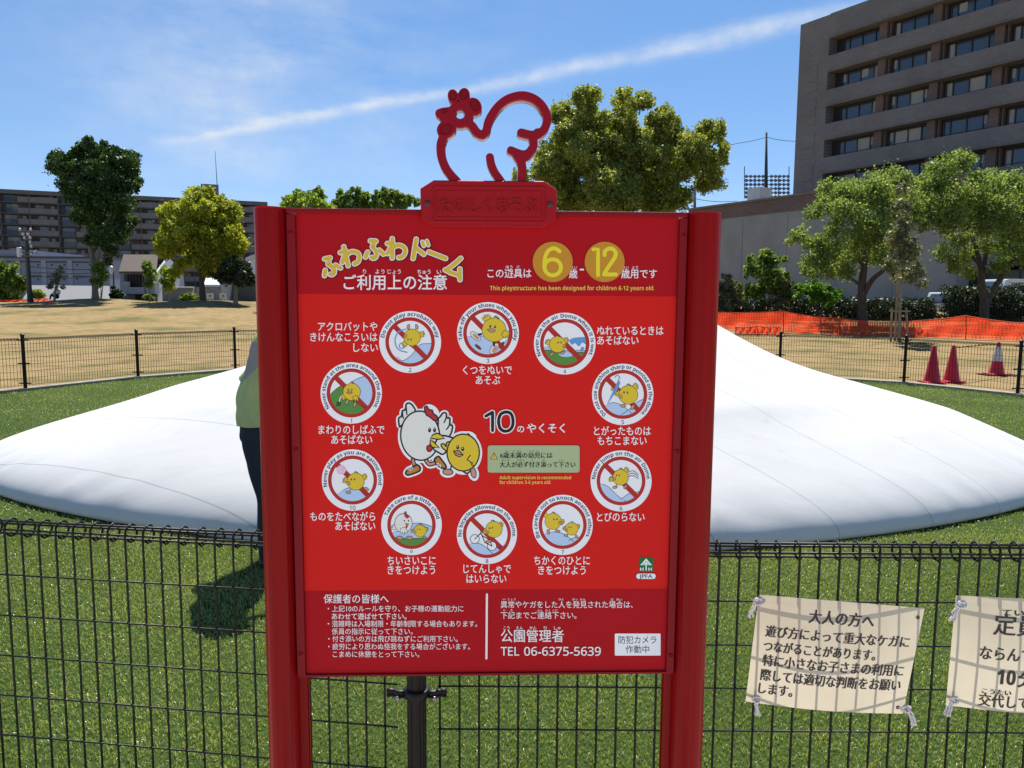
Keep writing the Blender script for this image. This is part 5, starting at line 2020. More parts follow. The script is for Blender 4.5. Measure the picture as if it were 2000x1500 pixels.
# ------------------------------------------------------------------ buildings
def brick_mat(name, c1, c2, mortar, sx, sy, rough=0.85):
    m = mat(name, c1, rough, 0.25)
    nt = m.node_tree
    b = nt.nodes['Principled BSDF']
    uvn = nt.nodes.new('ShaderNodeTexCoord')
    # run along the wall: horizontal distance and height
    sep = nt.nodes.new('ShaderNodeSeparateXYZ')
    nt.links.new(uvn.outputs['Object'], sep.inputs[0])
    cmb = nt.nodes.new('ShaderNodeCombineXYZ')
    nt.links.new(nm(nt, 'SUBTRACT', nm(nt, 'MULTIPLY', sep.outputs['X'], 0.52), nm(nt, 'MULTIPLY', sep.outputs['Y'], 0.85)), cmb.inputs['X'])
    nt.links.new(sep.outputs['Z'], cmb.inputs['Y'])
    br = nt.nodes.new('ShaderNodeTexBrick')
    br.inputs['Color1'].default_value = (*c1, 1)
    br.inputs['Color2'].default_value = (*c2, 1)
    br.inputs['Mortar'].default_value = (*mortar, 1)
    br.inputs['Scale'].default_value = 1.0
    br.inputs['Brick Width'].default_value = sx
    br.inputs['Row Height'].default_value = sy
    br.inputs['Mortar Size'].default_value = 0.02
    nt.links.new(cmb.outputs[0], br.inputs['Vector'])
    nz_ = nt.nodes.new('ShaderNodeTexNoise')
    nz_.inputs['Scale'].default_value = 0.35
    nz_.inputs['Detail'].default_value = 6
    nt.links.new(uvn.outputs['Object'], nz_.inputs['Vector'])
    mx_ = nt.nodes.new('ShaderNodeMixRGB')
    mx_.blend_type = 'MULTIPLY'
    mx_.inputs['Fac'].default_value = 0.45
    nt.links.new(br.outputs['Color'], mx_.inputs['Color1'])
    nt.links.new(nz_.outputs['Fac'], mx_.inputs['Color2'])
    nt.links.new(mx_.outputs['Color'], b.inputs['Base Color'])
    return m


m_btile = brick_mat('brown_tile', (0.265, 0.240, 0.224), (0.225, 0.203, 0.19), (0.19, 0.172, 0.163), 0.45, 0.16)
m_bbrick = brick_mat('red_brown_tile', (0.235, 0.160, 0.138), (0.19, 0.130, 0.112), (0.16, 0.12, 0.11), 0.45, 0.16)
m_gwall = mat('grey_render', (0.285, 0.28, 0.27), 0.9, 0.2, var=0.12, vscale=0.5, bump=0.2, bscale=10)
m_dark = mat('dark_recess', (0.030, 0.028, 0.028), 0.7, 0.3)
m_frame = mat('bronze_frame', (0.025, 0.022, 0.022), 0.4, 0.5)
m_glass = mat('window_glass', (0.055, 0.080, 0.115), 0.06, 0.7)
m_curt = mat('pale_curtain', (0.36, 0.35, 0.32), 0.8, 0.2, var=0.15, vscale=5, stretch=(3, 3, .2))

FE = Vector((0.5226, -0.8526, 0))          # along the right building's front, coming nearer
FN = Vector((-0.8526, -0.5226, 0))         # its outward normal, towards the park
FA = (FE, FN, Z)


def hit(px, py, p0, n):
    d = ray(px, py)
    t = (p0 - CAM).dot(n) / d.dot(n)
    return CAM + d * t


C0 = P(1557, 200, 80)
C0.z = 0
def fs(px, py):
    q = hit(px, py, C0, FN)
    return (q - C0).dot(FE), q.z
def FP(s, z, out=0.0):
    return C0 + FE * s + FN * out + Z * z


bt = thing('office_building', FP(14, 0, -8), 'tall dark brown tiled building with long rows of recessed windows, upper right', 'building')
s_end = 34.0
ztop = fs(1563, 47)[1]
sL = fs(1617, 130)[0]
rt_ = [fs(1619, y)[1] for y in (74.5, 141.5, 209, 273.5, 337.5)]
pitch = (rt_[0] - rt_[4]) / 4
tops = [rt_[0] - pitch * k for k in range(8)]
rh = pitch * 0.52
DEP = 1.3
mb = MB()
mb.box(FP((-0.0 + s_end) / 2, ztop / 2, -8.0 - DEP), (s_end, 16.0, ztop), FA)
mb.build('wall', m_btile, bt)
mb = MB()
mb.box(FP(sL / 2, ztop / 2 - 0.05, -DEP / 2 + 0.0), (sL, DEP, ztop - .1), FA)
fl = mb.build('end_wall', m_btile, bt)
for k in range(4):                                       # shallow brick relief panels on the end wall
    zc = tops[k + 1] + 0.3
    mb = MB()
    mb.box(FP(sL * .45, zc, 0.02), (sL * .42, 0.05, 1.5), FA)
    mb.box(FP(sL * .45, zc - 1.35, 0.015), (sL * .46, 0.04, 0.9), FA)
    mb.build('relief_panel', m_btile, fl)
zz = [ztop] + [None]
z_hi = ztop - 0.04
for k in range(8):
    zb_ = tops[k]
    if zb_ < 3:
        break
    mb = MB()
    mb.box(FP((sL + s_end) / 2, (z_hi + zb_) / 2, -DEP / 2 + 0.02), (s_end - sL, DEP, z_hi - zb_), FA)
    mb.box(FP((sL + s_end) / 2, zb_ + 0.16, 0.05), (s_end - sL, 0.07, 0.10), FA)
    mb.build('spandrel', m_btile, bt)
    z_hi = zb_ - rh
    # windows and piers in the recess
    zc, hh = zb_ - rh / 2, rh
    mb = MB()
    mb.box(FP((sL + s_end) / 2, zc, -DEP + 0.03), (s_end - sL, 0.04, hh), FA)
    mb.build('recess_back', m_dark, bt)
    s = sL + 0.9
    bay = 0
    while s < 24:
        r_ = random.Random(k * 31 + bay)
        wds = (0.55, 1.35, 1.35, 0.45) if bay % 2 == 0 else (0.5, 1.25, 1.25, 0.5)
        wt_ = sum(wds)
        fm = MB()
        fm.box(FP(s + wt_ / 2, zb_ - 0.14, -DEP + 0.12), (wt_ + .1, 0.12, 0.08), FA)
        fm.box(FP(s + wt_ / 2, zb_ - rh + 0.06, -DEP + 0.12), (wt_ + .1, 0.12, 0.08), FA)
        fm.box(FP(s + wt_ / 2, zb_ - rh * .80, -DEP + 0.14), (wt_, 0.06, 0.05), FA)
        e = s
        for w in (0,) + wds:
            e += w
            fm.box(FP(e, zc - .04, -DEP + 0.12), (0.07, 0.12, rh - 0.36), FA)
        win = fm.build('window', m_frame, bt)
        e = s
        for i, w in enumerate(wds):
            g_ = MB()
            g_.box(FP(e + w / 2, zc - .04, -DEP + 0.075), (w - 0.07, 0.02, rh - 0.40), FA)
            curtained = r_.random() < (.6 if i in (0, 3) else .30)  # share of panes with a pale curtain
            part = r_.random() < .35
            g_.build('pane', m_curt if curtained and not part else m_glass, win)
            if curtained and part:
                g_ = MB()
                g_.box(FP(e + w * .3, zc - .04 + .25, -DEP + 0.09), (w * .5, 0.01, rh - 0.95), FA)
                g_.build('curtain', m_curt, win)
            e += w
        s += wt_ + 0.25
        mb = MB()
        mb.box(FP(s + .38, zc, -DEP + 0.35), (0.75, 0.7, hh), FA)
        mb.box(FP(s + .92, zc, -DEP + 0.22), (0.14, 0.4, hh), FA)
        mb.build('pier', m_bbrick, bt)
        s += 1.25
        bay += 1
mb = MB()
mb.box(FP((sL + s_end) / 2, z_hi / 2 - .2, -DEP / 2), (s_end - sL, DEP, z_hi - .4), FA)
mb.build('lower_wall', m_btile, bt)
qa = fs(1905, 345)
mb = MB()
mb.box(FP(qa[0] + 1.2, qa[1] - 1.0, 0.03), (2.6, 0.10, 2.2), FA)
mb.build('dark_opening', m_dark, bt)

# low wing with the blank grey wall
W0 = P(1412, 500, 74)
W0.z = 0
def ws(px, py):
    q = hit(px, py, W0, FN)
    return (q - W0).dot(FE), q.z
def WP(s, z, out=0.0):
    return W0 + FE * s + FN * out + Z * z
w0, w1 = ws(1345, 450)[0], ws(1866, 560)[0]
zg, zp = ws(1412, 430)[1], ws(1412, 406)[1]
bw = thing('low_building', WP((w0 + w1) / 2, 0, -3), 'low grey windowless building with a brown tiled parapet behind the shrubs', 'building')
mb = MB()
mb.box(WP((w0 + w1) / 2, zg / 2 + .2, -3), (w1 - w0, 6, zg + .4), FA)
for s in np.arange(w0 + 1, w1, 4.2):
    pass
wall = mb.build('wall', m_gwall, bw)
mb = MB()
mb.box(WP((w0 + w1) / 2, (zg + zp) / 2 + .2, -3.0), (w1 - w0 + .1, 6.1, zp - zg - .0), FA)
mb.build('parapet', m_bbrick, bw)
mb = MB()
mb.box(WP((w0 + w1) / 2, zp + .28, -3.0), (w1 - w0 + .3, 6.4, 0.16), FA)
mb.build('coping', m_btile, bw)
mb = MB()
mb.box(WP((w0 + w1) / 2, zg + .14, 0.03), (w1 - w0, 0.05, .05), FA)
for s in np.arange(w0 + 2, w1, 5.0):
    mb.box(WP(s, zg / 2, 0.005), (.04, 0.012, zg - .2), FA)
mb.build('wall_joint', mat('joint_grey', (0.17, 0.167, 0.16), .9, .2), wall)
# second brown block stepping up beside the tower
s2, s3 = ws(1470, 400)[0], ws(1640, 400)[0]
z3 = ws(1560, 383)[1]
mb = MB()
mb.box(WP((s2 + s3 + 6) / 2, z3 / 2, -7.2), (s3 - s2 + 6, 2.0, z3), FA)
mb.build('upper_block', m_bbrick, bw)
# rooftop box
qb = ws(1441, 392)
mb = MB()
mb.box(WP(qb[0] + .6, zp + .95, -2.2), (1.5, 1.6, 1.5), FA)
mb.box(WP(qb[0] + .6, zp + .55, -1.38), (1.6, .06, .06), FA)
rb = mb.build('rooftop_box', mat('pale_metal', (0.50, 0.49, 0.47), .6, .4, var=.1, vscale=2), None, WP(qb[0] + .6, zp + .3, -2.2))
tag(rb, 'pale square housing on the low brown roof', 'roof housing')
# dark glazed entrance beyond the grey wall
mb = MB()
mb.box(WP(w1 + 3.5, 1.9, -2.2), (7, 1.0, 4.0), FA)
eb = mb.build('entrance', mat('green_glass', (0.012, 0.024, 0.024), .12, .6), bw)
for k in range(5):
    mb = MB()
    mb.box(WP(w1 + .6 + 1.4 * k, 1.9, -1.68), (.08, .08, 4.0), FA)
    mb.build('mullion', m_frame, eb)

# ------------------------------------------------------------------ apartment block on the left
AE = Vector((0.935, 0.355, 0)).normalized()
AN = Vector((AE.y, -AE.x, 0))              # towards the viewer
AA = (AE, AN, Z)
A0 = P(0, 400, 170)
A0.z = 0
def as_(px, py):
    q = hit(px, py, A0, AN)
    return (q - A0).dot(AE), q.z
def AP(s, z, out=0.0):
    return A0 + AE * s + AN * out + Z * z
m_aw = mat('grey_brown_wall', (0.125, 0.118, 0.122), .9, .2, var=.15, vscale=.4)
m_ab = mat('balcony_wall', (0.170, 0.156, 0.158), .9, .2, var=.12, vscale=.5)
m_as = mat('slab_edge', (0.085, 0.080, 0.084), .9, .2)
sa0, sa1 = as_(-60, 400)[0], as_(520, 400)[0]
zr = as_(0, 369)[1]
zfl = [as_(80, 369 + 0.0)[1] - 1.2 - k * (as_(80, 392)[1] - as_(80, 413.5)[1]) for k in range(10)]
fh = zfl[0] - zfl[1]
ap = thing('apartment_block', AP((sa0 + sa1) / 2, 0, -5), 'long grey-brown apartment block with rows of balconies far behind the dark tree', 'building')
mb = MB()
mb.box(AP((sa0 + sa1) / 2, zr / 2 - .3, -6 - 1.6), (sa1 - sa0, 12, zr - .6), AA)
mb.build('wall', m_aw, ap)
mb = MB()
mb.box(AP((sa0 + sa1) / 2, zr - .45, -6 - .4), (sa1 - sa0 + .6, 13.2, .9), AA)
mb.build('roof', m_aw, ap)
nb = 11
bwid = (sa1 - sa0) / nb
wcount = 0
for k in range(9):
    zt_ = zfl[0] - fh * k + .35
    zb_ = zt_ - fh
    if zb_ < 0:
        break
    mb = MB()
    mb.box(AP((sa0 + sa1) / 2, zb_ + .12, -.8), (sa1 - sa0, 1.7, .26), AA)
    mb.build('floor_slab', m_as, ap)
    for j in range(nb):
        a = sa0 + bwid * j
        bal = MB()
        if j % 2 == 0:
            bal.box(AP(a + bwid * .5, zb_ + .25 + .55, -.05), (bwid * .98, .12, 1.15), AA)
        else:
            bal.box(AP(a + bwid * .80, zb_ + .25 + .55, -.05), (bwid * .38, .12, 1.15), AA)
            for q in range(14):
                bal.box(AP(a + bwid * (.03 + .55 * q / 13), zb_ + .25 + .55, -.05), (.06, .05, 1.1), AA, 1)
            bal.box(AP(a + bwid * .3, zb_ + 1.35, -.05), (bwid * .58, .06, .07), AA, 1)
        bal.box(AP(a + .07, zb_ + fh / 2 + .1, -.87), (.14, 1.5, fh - .3), AA)
        bal.build('balcony', [m_ab, m_frame], ap)
    for j in range(nb):
        a = sa0 + bwid * j
        r_ = random.Random(k * 100 + j)
        wn_ = MB()
        wd_ = 2.4 if j % 2 else 1.7
        c_ = a + bwid * r_.uniform(.3, .45)
        wn_.box(AP(c_, zb_ + .3 + 1.05, -1.56), (wd_, .10, 2.0), AA)
        win = wn_.build('window', m_glass, ap)
        if r_.random() < .75:
            g_ = MB()
            g_.box(AP(c_ + wd_ * r_.uniform(-.25, .2), zb_ + .3 + 1.1, -1.49), (wd_ * .36, .03, 1.8), AA)
            g_.build('curtain', m_curt, win)
        if j % 2 == 0 or r_.random() < .5:
            wn_ = MB()
            wn_.box(AP(a + bwid * .76, zb_ + .3 + 1.45, -1.56), (1.2, .10, 1.0), AA)
            win = wn_.build('small_window', m_frame, ap)
            g_ = MB()
            g_.box(AP(a + bwid * .76 + r_.uniform(-.2, .2), zb_ + .3 + 1.45, -1.49), (.7, .03, .75), AA)
            g_.build('curtain', m_curt, win)
# stair tower with an aerial on the roof
sp0, sp1 = as_(392, 365)[0], as_(427, 365)[0]
mb = MB()
zt_ = as_(410, 357.5)[1]
mb.box(AP((sp0 + sp1) / 2, (zr + zt_) / 2 - .3, -5), (sp1 - sp0, 6, zt_ - zr + .6), AA)
mb.build('roof_tower', m_ab, ap)
mb = MB()
za = as_(421, 291)[1]
mb.tube([AP(as_(424, 357)[0], zt_ - .3, -3), AP(as_(424, 357)[0] - .2, za, -3)], [.10, .05], 6)
mb.build('aerial', m_as, ap)

# ------------------------------------------------------------------ low buildings at the edge of the field
m_wpan = mat('white_panel', (0.20, 0.235, 0.31), .7, .3, var=.06, vscale=.6)
m_wpan2 = mat('pale_panel_band', (0.26, 0.295, 0.36), .7, .3)


def frontal(px0, px1, py0, py1, Y, yaw=0.0):
    """axes and corner positions of a wall facing the viewer, from its pixel box"""
    u = Vector((math.cos(yaw), math.sin(yaw), 0))
    a, b_ = P(px0, py1, Y), P(px1, py1, Y)
    zt = P((px0 + px1) / 2, py0, Y).z
    return a, b_, zt


def boxpx(mb, x0, x1, y0, y1, Y, dep, out=0.0, mi=0, zmin=None):
    a, b_ = P(x0, y1, Y), P(x1, y0, Y)
    z0 = a.z if zmin is None else zmin
    mb.box(((a.x + b_.x) / 2, Y + dep / 2 - out, (z0 + b_.z) / 2), (abs(b_.x - a.x), dep, b_.z - z0), mi=mi)


q = P(100, 580, 108)
wh = thing('warehouse', (q.x, 108, 0), 'pale bluish panelled warehouse with rows of tiny square vents behind the leaning pole', 'building')
mb = MB()
boxpx(mb, -40, 213, 503, 600, 108, 14, zmin=0)
boxpx(mb, -40, 55, 488, 503.2, 108.2, 14)
mb.build('wall', m_wpan, wh)
for x in (-14, 36, 87, 138, 190):
    mb = MB()
    boxpx(mb, x - 3, x + 3, 508, 562, 108, .3, .12)
    mb.build('pale_band', m_wpan2, wh)
for y0 in (517, 545):
    mb = MB()
    boxpx(mb, -40, 213, y0 - 6, y0 - 5.2, 108, .3, .08)
    mb.build('joint_line', m_as, wh)
    for x in (51, 75, 101, 126, 151, 176):
        mb = MB()
        boxpx(mb, x - 1.3, x + 1.3, y0 - 1, y0 + 1.8, 108, .3, .10)
        mb.build('vent', m_frame, wh)
mb = MB()
boxpx(mb, -40, 215, 501.5, 503.5, 107.9, 14.4)
mb.build('roof_edge', m_as, wh)
# long shed with a striped metal roof
m_srf = mat('ribbed_roof', (0.34, 0.33, 0.32), .6, .3)
nt = m_srf.node_tree
tcs = nt.nodes.new('ShaderNodeTexCoord')
sps = nt.nodes.new('ShaderNodeSeparateXYZ')
nt.links.new(tcs.outputs['Object'], sps.inputs[0])
frs = nm(nt, 'FRACT', nm(nt, 'MULTIPLY', sps.outputs['X'], 1.9))
mxs = nt.nodes.new('ShaderNodeMixRGB')
nt.links.new(nm(nt, 'LESS_THAN', frs, 0.3), mxs.inputs['Fac'])
mxs.inputs['Color1'].default_value = (0.17, 0.165, 0.16, 1)
mxs.inputs['Color2'].default_value = (0.10, 0.098, 0.095, 1)
nt.links.new(mxs.outputs['Color'], nt.nodes['Principled BSDF'].inputs['Base Color'])
q = P(130, 590, 84)
sh = thing('shed', (q.x, 84, 0), 'long low shed with a grey ribbed metal roof at the far edge of the field', 'building')
mb = MB()
a, b_, c_, d_ = P(40, 590, 78), P(214, 590, 78), P(214, 558.5, 90), P(62, 557, 90)
mb.add([a, b_, c_, d_, a - Z * .12, b_ - Z * .12, c_ - Z * .12, d_ - Z * .12], [(0, 1, 2, 3), (7, 6, 5, 4), (0, 4, 5, 1), (1, 5, 6, 2), (2, 6, 7, 3), (3, 7, 4, 0)])
mb.build('roof', m_srf, sh)
mb = MB()
mb.box(((a.x + b_.x) / 2, 84.2, a.z / 2 - .1), (b_.x - a.x - .6, 11, a.z - .3))
mb.build('wall', m_gwall, sh)
# house with a brown tiled roof
m_hwall = mat('pale_house_wall', (0.24, 0.255, 0.28), .85, .2, var=.1, vscale=1)
m_hgab = mat('white_gable', (0.50, 0.53, 0.58), .85, .2)
m_rtile = mat('brown_roof_tile', (0.085, 0.062, 0.050), .8, .3, var=.25, vscale=3, bump=.6, bscale=8, stretch=(1, 1, 5))
q = P(275, 590, 86)
ho = thing('house', (q.x, 86, 0), 'two-storey house with a brown tiled roof and pale balcony wall', 'building')
Yh = 86
mb = MB()
boxpx(mb, 237, 304, 530, 600, Yh + .9, 7, zmin=0)
mb.build('wall', m_hwall, ho)
mb = MB()
a, b_, c_, d_ = P(232, 530, Yh - .6), P(305, 530, Yh - .6), P(309, 497, Yh + 4), P(241, 497, Yh + 4)
e_, f_ = Vector((b_.x, Yh + 8.6, b_.z)), Vector((a.x, Yh + 8.6, a.z))
dn = Z * .22
mb.add([a, b_, c_, d_, a - dn, b_ - dn, c_ - dn, d_ - dn], [(0, 1, 2, 3), (7, 6, 5, 4), (0, 4, 5, 1), (1, 5, 6, 2), (3, 7, 4, 0), (2, 6, 7, 3)])
mb.add([d_ + Z * .01, c_ + Z * .01, e_, f_, d_ - dn, c_ - dn, e_ - dn, f_ - dn], [(0, 1, 2, 3), (7, 6, 5, 4), (1, 5, 6, 2), (3, 7, 4, 0), (2, 6, 7, 3)])
mb.build('roof', m_rtile, ho)
mb = MB()
g0 = Vector((P(305, 560, Yh + 1).x, Yh + 1, 0))
mb.prism([Vector((g0.x, Yh + .9, 0)), Vector((g0.x, Yh + 7.9, 0)), Vector((g0.x, Yh + 7.9, a.z)), Vector((g0.x, Yh + 4, c_.z - .3)), Vector((g0.x, Yh + .9, a.z))], (.25, 0, 0))
mb.build('gable', m_hgab, ho)
mb = MB()
boxpx(mb, 237, 284, 561, 574, Yh - .3, 1.1)
boxpx(mb, 237, 252, 550, 561, Yh - .3, .3)
boxpx(mb, 283, 302, 551, 574, Yh - .3, 1.1)
mb.build('balcony_front', m_hwall, ho)
mb = MB()
boxpx(mb, 244, 281, 536, 561, Yh + .9, .3, .12)
ow = mb.build('window', m_frame, ho)
mb = MB()
for x in (250, 256, 262, 268, 274):
    boxpx(mb, x - .5, x + .5, 537, 560, Yh + .75, .1, .12)
mb.build('shutter_rib', m_dark, ow)
mb = MB()
boxpx(mb, 266, 304, 575, 592, Yh + .9, .3, .15)
mb.build('garage_opening', m_dark, ho)
# low grey wall and the white houses to its right
q = P(348, 590, 82)
mb = MB()
boxpx(mb, 318, 385, 561, 600, 82, .4, zmin=0.3)
gw = mb.build('block_wall', mat('grey_block', (0.16, 0.155, 0.15), .9, .2, var=.2, vscale=3), None, (q.x, 82, 0.3))
tag(gw, 'low dark grey wall beneath the yellow-green tree', 'wall')
q = P(415, 590, 90)
h2 = thing('house', (q.x, 90, 0), 'small pale house with a white ribbed roof between the yellow-green tree and the evergreen', 'building')
mb = MB()
boxpx(mb, 398, 432, 556, 600, 90.5, 6, zmin=0)
mb.build('wall', m_hwall, h2)
mb = MB()
a, b_, c_, d_ = P(398, 556, 89.8), P(430, 556, 89.8), P(424, 536, 94), P(404, 536, 94)
mb.add([a, b_, c_, d_, a - dn, b_ - dn, c_ - dn, d_ - dn], [(0, 1, 2, 3), (7, 6, 5, 4), (0, 4, 5, 1), (1, 5, 6, 2), (2, 6, 7, 3), (3, 7, 4, 0)])
mb.build('roof', m_hgab, h2)
mb = MB()
boxpx(mb, 408, 428, 559, 567, 90.5, .3, .1)
mb.build('window', m_glass, h2)
q = P(470, 590, 94)
h3 = thing('house', (q.x, 94, 0), 'house with a bright white sloping gable behind the dark evergreen', 'building')
mb = MB()
boxpx(mb, 432, 500, 557, 600, 94, 7, zmin=0)
mb.build('wall', mat('brown_grey_wall', (0.115, 0.105, 0.09), .9, .2), h3)
mb = MB()
pa, pb, pc, pd = P(466, 557, 94.2), P(500, 557, 94.2), P(506, 500, 94.2), P(466, 518, 94.2)
mb.prism([pa, pb, pc, pd], (0, 7, 0))
mb.build('upper_wall', mat('white_siding', (0.62, 0.65, 0.70), .7, .3), h3)
mb = MB()
pa, pb = P(462, 516, 93.6), P(508, 498, 93.6)
mb.prism([pa, pb, pb + Z * .35, pa + Z * .35], (0, 8, 0))
mb.build('roof', m_hgab, h3)

# small boards, posts and a leaning frame at the far edge
m_wp = mat('white_paint', (0.62, 0.62, 0.62), .5, .4)
for px, lab in ((410, 'small white notice board left of its twin at the foot of the tree mound'), (435, 'small white notice board nearest the evergreen trunk')):
    q = P(px, 590, 55)
    q.z = hz(q.x, q.y)
    nb_ = thing('notice_board', q, lab, 'sign', 'small boards at the field edge')
    mb = MB()
    boxpx(mb, px - 6, px + 6, 573, 584, 55, .05)
    bd_ = mb.build('board', m_wp, nb_)
    for yk in (577, 580):
        mb = MB()
        boxpx(mb, px - 2, px + 3.5, yk - .6, yk + .6, 55, .02, .03)
        mb.build('mark', m_dark, bd_)
    mb = MB()
    mb.tube([q - Z * .1, Vector((q.x, 55.06, P(px, 583, 55).z))], .03, 6)
    mb.build('leg', m_wp, nb_)
q = P(345, 590, 57)
q.z = hz(q.x, q.y)
fr_ = thing('goal_frame', q, 'thin white leaning metal frame in front of the low grey wall', 'frame')
for L in ([P(307, 590, 57), P(315, 561, 57)], [P(375, 578, 57), P(379, 561, 57)], [P(315, 561, 57), P(379, 561, 57)]):
    mb = MB()
    mb.tube(L, .035, 6)
    mb.build('bar', m_wp, fr_)

# ------------------------------------------------------------------ floodlight tower, net masts, utility pole, lamp
m_mast = mat('dark_mast', (0.035, 0.038, 0.042), .6, .4)
Yt = 190
q = P(1496, 600, Yt)
fl_ = thing('floodlight_tower', (q.x, Yt, 0), 'distant floodlight mast with a rack of lamps in rows beside the tall brown building', 'floodlight')
mb = MB()
mb.tube([Vector((q.x, Yt, 0)), P(1496, 385, Yt), P(1497, 258, Yt)], [.7, .5, .22], 10)
mb.build('mast', m_mast, fl_, smooth=True)
rk = MB()
for k in range(6):
    y = 345 + k * 8.0
    rk.tube([P(1454, y, Yt - .6), P(1541, y - 1, Yt - .6)], .10, 5)
for x in (1454, 1475, 1520, 1541):
    rk.tube([P(x, 388, Yt - .6), P(x, 343 if 1460 < x < 1530 else 325, Yt - .6)], .10, 5)
rack = rk.build('lamp_rack', m_mast, fl_)
m_lampg = mat('lamp_grey', (0.10, 0.11, 0.12), .4, .5)
for k in range(6):
    for j in range(11):
        x = 1457 + j * 8.1
        if abs(x - 1497) < 4:
            continue
        mb = MB()
        c = P(x, 347 + k * 8.0, Yt - 1.0)
        mb.lathe([(.16, 0), (.42, -.5), (.44, -.56), (.02, -.6)], c, 8, (Vector((1, 0, 0)), Vector((0, .5, .86)), Vector((0, .86, -.5))))
        mb.build('lamp', m_lampg, rack)
q = P(1357, 600, 120)
nm_ = thing('net_mast', (q.x, 120, 0), 'thin grey mast standing right behind the right end of the red board', 'mast')
mb = MB()
mb.tube([Vector((q.x, 120, 0)), P(1357, 358, 120)], [.28, .2], 8)
mb.build('pole', m_mast, nm_, smooth=True)


def cable(name, label, pts, r, Y0, Y1):
    n = len(pts)
    w = [tuple(P(p[0], p[1], Y0 + (Y1 - Y0) * i / (n - 1))) for i, p in enumerate(pts)]
    mb = MB()
    mb.tube(smooth_pts(w, 5), r, 4)
    o = mb.build(name, m_mast, None, w[0])
    return tag(o, label, 'cable')


cable('net_cable', 'thin cable hanging from the floodlight mast towards the big tree', [(1497, 268), (1470, 275), (1440, 280), (1424, 282), (1357, 275)], .07, 190, 185)
cable('net_cable', 'thin cable hanging from the floodlight mast to the tall building', [(1497, 268), (1515, 272), (1535, 275), (1560, 276)], .07, 190, 190)
cable('net_cable', 'thin low cable between the thin grey mast and the low brown roof', [(1357, 388), (1380, 392), (1405, 394), (1440, 393)], .05, 120, 120)

q = P(62.5, 595, 54)
q.z = hz(q.x, q.y)
up_ = thing('utility_pole', q, 'dark leaning utility pole with crossarms and white insulators on the far left', 'utility pole')
mb = MB()
mb.tube([q - Z * .2, P(58, 560, 54), P(52.5, 470, 54), P(51, 455, 54)], [.14, .13, .11, .10], 10)
mb.build('pole', m_mast, up_, smooth=True)
m_conp = mat('concrete_pole', (0.13, 0.125, 0.115), .9, .2)
q2 = P(57, 575, 54.6)
mb = MB()
mb.tube([Vector((q2.x, 54.6, hz(q2.x, 54.6) - .1)), P(52, 480, 54.6), P(50, 450, 54.6)], [.15, .13, .11], 10)
mb.build('second_pole', m_conp, up_, smooth=True)
m_ins = mat('white_insulator', (0.65, 0.65, 0.66), .3, .5)
for y, x0, x1 in ((451, 38, 61), (460, 44, 56), (467, 47, 60), (493, 40, 71), (499, 42, 62)):
    mb = MB()
    a, b_ = P(x0, y + 1, 53.8), P(x1, y + 1, 53.8)
    mb.box((a + b_) / 2, ((b_ - a).length, .10, .10))
    arm_ = mb.build('crossarm', m_conp, up_)
    for x in (x0 + 1, x1 - 1):
        mb = MB()
        c = P(x, y, 53.8)
        mb.lathe([(.05, 0), (.10, .04), (.05, .08), (.10, .12), (.04, .2)], c, 8)
        mb.build('insulator', m_ins, arm_, smooth=True)
mb = MB()
mb.lathe([(.14, -.32), (.16, -.3), (.16, .3), (.14, .34)], P(38, 493, 53.8), 12)
mb.build('switch_can', m_ins, up_, smooth=True)
for x, y in ((59, 476), (61, 484), (68, 496)):
    mb = MB()
    mb.lathe([(.03, 0), (.09, .04), (.04, .1), (.09, .16), (.03, .22)], P(x, y, 53.7), 8)
    mb.build('insulator', m_ins, up_, smooth=True)
for y0, y1, y2, lab in ((520, 523, 526, 'upper'), (533, 532, 531, 'middle'), (541, 540, 538, 'lowest')):
    cable('power_line', lab + ' sagging power line running right from the leaning pole', [(55, y0), (90, y1 + 1), (140, y1 + 3), (205, y2)], .035, 54, 62)
q = P(222, 588, 61)
q.z = hz(q.x, q.y)
lp = thing('street_lamp', q, 'slim dark lamp post with a pale lantern right of the tall dark trunk', 'street lamp')
mb = MB()
mb.tube([q - Z * .1, P(222, 521, 61)], [.07, .05], 8)
mb.build('post', m_mast, lp, smooth=True)
mb = MB()
mb.lathe([(.05, -.25), (.16, -.1), (.18, .25), (.02, .4)], P(218, 529, 61), 10)
mb.build('lantern', m_ins, lp, smooth=True)


# ------------------------------------------------------------------ orange safety netting
m_net = bpy.data.materials.new('orange_netting')
m_net.use_nodes = True
nt = m_net.node_tree
b = nt.nodes['Principled BSDF']
b.inputs['Base Color'].default_value = (0.62, 0.052, 0.018, 1)
b.inputs['Roughness'].default_value = 0.55
tcn = nt.nodes.new('ShaderNodeTexCoord')
spn = nt.nodes.new('ShaderNodeSeparateXYZ')
nt.links.new(tcn.outputs['Object'], spn.inputs[0])
hx_ = nm(nt, 'LESS_THAN', nm(nt, 'FRACT', nm(nt, 'MULTIPLY', spn.outputs['X'], 11.0)), 0.62)
hz_ = nm(nt, 'LESS_THAN', nm(nt, 'FRACT', nm(nt, 'MULTIPLY', spn.outputs['Z'], 15.0)), 0.60)
hole = nm(nt, 'MULTIPLY', hx_, hz_)
tr = nt.nodes.new('ShaderNodeBsdfTransparent')
tl_ = nt.nodes.new('ShaderNodeBsdfTranslucent')
tl_.inputs['Color'].default_value = (0.80, 0.075, 0.022, 1)
m1 = nt.nodes.new('ShaderNodeMixShader')
m1.inputs['Fac'].default_value = 0.55
nt.links.new(b.outputs[0], m1.inputs[1])
nt.links.new(tl_.outputs[0], m1.inputs[2])
m2 = nt.nodes.new('ShaderNodeMixShader')
nt.links.new(nm(nt, 'MULTIPLY', hole, 0.55), m2.inputs['Fac'])
nt.links.new(m1.outputs[0], m2.inputs[1])
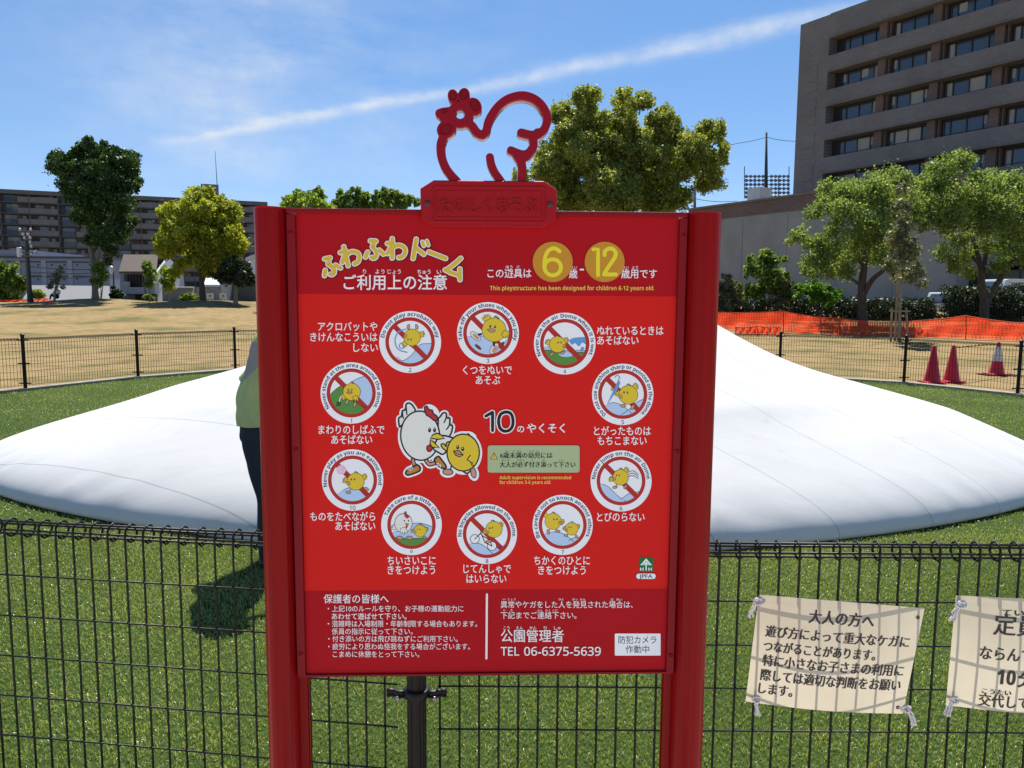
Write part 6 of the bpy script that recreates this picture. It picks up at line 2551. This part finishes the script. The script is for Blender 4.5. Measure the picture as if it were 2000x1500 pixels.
nt.links.new(tr.outputs[0], m2.inputs[2])
nt.links.new(m2.outputs[0], nt.nodes['Material Output'].inputs['Surface'])


def netting(label, posts, seed, group='orange safety nets', fold=.10):
    """net hung between posts [(px, ytop, ybottom, Y)], sagging along its top edge, with its own thin stakes"""
    r_ = random.Random(seed)
    pts = []
    for (xa, ta, ba, Ya), (xb, tb, bb, Yb) in zip(posts[:-1], posts[1:]):
        n = 16
        for k in range(n):
            t = k / n
            sag = 4 * t * (1 - t)
            pts.append((xa + (xb - xa) * t, ta + (tb - ta) * t + sag * 2.5, ba + (bb - ba) * t - sag * 1.0, Ya + (Yb - Ya) * t))
    pts.append(posts[-1])
    org = P(posts[0][0], posts[0][2], posts[0][3])
    org.z = hz(org.x, org.y)
    t_ = thing('safety_net', org, label, 'safety net', group)
    vs, fs_ = [], []
    rows = 6
    for i, (px, yt, yb, Y) in enumerate(pts):
        a = P(px, yt, Y)
        b_ = P(px, yb, Y)
        g_ = hz(b_.x, b_.y)
        b_.z = max(b_.z, g_ + .02)
        for k in range(rows):
            p = a.lerp(b_, k / (rows - 1))
            p.y += fold * math.sin(i * 1.3 + k * .9 + seed) * (.3 + .7 * k / rows) + r_.uniform(-.02, .02)
            vs.append(p)
    for i in range(len(pts) - 1):
        for k in range(rows - 1):
            fs_.append((i * rows + k, (i + 1) * rows + k, (i + 1) * rows + k + 1, i * rows + k + 1))
    mb = MB()
    mb.add(vs, fs_)
    mb.build('net', m_net, t_, smooth=True)
    mb = MB()
    mb.tube([vs[i * rows] + Z * .01 for i in range(len(pts))], .014, 5)
    mb.build('top_cord', m_net_cord, t_)
    for (px, yt, yb, Y) in posts:
        a, b_ = P(px, yt - 1, Y + .03), P(px, yb, Y + .03)
        b_.z = hz(b_.x, b_.y) - .05
        mb = MB()
        mb.tube([b_, a], .018, 6)
        mb.build('stake', m_stk, t_, smooth=True)
    return t_


m_net_cord = mat('orange_cord', (0.75, 0.10, 0.035), .6, .3)
m_stk = mat('rusty_stake', (0.16, 0.07, 0.05), .8, .3)
netting('long orange safety net sagging between stakes across the right of the field', [(1380, 609, 644, 35), (1530, 608, 652, 33), (1640, 622, 658, 32), (1740, 629, 664, 31.5), (1886, 617, 668, 30.5), (2030, 634, 676, 29)], 1)
netting('short lower piece of bright orange net lying before the long one', [(1437, 638, 654, 31.5), (1480, 637, 655, 31.3), (1524, 639, 656, 31)], 2, fold=.16)
netting('low red-orange net along the far left edge of the field behind the leaning pole', [(-20, 584, 593, 58), (45, 584, 593, 58), (86, 582, 592, 58), (138, 590, 593.5, 58)], 3, 'red nets at the far edge of the field')
netting('small piece of red net in front of the tiled-roof house', [(289, 590.5, 594, 57), (305, 588.5, 593.5, 57), (321, 590.5, 593.5, 57)], 4, 'red nets at the far edge of the field')

# ------------------------------------------------------------------ traffic cones
m_cone = mat('red_cone_plastic', (0.48, 0.012, 0.022), 0.42, 0.4, var=.12, vscale=7)
m_refl = mat('grey_reflective_sleeve', (0.48, 0.47, 0.46), 0.45, 0.5, var=.3, vscale=14)


def cone_thing(q, h, label, sleeve=False):
    t = thing('traffic_cone', q, label, 'traffic cone', 'red traffic cones beyond the fence')
    mb = MB()
    mb.box(q + Z * .018, (.40, .40, .032))
    mb.build('base', m_cone, t, bevel=.012)
    mb = MB()
    mb.lathe([(.160, .034), (.150, .06), (.036, h - .02), (.024, h), (.001, h + .002)], q, 28)
    mb.build('cone_body', m_cone, t, smooth=True, auto=50)
    if sleeve:
        mb = MB()
        r = lambda z: .150 + (.036 - .150) * (z - .06) / (h - .08) + .006
        mb.lathe([(r(h * .42), h * .42), (r(h * .86), h * .86)], q, 28)
        mb.build('sleeve', m_refl, t, smooth=True, auto=50)
    return t


c1 = G(1820, 748)
c2 = G(1858, 746)
c3 = G(1946, 732)
cone_thing(c1, .745, 'plain red traffic cone, left one of the close pair behind the fence')
cone_thing(c2, .745, 'plain red traffic cone joined to a striped bar, right one of the close pair')
cone_thing(c3, .735, 'red traffic cone with a worn grey reflective sleeve near the right edge', True)
m_bar = bpy.data.materials.new('striped_bar')
m_bar.use_nodes = True
nt = m_bar.node_tree
tcb = nt.nodes.new('ShaderNodeTexCoord')
spb = nt.nodes.new('ShaderNodeSeparateXYZ')
nt.links.new(tcb.outputs['Object'], spb.inputs[0])
mxb = nt.nodes.new('ShaderNodeMixRGB')
nt.links.new(nm(nt, 'LESS_THAN', nm(nt, 'FRACT', nm(nt, 'MULTIPLY', spb.outputs['X'], 6.0)), .5), mxb.inputs['Fac'])
mxb.inputs['Color1'].default_value = (.62, .42, .03, 1)
mxb.inputs['Color2'].default_value = (.012, .012, .012, 1)
nt.links.new(mxb.outputs[0], nt.nodes['Principled BSDF'].inputs['Base Color'])
mb = MB()
e0, e1 = c2 + Z * .70, c3 + Z * .70
mb.tube([e0 + (e1 - e0).normalized() * .06, e1 - (e1 - e0).normalized() * .06], .017, 10)
tag(mb.build('cone_bar', m_bar, None, e0, smooth=True), 'yellow and black striped bar linking two of the red cones', 'cone bar')
m_soil = mat('dark_mat', (.03, .026, .03), .9, .2)
mb = MB()
d3 = c3 + Vector((.06, -.02, .004))
mb.box(d3, (.78, .5, .014))
tag(mb.build('rubber_weight', m_soil, None, d3), 'flat dark rubber mat under the cone with the grey sleeve', 'mat')

# ------------------------------------------------------------------ parked vehicles behind the hedge
m_carw = mat('white_car_paint', (0.70, 0.71, 0.72), 0.25, 0.5, coat=.6)
m_tyre = mat('tyre', (.015, .015, .015), .9, .2)


def vehicle(label, c, ang, L, Wd, H, paint):
    u = Vector((math.cos(ang), math.sin(ang), 0))
    w = Vector((-u.y, u.x, 0))
    t = thing('parked_car', c, label, 'car', 'vehicles parked behind the hedge')
    body = [(-.5, .16), (-.5, .50), (-.47, .60), (-.40, .98), (-.36, 1.0), (.22, 1.0), (.28, .97), (.40, .60), (.49, .52), (.5, .16)]
    mb = MB()
    poly = [c + u * (x * L) + Z * (z * H) - w * (Wd / 2) for x, z in body]
    mb.prism(poly, w * Wd)
    mb.build('body', paint, t, bevel=.09)
    for s in (-1, 1):
        for x0, x1, sl0, sl1 in ((-.40, -.13, .04, 0), (-.10, .12, 0, 0), (.15, .33, 0, -.06)):
            mb = MB()
            o = c + w * (s * (Wd / 2 + .008))
            mb.prism([o + u * (x0 * L) + Z * (.60 * H), o + u * (x1 * L) + Z * (.60 * H), o + u * ((x1 + sl1) * L) + Z * (.90 * H), o + u * ((x0 + sl0) * L) + Z * (.90 * H)], w * (-s * .03))
            mb.build('side_window', m_glass, t)
        for x in (-.30, .31):
            wl_ = MB()
            wl_.lathe([(.16, -.11), (.30, -.11), (.32, -.06), (.32, .06), (.30, .11), (.16, .11)], c + u * (x * L) + w * (s * (Wd / 2 - .12)) + Z * .32, 20, (u, Z, w))
            wl_.build('wheel', m_tyre, t, smooth=True, auto=40)
    for x, x2, sgn in ((-.485, -.415, -1), (.41, .30, 1)):
        mb = MB()
        mb.prism([c + u * (x * L) - w * (Wd * .42) + Z * (.61 * H), c + u * (x * L) + w * (Wd * .42) + Z * (.61 * H), c + u * (x2 * L) + w * (Wd * .38) + Z * (.93 * H), c + u * (x2 * L) - w * (Wd * .38) + Z * (.93 * H)], u * (sgn * .035))
        mb.build('windscreen', m_glass, t)
    return t


q = P(1868, 620, 47)
q.z = hz(q.x, q.y)
vehicle('white van seen through the gap between the dark hedges', q, rad(35), 4.4, 1.75, P(1860, 571, 46).z - q.z, m_carw)
q = P(1985, 620, 49)
q.z = hz(q.x, q.y)
vehicle('tall silver-white vehicle whose roof shows above the hedge at the right edge', q, rad(15), 4.9, 1.8, P(1975, 545, 48).z - q.z, mat('silver_paint', (.55, .56, .58), .25, .5, coat=.6))

# ------------------------------------------------------------------ laminated notices tied to the fence
m_paper = bpy.data.materials.new('laminated_paper')
m_paper.use_nodes = True
nt = m_paper.node_tree
b = nt.nodes['Principled BSDF']
b.inputs['Roughness'].default_value = .5
b.inputs['Specular IOR Level'].default_value = .15
tcp = nt.nodes.new('ShaderNodeTexCoord')
nzp = nt.nodes.new('ShaderNodeTexNoise')
nzp.inputs['Scale'].default_value = 5
nzp.inputs['Detail'].default_value = 6
nt.links.new(tcp.outputs['Object'], nzp.inputs['Vector'])
rpp = nt.nodes.new('ShaderNodeValToRGB')
rpp.color_ramp.elements[0].position, rpp.color_ramp.elements[1].position = .3, .7
rpp.color_ramp.elements[0].color = (.66, .565, .41, 1)
rpp.color_ramp.elements[1].color = (.75, .655, .49, 1)
nt.links.new(nzp.outputs['Fac'], rpp.inputs['Fac'])
nt.links.new(rpp.outputs['Color'], b.inputs['Base Color'])
tlp = nt.nodes.new('ShaderNodeBsdfTranslucent')
nt.links.new(rpp.outputs['Color'], tlp.inputs['Color'])
mxp = nt.nodes.new('ShaderNodeMixShader')
mxp.inputs['Fac'].default_value = .38
nt.links.new(b.outputs[0], mxp.inputs[1])
nt.links.new(tlp.outputs[0], mxp.inputs[2])
nt.links.new(mxp.outputs[0], nt.nodes['Material Output'].inputs['Surface'])
m_pink_ = mat('notice_ink', (.045, .035, .035), .5, .3)
m_string = mat('white_string', (.70, .66, .62), .9, .2)
m_eye = mat('brass_eyelet', (.10, .06, .04), .4, .5, metallic=.6)


def notice(label, quad, bulge, words_, holes, seed):
    """laminated sheet: quad = TL, TR, BR, BL pixels, words in the sheet's own 0..1 frame"""
    def put(u, v, lift=0.0):
        (ax, ay), (bx, by), (cx, cy), (dx, dy) = quad
        x = (ax * (1 - u) + bx * u) * (1 - v) + (dx * (1 - u) + cx * u) * v
        y = (ay * (1 - u) + by * u) * (1 - v) + (dy * (1 - u) + cy * u) * v
        Y = NEAR_Y - .012 - bulge * math.sin(math.pi * min(1, max(0, u))) * (.45 + .75 * v) - .010 * math.sin(math.pi * v) - lift
        y += 6 * math.sin(math.pi * u) * v
        return P(x, y, Y)
    org = put(.5, .5)
    t = thing('paper_notice', org, label, 'notice', 'laminated notices tied to the fence')
    mb = MB()
    n = 18
    vs = [put(i / n, j / n) for j in range(n + 1) for i in range(n + 1)]
    mb.add(vs, [(j * (n + 1) + i, j * (n + 1) + i + 1, (j + 1) * (n + 1) + i + 1, (j + 1) * (n + 1) + i) for j in range(n) for i in range(n)])
    sheet = mb.build('sheet', m_paper, t, smooth=True)
    A = Art(lambda x, y, l: put(x / 1000, y / 1000, l), lift=.0012)
    asp = 1000.0
    for s, x0, x1, ym, em, off in words_:
        for dx_ in (-2.6, 0.0, 2.6):
            A.text(s, x0 + dx_, x1 + dx_, ym, em, m_pink_, off=min(off, .007), asc=ord(s[0]) > 0x1D000)
    A.build('lettering', sheet, Vector((0, -1, 0)))
    for (u, v, tied) in holes:
        c = put(u, v, .001)
        mb = MB()
        mb.lathe([(.0024, 0), (.0050, 0), (.0056, .0012), (.0050, .0022), (.0024, .0016)], c, 16, (Vector((1, 0, 0)), Z, Vector((0, -1, 0))))
        mb.build('eyelet', m_eye, sheet, smooth=True)
        if tied:
            r_ = random.Random(seed + int(u * 10) + int(v * 10))
            mb = MB()
            k = Vector((tied * .022, -.012, .004))
            for q in range(3):
                loop = []
                for a in range(9):
                    an = 2 * math.pi * a / 8 + q
                    loop.append(c + k * (.6 + .15 * q) + Vector((.011 * math.cos(an), -.004 + .005 * math.sin(an * 2 + q), .009 * math.sin(an))))
                mb.tube(loop, .0028, 6)
            for q in range(4):
                p = c + k
                w_ = [p]
                for a in range(6):
                    p = p + Vector((r_.uniform(-.005, .005) + tied * .003, r_.uniform(-.003, .002), -.008))
                    w_.append(p)
                mb.tube(w_, [.0026] * 6 + [.0036], 6)
            mb.tube([c, c + k * .8], .0026, 6)
            mb.build('tie_string', m_string, t, smooth=True)
    return t


notice('cream laminated notice with five lines of text, tied askew to the fence', [(1482, 1161.5), (1806, 1188), (1763, 1394), (1456, 1370)], .022,
       [('大人の方へ', 320, 715, 160, 132, .026),
        ('遊び方によって重大なケガに', 70, 950, 330, 112, .018), ('つながることがあります。', 70, 760, 470, 108, .026),
        ('特に小さなお子さまの利用に', 75, 950, 600, 112, .021), ('際しては適切な判断をお願い', 75, 950, 735, 112, .014), ('します。', 72, 285, 860, 108, .026)],
       [(.03, .05, -1), (.97, .09, 0), (.96, .94, 1), (.05, .955, .2)], 5)
notice('cream laminated notice cut off by the right edge of the photo', [(1867, 1163), (2196, 1178), (2160, 1398), (1847, 1377)], .020,
       [('ていいん', 285, 560, 130, 62, .008), ('定員', 245, 520, 242, 198, .014), ('ならんでいるときは', 178, 930, 500, 128, .024), ('ぷん', 460, 570, 590, 50, .008),
        (sans('10', True), 300, 410, 700, 125, .0), ('分', 425, 555, 705, 160, .010), ('こうたい', 215, 395, 835, 50, .008), ('交代してあそぶ', 200, 760, 915, 118, .018)],
       [(.055, .07, -1), (.055, .93, -.6)], 9)


# ------------------------------------------------------------------ people
m_skin = mat('skin', (0.42, 0.25, 0.17), .55, .35, var=.08, vscale=12)
m_hair = mat('black_hair', (.012, .010, .009), .5, .4)
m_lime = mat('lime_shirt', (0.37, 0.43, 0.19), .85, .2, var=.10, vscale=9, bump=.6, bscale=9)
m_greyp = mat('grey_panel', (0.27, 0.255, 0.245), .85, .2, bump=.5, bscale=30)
m_trou = mat('dark_trousers', (.022, .027, .042), .85, .2, bump=.5, bscale=14)
m_shoes = mat('black_shoes', (.02, .02, .022), .5, .4)
m_whites = mat('white_shirt', (.72, .72, .72), .85, .2)


def skin_mesh(name, pts, edges, radii, levels=2):
    """one continuous surface grown round a skeleton"""
    me = bpy.data.meshes.new(name)
    me.from_pydata([tuple(p) for p in pts], edges, [])
    o = bpy.data.objects.new(name, me)
    COL.objects.link(o)
    sk = o.modifiers.new('skin', 'SKIN')
    sk.use_smooth_shade = True
    for i, r in enumerate(radii):
        r = r if isinstance(r, tuple) else (r, r)
        me.skin_vertices[0].data[i].radius = r
        me.skin_vertices[0].data[i].use_root = (i == 0)
    sb = o.modifiers.new('sub', 'SUBSURF')
    sb.levels = levels
    sb.render_levels = levels
    bpy.context.view_layer.update()
    out = bpy.data.meshes.new_from_object(o.evaluated_get(bpy.context.evaluated_depsgraph_get()))
    bpy.data.objects.remove(o)
    out.name = name
    out.polygons.foreach_set('use_smooth', [True] * len(out.polygons))
    return out


PY = 4.5
foot_z = 0.0
pp = lambda x, y, dy=0.0: P(x + 6, y, PY + dy)
base = P(520, 1110, PY)
base.z = 0
per = thing('person', base, 'person in a lime green shirt and dark trousers, mostly hidden behind the left sign post', 'person')
hip, shl = pp(517, 835), pp(540, 655)
neck, headc = pp(556, 622), pp(572, 570)
kneeA, kneeB = pp(523, 968, -.09), pp(530, 968, .10)
ankA, ankB = Vector((pp(524, 1080).x, PY - .09, .09)), Vector((pp(528, 1080).x + .05, PY + .11, .09))
toeA, toeB = ankA + Vector((.17, -.02, -.055)), ankB + Vector((.17, .02, -.055))
heelA, heelB = ankA + Vector((-.05, 0, -.05)), ankB + Vector((-.05, 0, -.05))
shA, shB = shl + Vector((0, -.185, -.03)), shl + Vector((0, .185, -.03))
elA, elB = pp(545, 745, -.22), pp(477, 756, .20)
wrA, wrB = pp(590, 780, -.2), pp(560, 775, .2)
hipA, hipB = hip + Vector((0, -.09, -.03)), hip + Vector((0, .09, -.03))
pts = [hip, hip.lerp(shl, .5), shl, neck, headc, hipA, kneeA, ankA, hipB, kneeB, ankB, shA, elA, wrA, shB, elB, wrB]
edges = [(0, 1), (1, 2), (2, 3), (3, 4), (0, 5), (5, 6), (6, 7), (0, 8), (8, 9), (9, 10), (2, 11), (11, 12), (12, 13), (2, 14), (14, 15), (15, 16)]
radii = [.12, .125, .11, .055, .075, .085, .055, .042, .085, .055, .042, .055, .042, .030, .055, .042, .030]
# head, hand palms and fingers grow from the same skeleton
pts.append(headc + Vector((.02, 0, .10)))
edges.append((4, len(pts) - 1))
radii.append(.085)
for w_, e_, s in ((13, 12, -1), (16, 15, 1)):
    d = (pts[w_] - pts[e_]).normalized()
    pts.append(pts[w_] + d * .07)
    palm = len(pts) - 1
    edges.append((w_, palm))
    radii.append((.034, .022))
    for k in range(4):
        side = Vector((0, 1, 0)) * (.011 * (k - 1.5)) * 1.6
        a = pts[palm] + d * .035 + side
        b_ = a + d * (.034 - .004 * abs(k - 1.4)) - Z * .012
        i0 = len(pts)
        pts += [a, b_, b_ + d * .018 - Z * .020]
        edges += [(palm, i0), (i0, i0 + 1), (i0 + 1, i0 + 2)]
        radii += [.009, .0085, .007]
    i0 = len(pts)
    a = pts[w_] + d * .03 - Vector((0, s * .03, 0))
    pts += [a, a + d * .03 - Vector((0, s * .012, .012))]
    edges += [(w_, i0), (i0, i0 + 1)]
    radii += [.012, .009]
me = skin_mesh('body', pts, edges, radii)
me.materials.append(m_skin)
link_mesh('body', me, per)
# face features and hair on a head that looks to the right
fdir = Vector((1, 0, 0))
hc = headc + Vector((.015, 0, .045))


def ball(name, c, r, m, parent, n=20):
    mb = MB()
    prof = [(math.sin(math.pi * k / n), -math.cos(math.pi * k / n)) for k in range(1, n)]
    vs, fs_ = [], []
    for s_, cz_ in prof:
        for j in range(n):
            an = 2 * math.pi * j / n
            vs.append((c[0] + r[0] * s_ * math.cos(an), c[1] + r[1] * s_ * math.sin(an), c[2] + r[2] * cz_))
    for i in range(len(prof) - 1):
        for j in range(n):
            fs_.append((i * n + j, i * n + (j + 1) % n, (i + 1) * n + (j + 1) % n, (i + 1) * n + j))
    mb.add(vs, fs_ + [tuple(range(n - 1, -1, -1)), tuple((len(prof) - 1) * n + j for j in range(n))])
    return mb.build(name, m, parent, smooth=True)


ball('head', hc, (.098, .078, .118), m_skin, per)
ball('hair', hc + Vector((-.022, 0, .028)), (.100, .085, .108), m_hair, per)
for s in (-1, 1):
    ball('eye', hc + Vector((.088, s * .032, .006)), (.008, .012, .007), m_hair, per, 10)
    ball('ear', hc + Vector((-.005, s * .078, -.01)), (.020, .012, .030), m_skin, per, 10)
ball('nose', hc + Vector((.103, 0, -.018)), (.016, .013, .022), m_skin, per, 10)
ball('mouth', hc + Vector((.090, 0, -.062)), (.010, .026, .006), mat('lips', (.30, .10, .09), .5, .3), per, 10)


def loft(rings, n=30):
    """rings: (centre, half depth x, half width y, tilt vector) -> closed sleeve surface"""
    vs, fs_ = [], []
    for c, rx, ry, ax in rings:
        ax = ax.normalized()
        for k in range(n):
            an = 2 * math.pi * k / n
            wob = 1 + .040 * math.sin(an * 5 + c.z * 13 + 2 * math.sin(c.z * 7)) + .026 * math.sin(an * 9 - c.z * 17)
            x = math.copysign(abs(math.cos(an)) ** .85, math.cos(an))
            y = math.copysign(abs(math.sin(an)) ** .85, math.sin(an))
            vs.append(c + ax * (rx * x * wob) + Vector((0, ry * y * wob, 0)))
    for i in range(len(rings) - 1):
        for k in range(n):
            fs_.append((i * n + k, i * n + (k + 1) % n, (i + 1) * n + (k + 1) % n, (i + 1) * n + k))
    return vs, fs_


X_ = Vector((1, 0, 0))
def row(xl, y, hd, hw):
    """a ring of the shirt whose back edge lies at pixel xl"""
    b_ = pp(xl, y)
    return (b_ + X_ * hd, hd, hw, X_)


def px_rings(L, k=24):
    f = smooth_pts([(x, y, hd, hw) for x, y, hd, hw in L], k)
    return [row(*r) for r in f]


mb = MB()
vs, fs_ = loft(px_rings([(463, 822, .165, .235), (464, 800, .165, .235), (468, 765, .16, .225), (476, 730, .155, .215), (486, 695, .145, .215), (494, 665, .13, .21), (508, 645, .10, .18), (535, 634, .065, .09), (545, 628, .055, .065)]), 90)
mb.add(vs, fs_)
inv_ = cam.matrix_world.inverted()
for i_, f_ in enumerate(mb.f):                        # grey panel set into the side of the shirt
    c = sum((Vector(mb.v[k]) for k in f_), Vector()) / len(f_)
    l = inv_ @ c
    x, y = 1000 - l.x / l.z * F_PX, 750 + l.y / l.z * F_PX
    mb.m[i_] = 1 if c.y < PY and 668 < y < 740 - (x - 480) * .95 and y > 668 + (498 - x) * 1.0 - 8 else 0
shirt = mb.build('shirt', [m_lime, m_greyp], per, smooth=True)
# sleeves
for s, a, e in ((-1, shA, elA), (1, shB, elB)):
    mb = MB()
    d = (e - a)
    cs = [a + Vector((.01, 0, .035)), a + d * .18, a + d * .5, a + d * .95]
    mb.tube(smooth_pts([tuple(c) for c in cs], 4), [.062 + .016 * min(1, i / 6) for i in range(13)], 18, cap=False)
    mb.build('sleeve', m_lime, per, smooth=True)
# trousers: two legs and a seat, following the legs inside
mb = MB()
for off_ in (-.095, .095):
    rings = smooth_pts([(468, 812, .14, .115), (470, 850, .135, .115), (474, 880, .125, .11), (480, 915, .115, .10), (488, 945, .10, .09), (497, 972, .085, .082), (498, 1000, .085, .08), (500, 1050, .08, .076), (503, 1088, .078, .074)], 5)
    rg = []
    for (x, y, hd, hw) in rings:
        c = pp(x, y, off_)
        rg.append((c + X_ * hd, hd, hw, X_))
    mb.add(*loft(rg, 24))
rg = []
for (x, y, hd, hw) in smooth_pts([(472, 795, .14, .19), (469, 820, .145, .20), (471, 850, .13, .18), (480, 868, .08, .1)], 4):
    c = pp(x, y, 0)
    rg.append((c + X_ * hd, hd, hw, X_))
mb.add(*loft(rg, 24))
mb.build('trousers', m_trou, per, smooth=True)
for hl, ak, to in ((heelA, ankA, toeA), (heelB, ankB, toeB)):
    me = skin_mesh('shoe', [hl, ak + Vector((.02, 0, -.045)), to], [(0, 1), (1, 2)], [(.038, .034), (.044, .036), (.042, .026)])
    me.materials.append(m_shoes)
    link_mesh('shoe', me, per)

# tiny seated person far away behind the red net
q = P(113, 592, 57)
q.z = hz(q.x, q.y)
p2 = thing('person', q, 'tiny far person in a white shirt with black hair behind the low red net', 'person')
hp_ = q + Z * .22
b2 = [hp_, hp_ + Vector((.0, 0, .28)), hp_ + Vector((.0, 0, .50)), hp_ + Vector((0, 0, .60)), hp_ + Vector((-.02, -.02, .74)),
      hp_ + Vector((.12, -.15, .02)), hp_ + Vector((.20, -.45, .22)), hp_ + Vector((.18, -.62, -.16)), hp_ + Vector((-.12, -.15, .02)), hp_ + Vector((-.18, -.45, .22)), hp_ + Vector((-.2, -.62, -.16)),
      hp_ + Vector((.19, 0, .47)), hp_ + Vector((.26, -.16, .24)), hp_ + Vector((.2, -.4, .22)), hp_ + Vector((-.19, 0, .47)), hp_ + Vector((-.26, -.16, .24)), hp_ + Vector((-.2, -.4, .22))]
me = skin_mesh('body', b2, [(0, 1), (1, 2), (2, 3), (3, 4), (0, 5), (5, 6), (6, 7), (0, 8), (8, 9), (9, 10), (2, 11), (11, 12), (12, 13), (2, 14), (14, 15), (15, 16)],
               [.12, .12, .10, .05, .10, .08, .06, .045, .08, .06, .045, .05, .04, .03, .05, .04, .03])
me.materials.append(m_skin)
link_mesh('body', me, p2)
me = skin_mesh('shirt', b2[:3] + [b2[11], b2[12], b2[14], b2[15]], [(0, 1), (1, 2), (2, 3), (3, 4), (2, 5), (5, 6)], [.15, .15, .13, .07, .06, .07, .06])
me.materials.append(m_whites)
link_mesh('shirt', me, p2)
me = skin_mesh('trousers', [b2[0]] + b2[5:11], [(0, 1), (1, 2), (2, 3), (0, 4), (4, 5), (5, 6)], [.13, .10, .075, .06, .10, .075, .06])
me.materials.append(m_trou)
link_mesh('trousers', me, p2)
ball('hair', b2[4] + Vector((0, .015, .03)), (.105, .11, .11), m_hair, p2, 14)
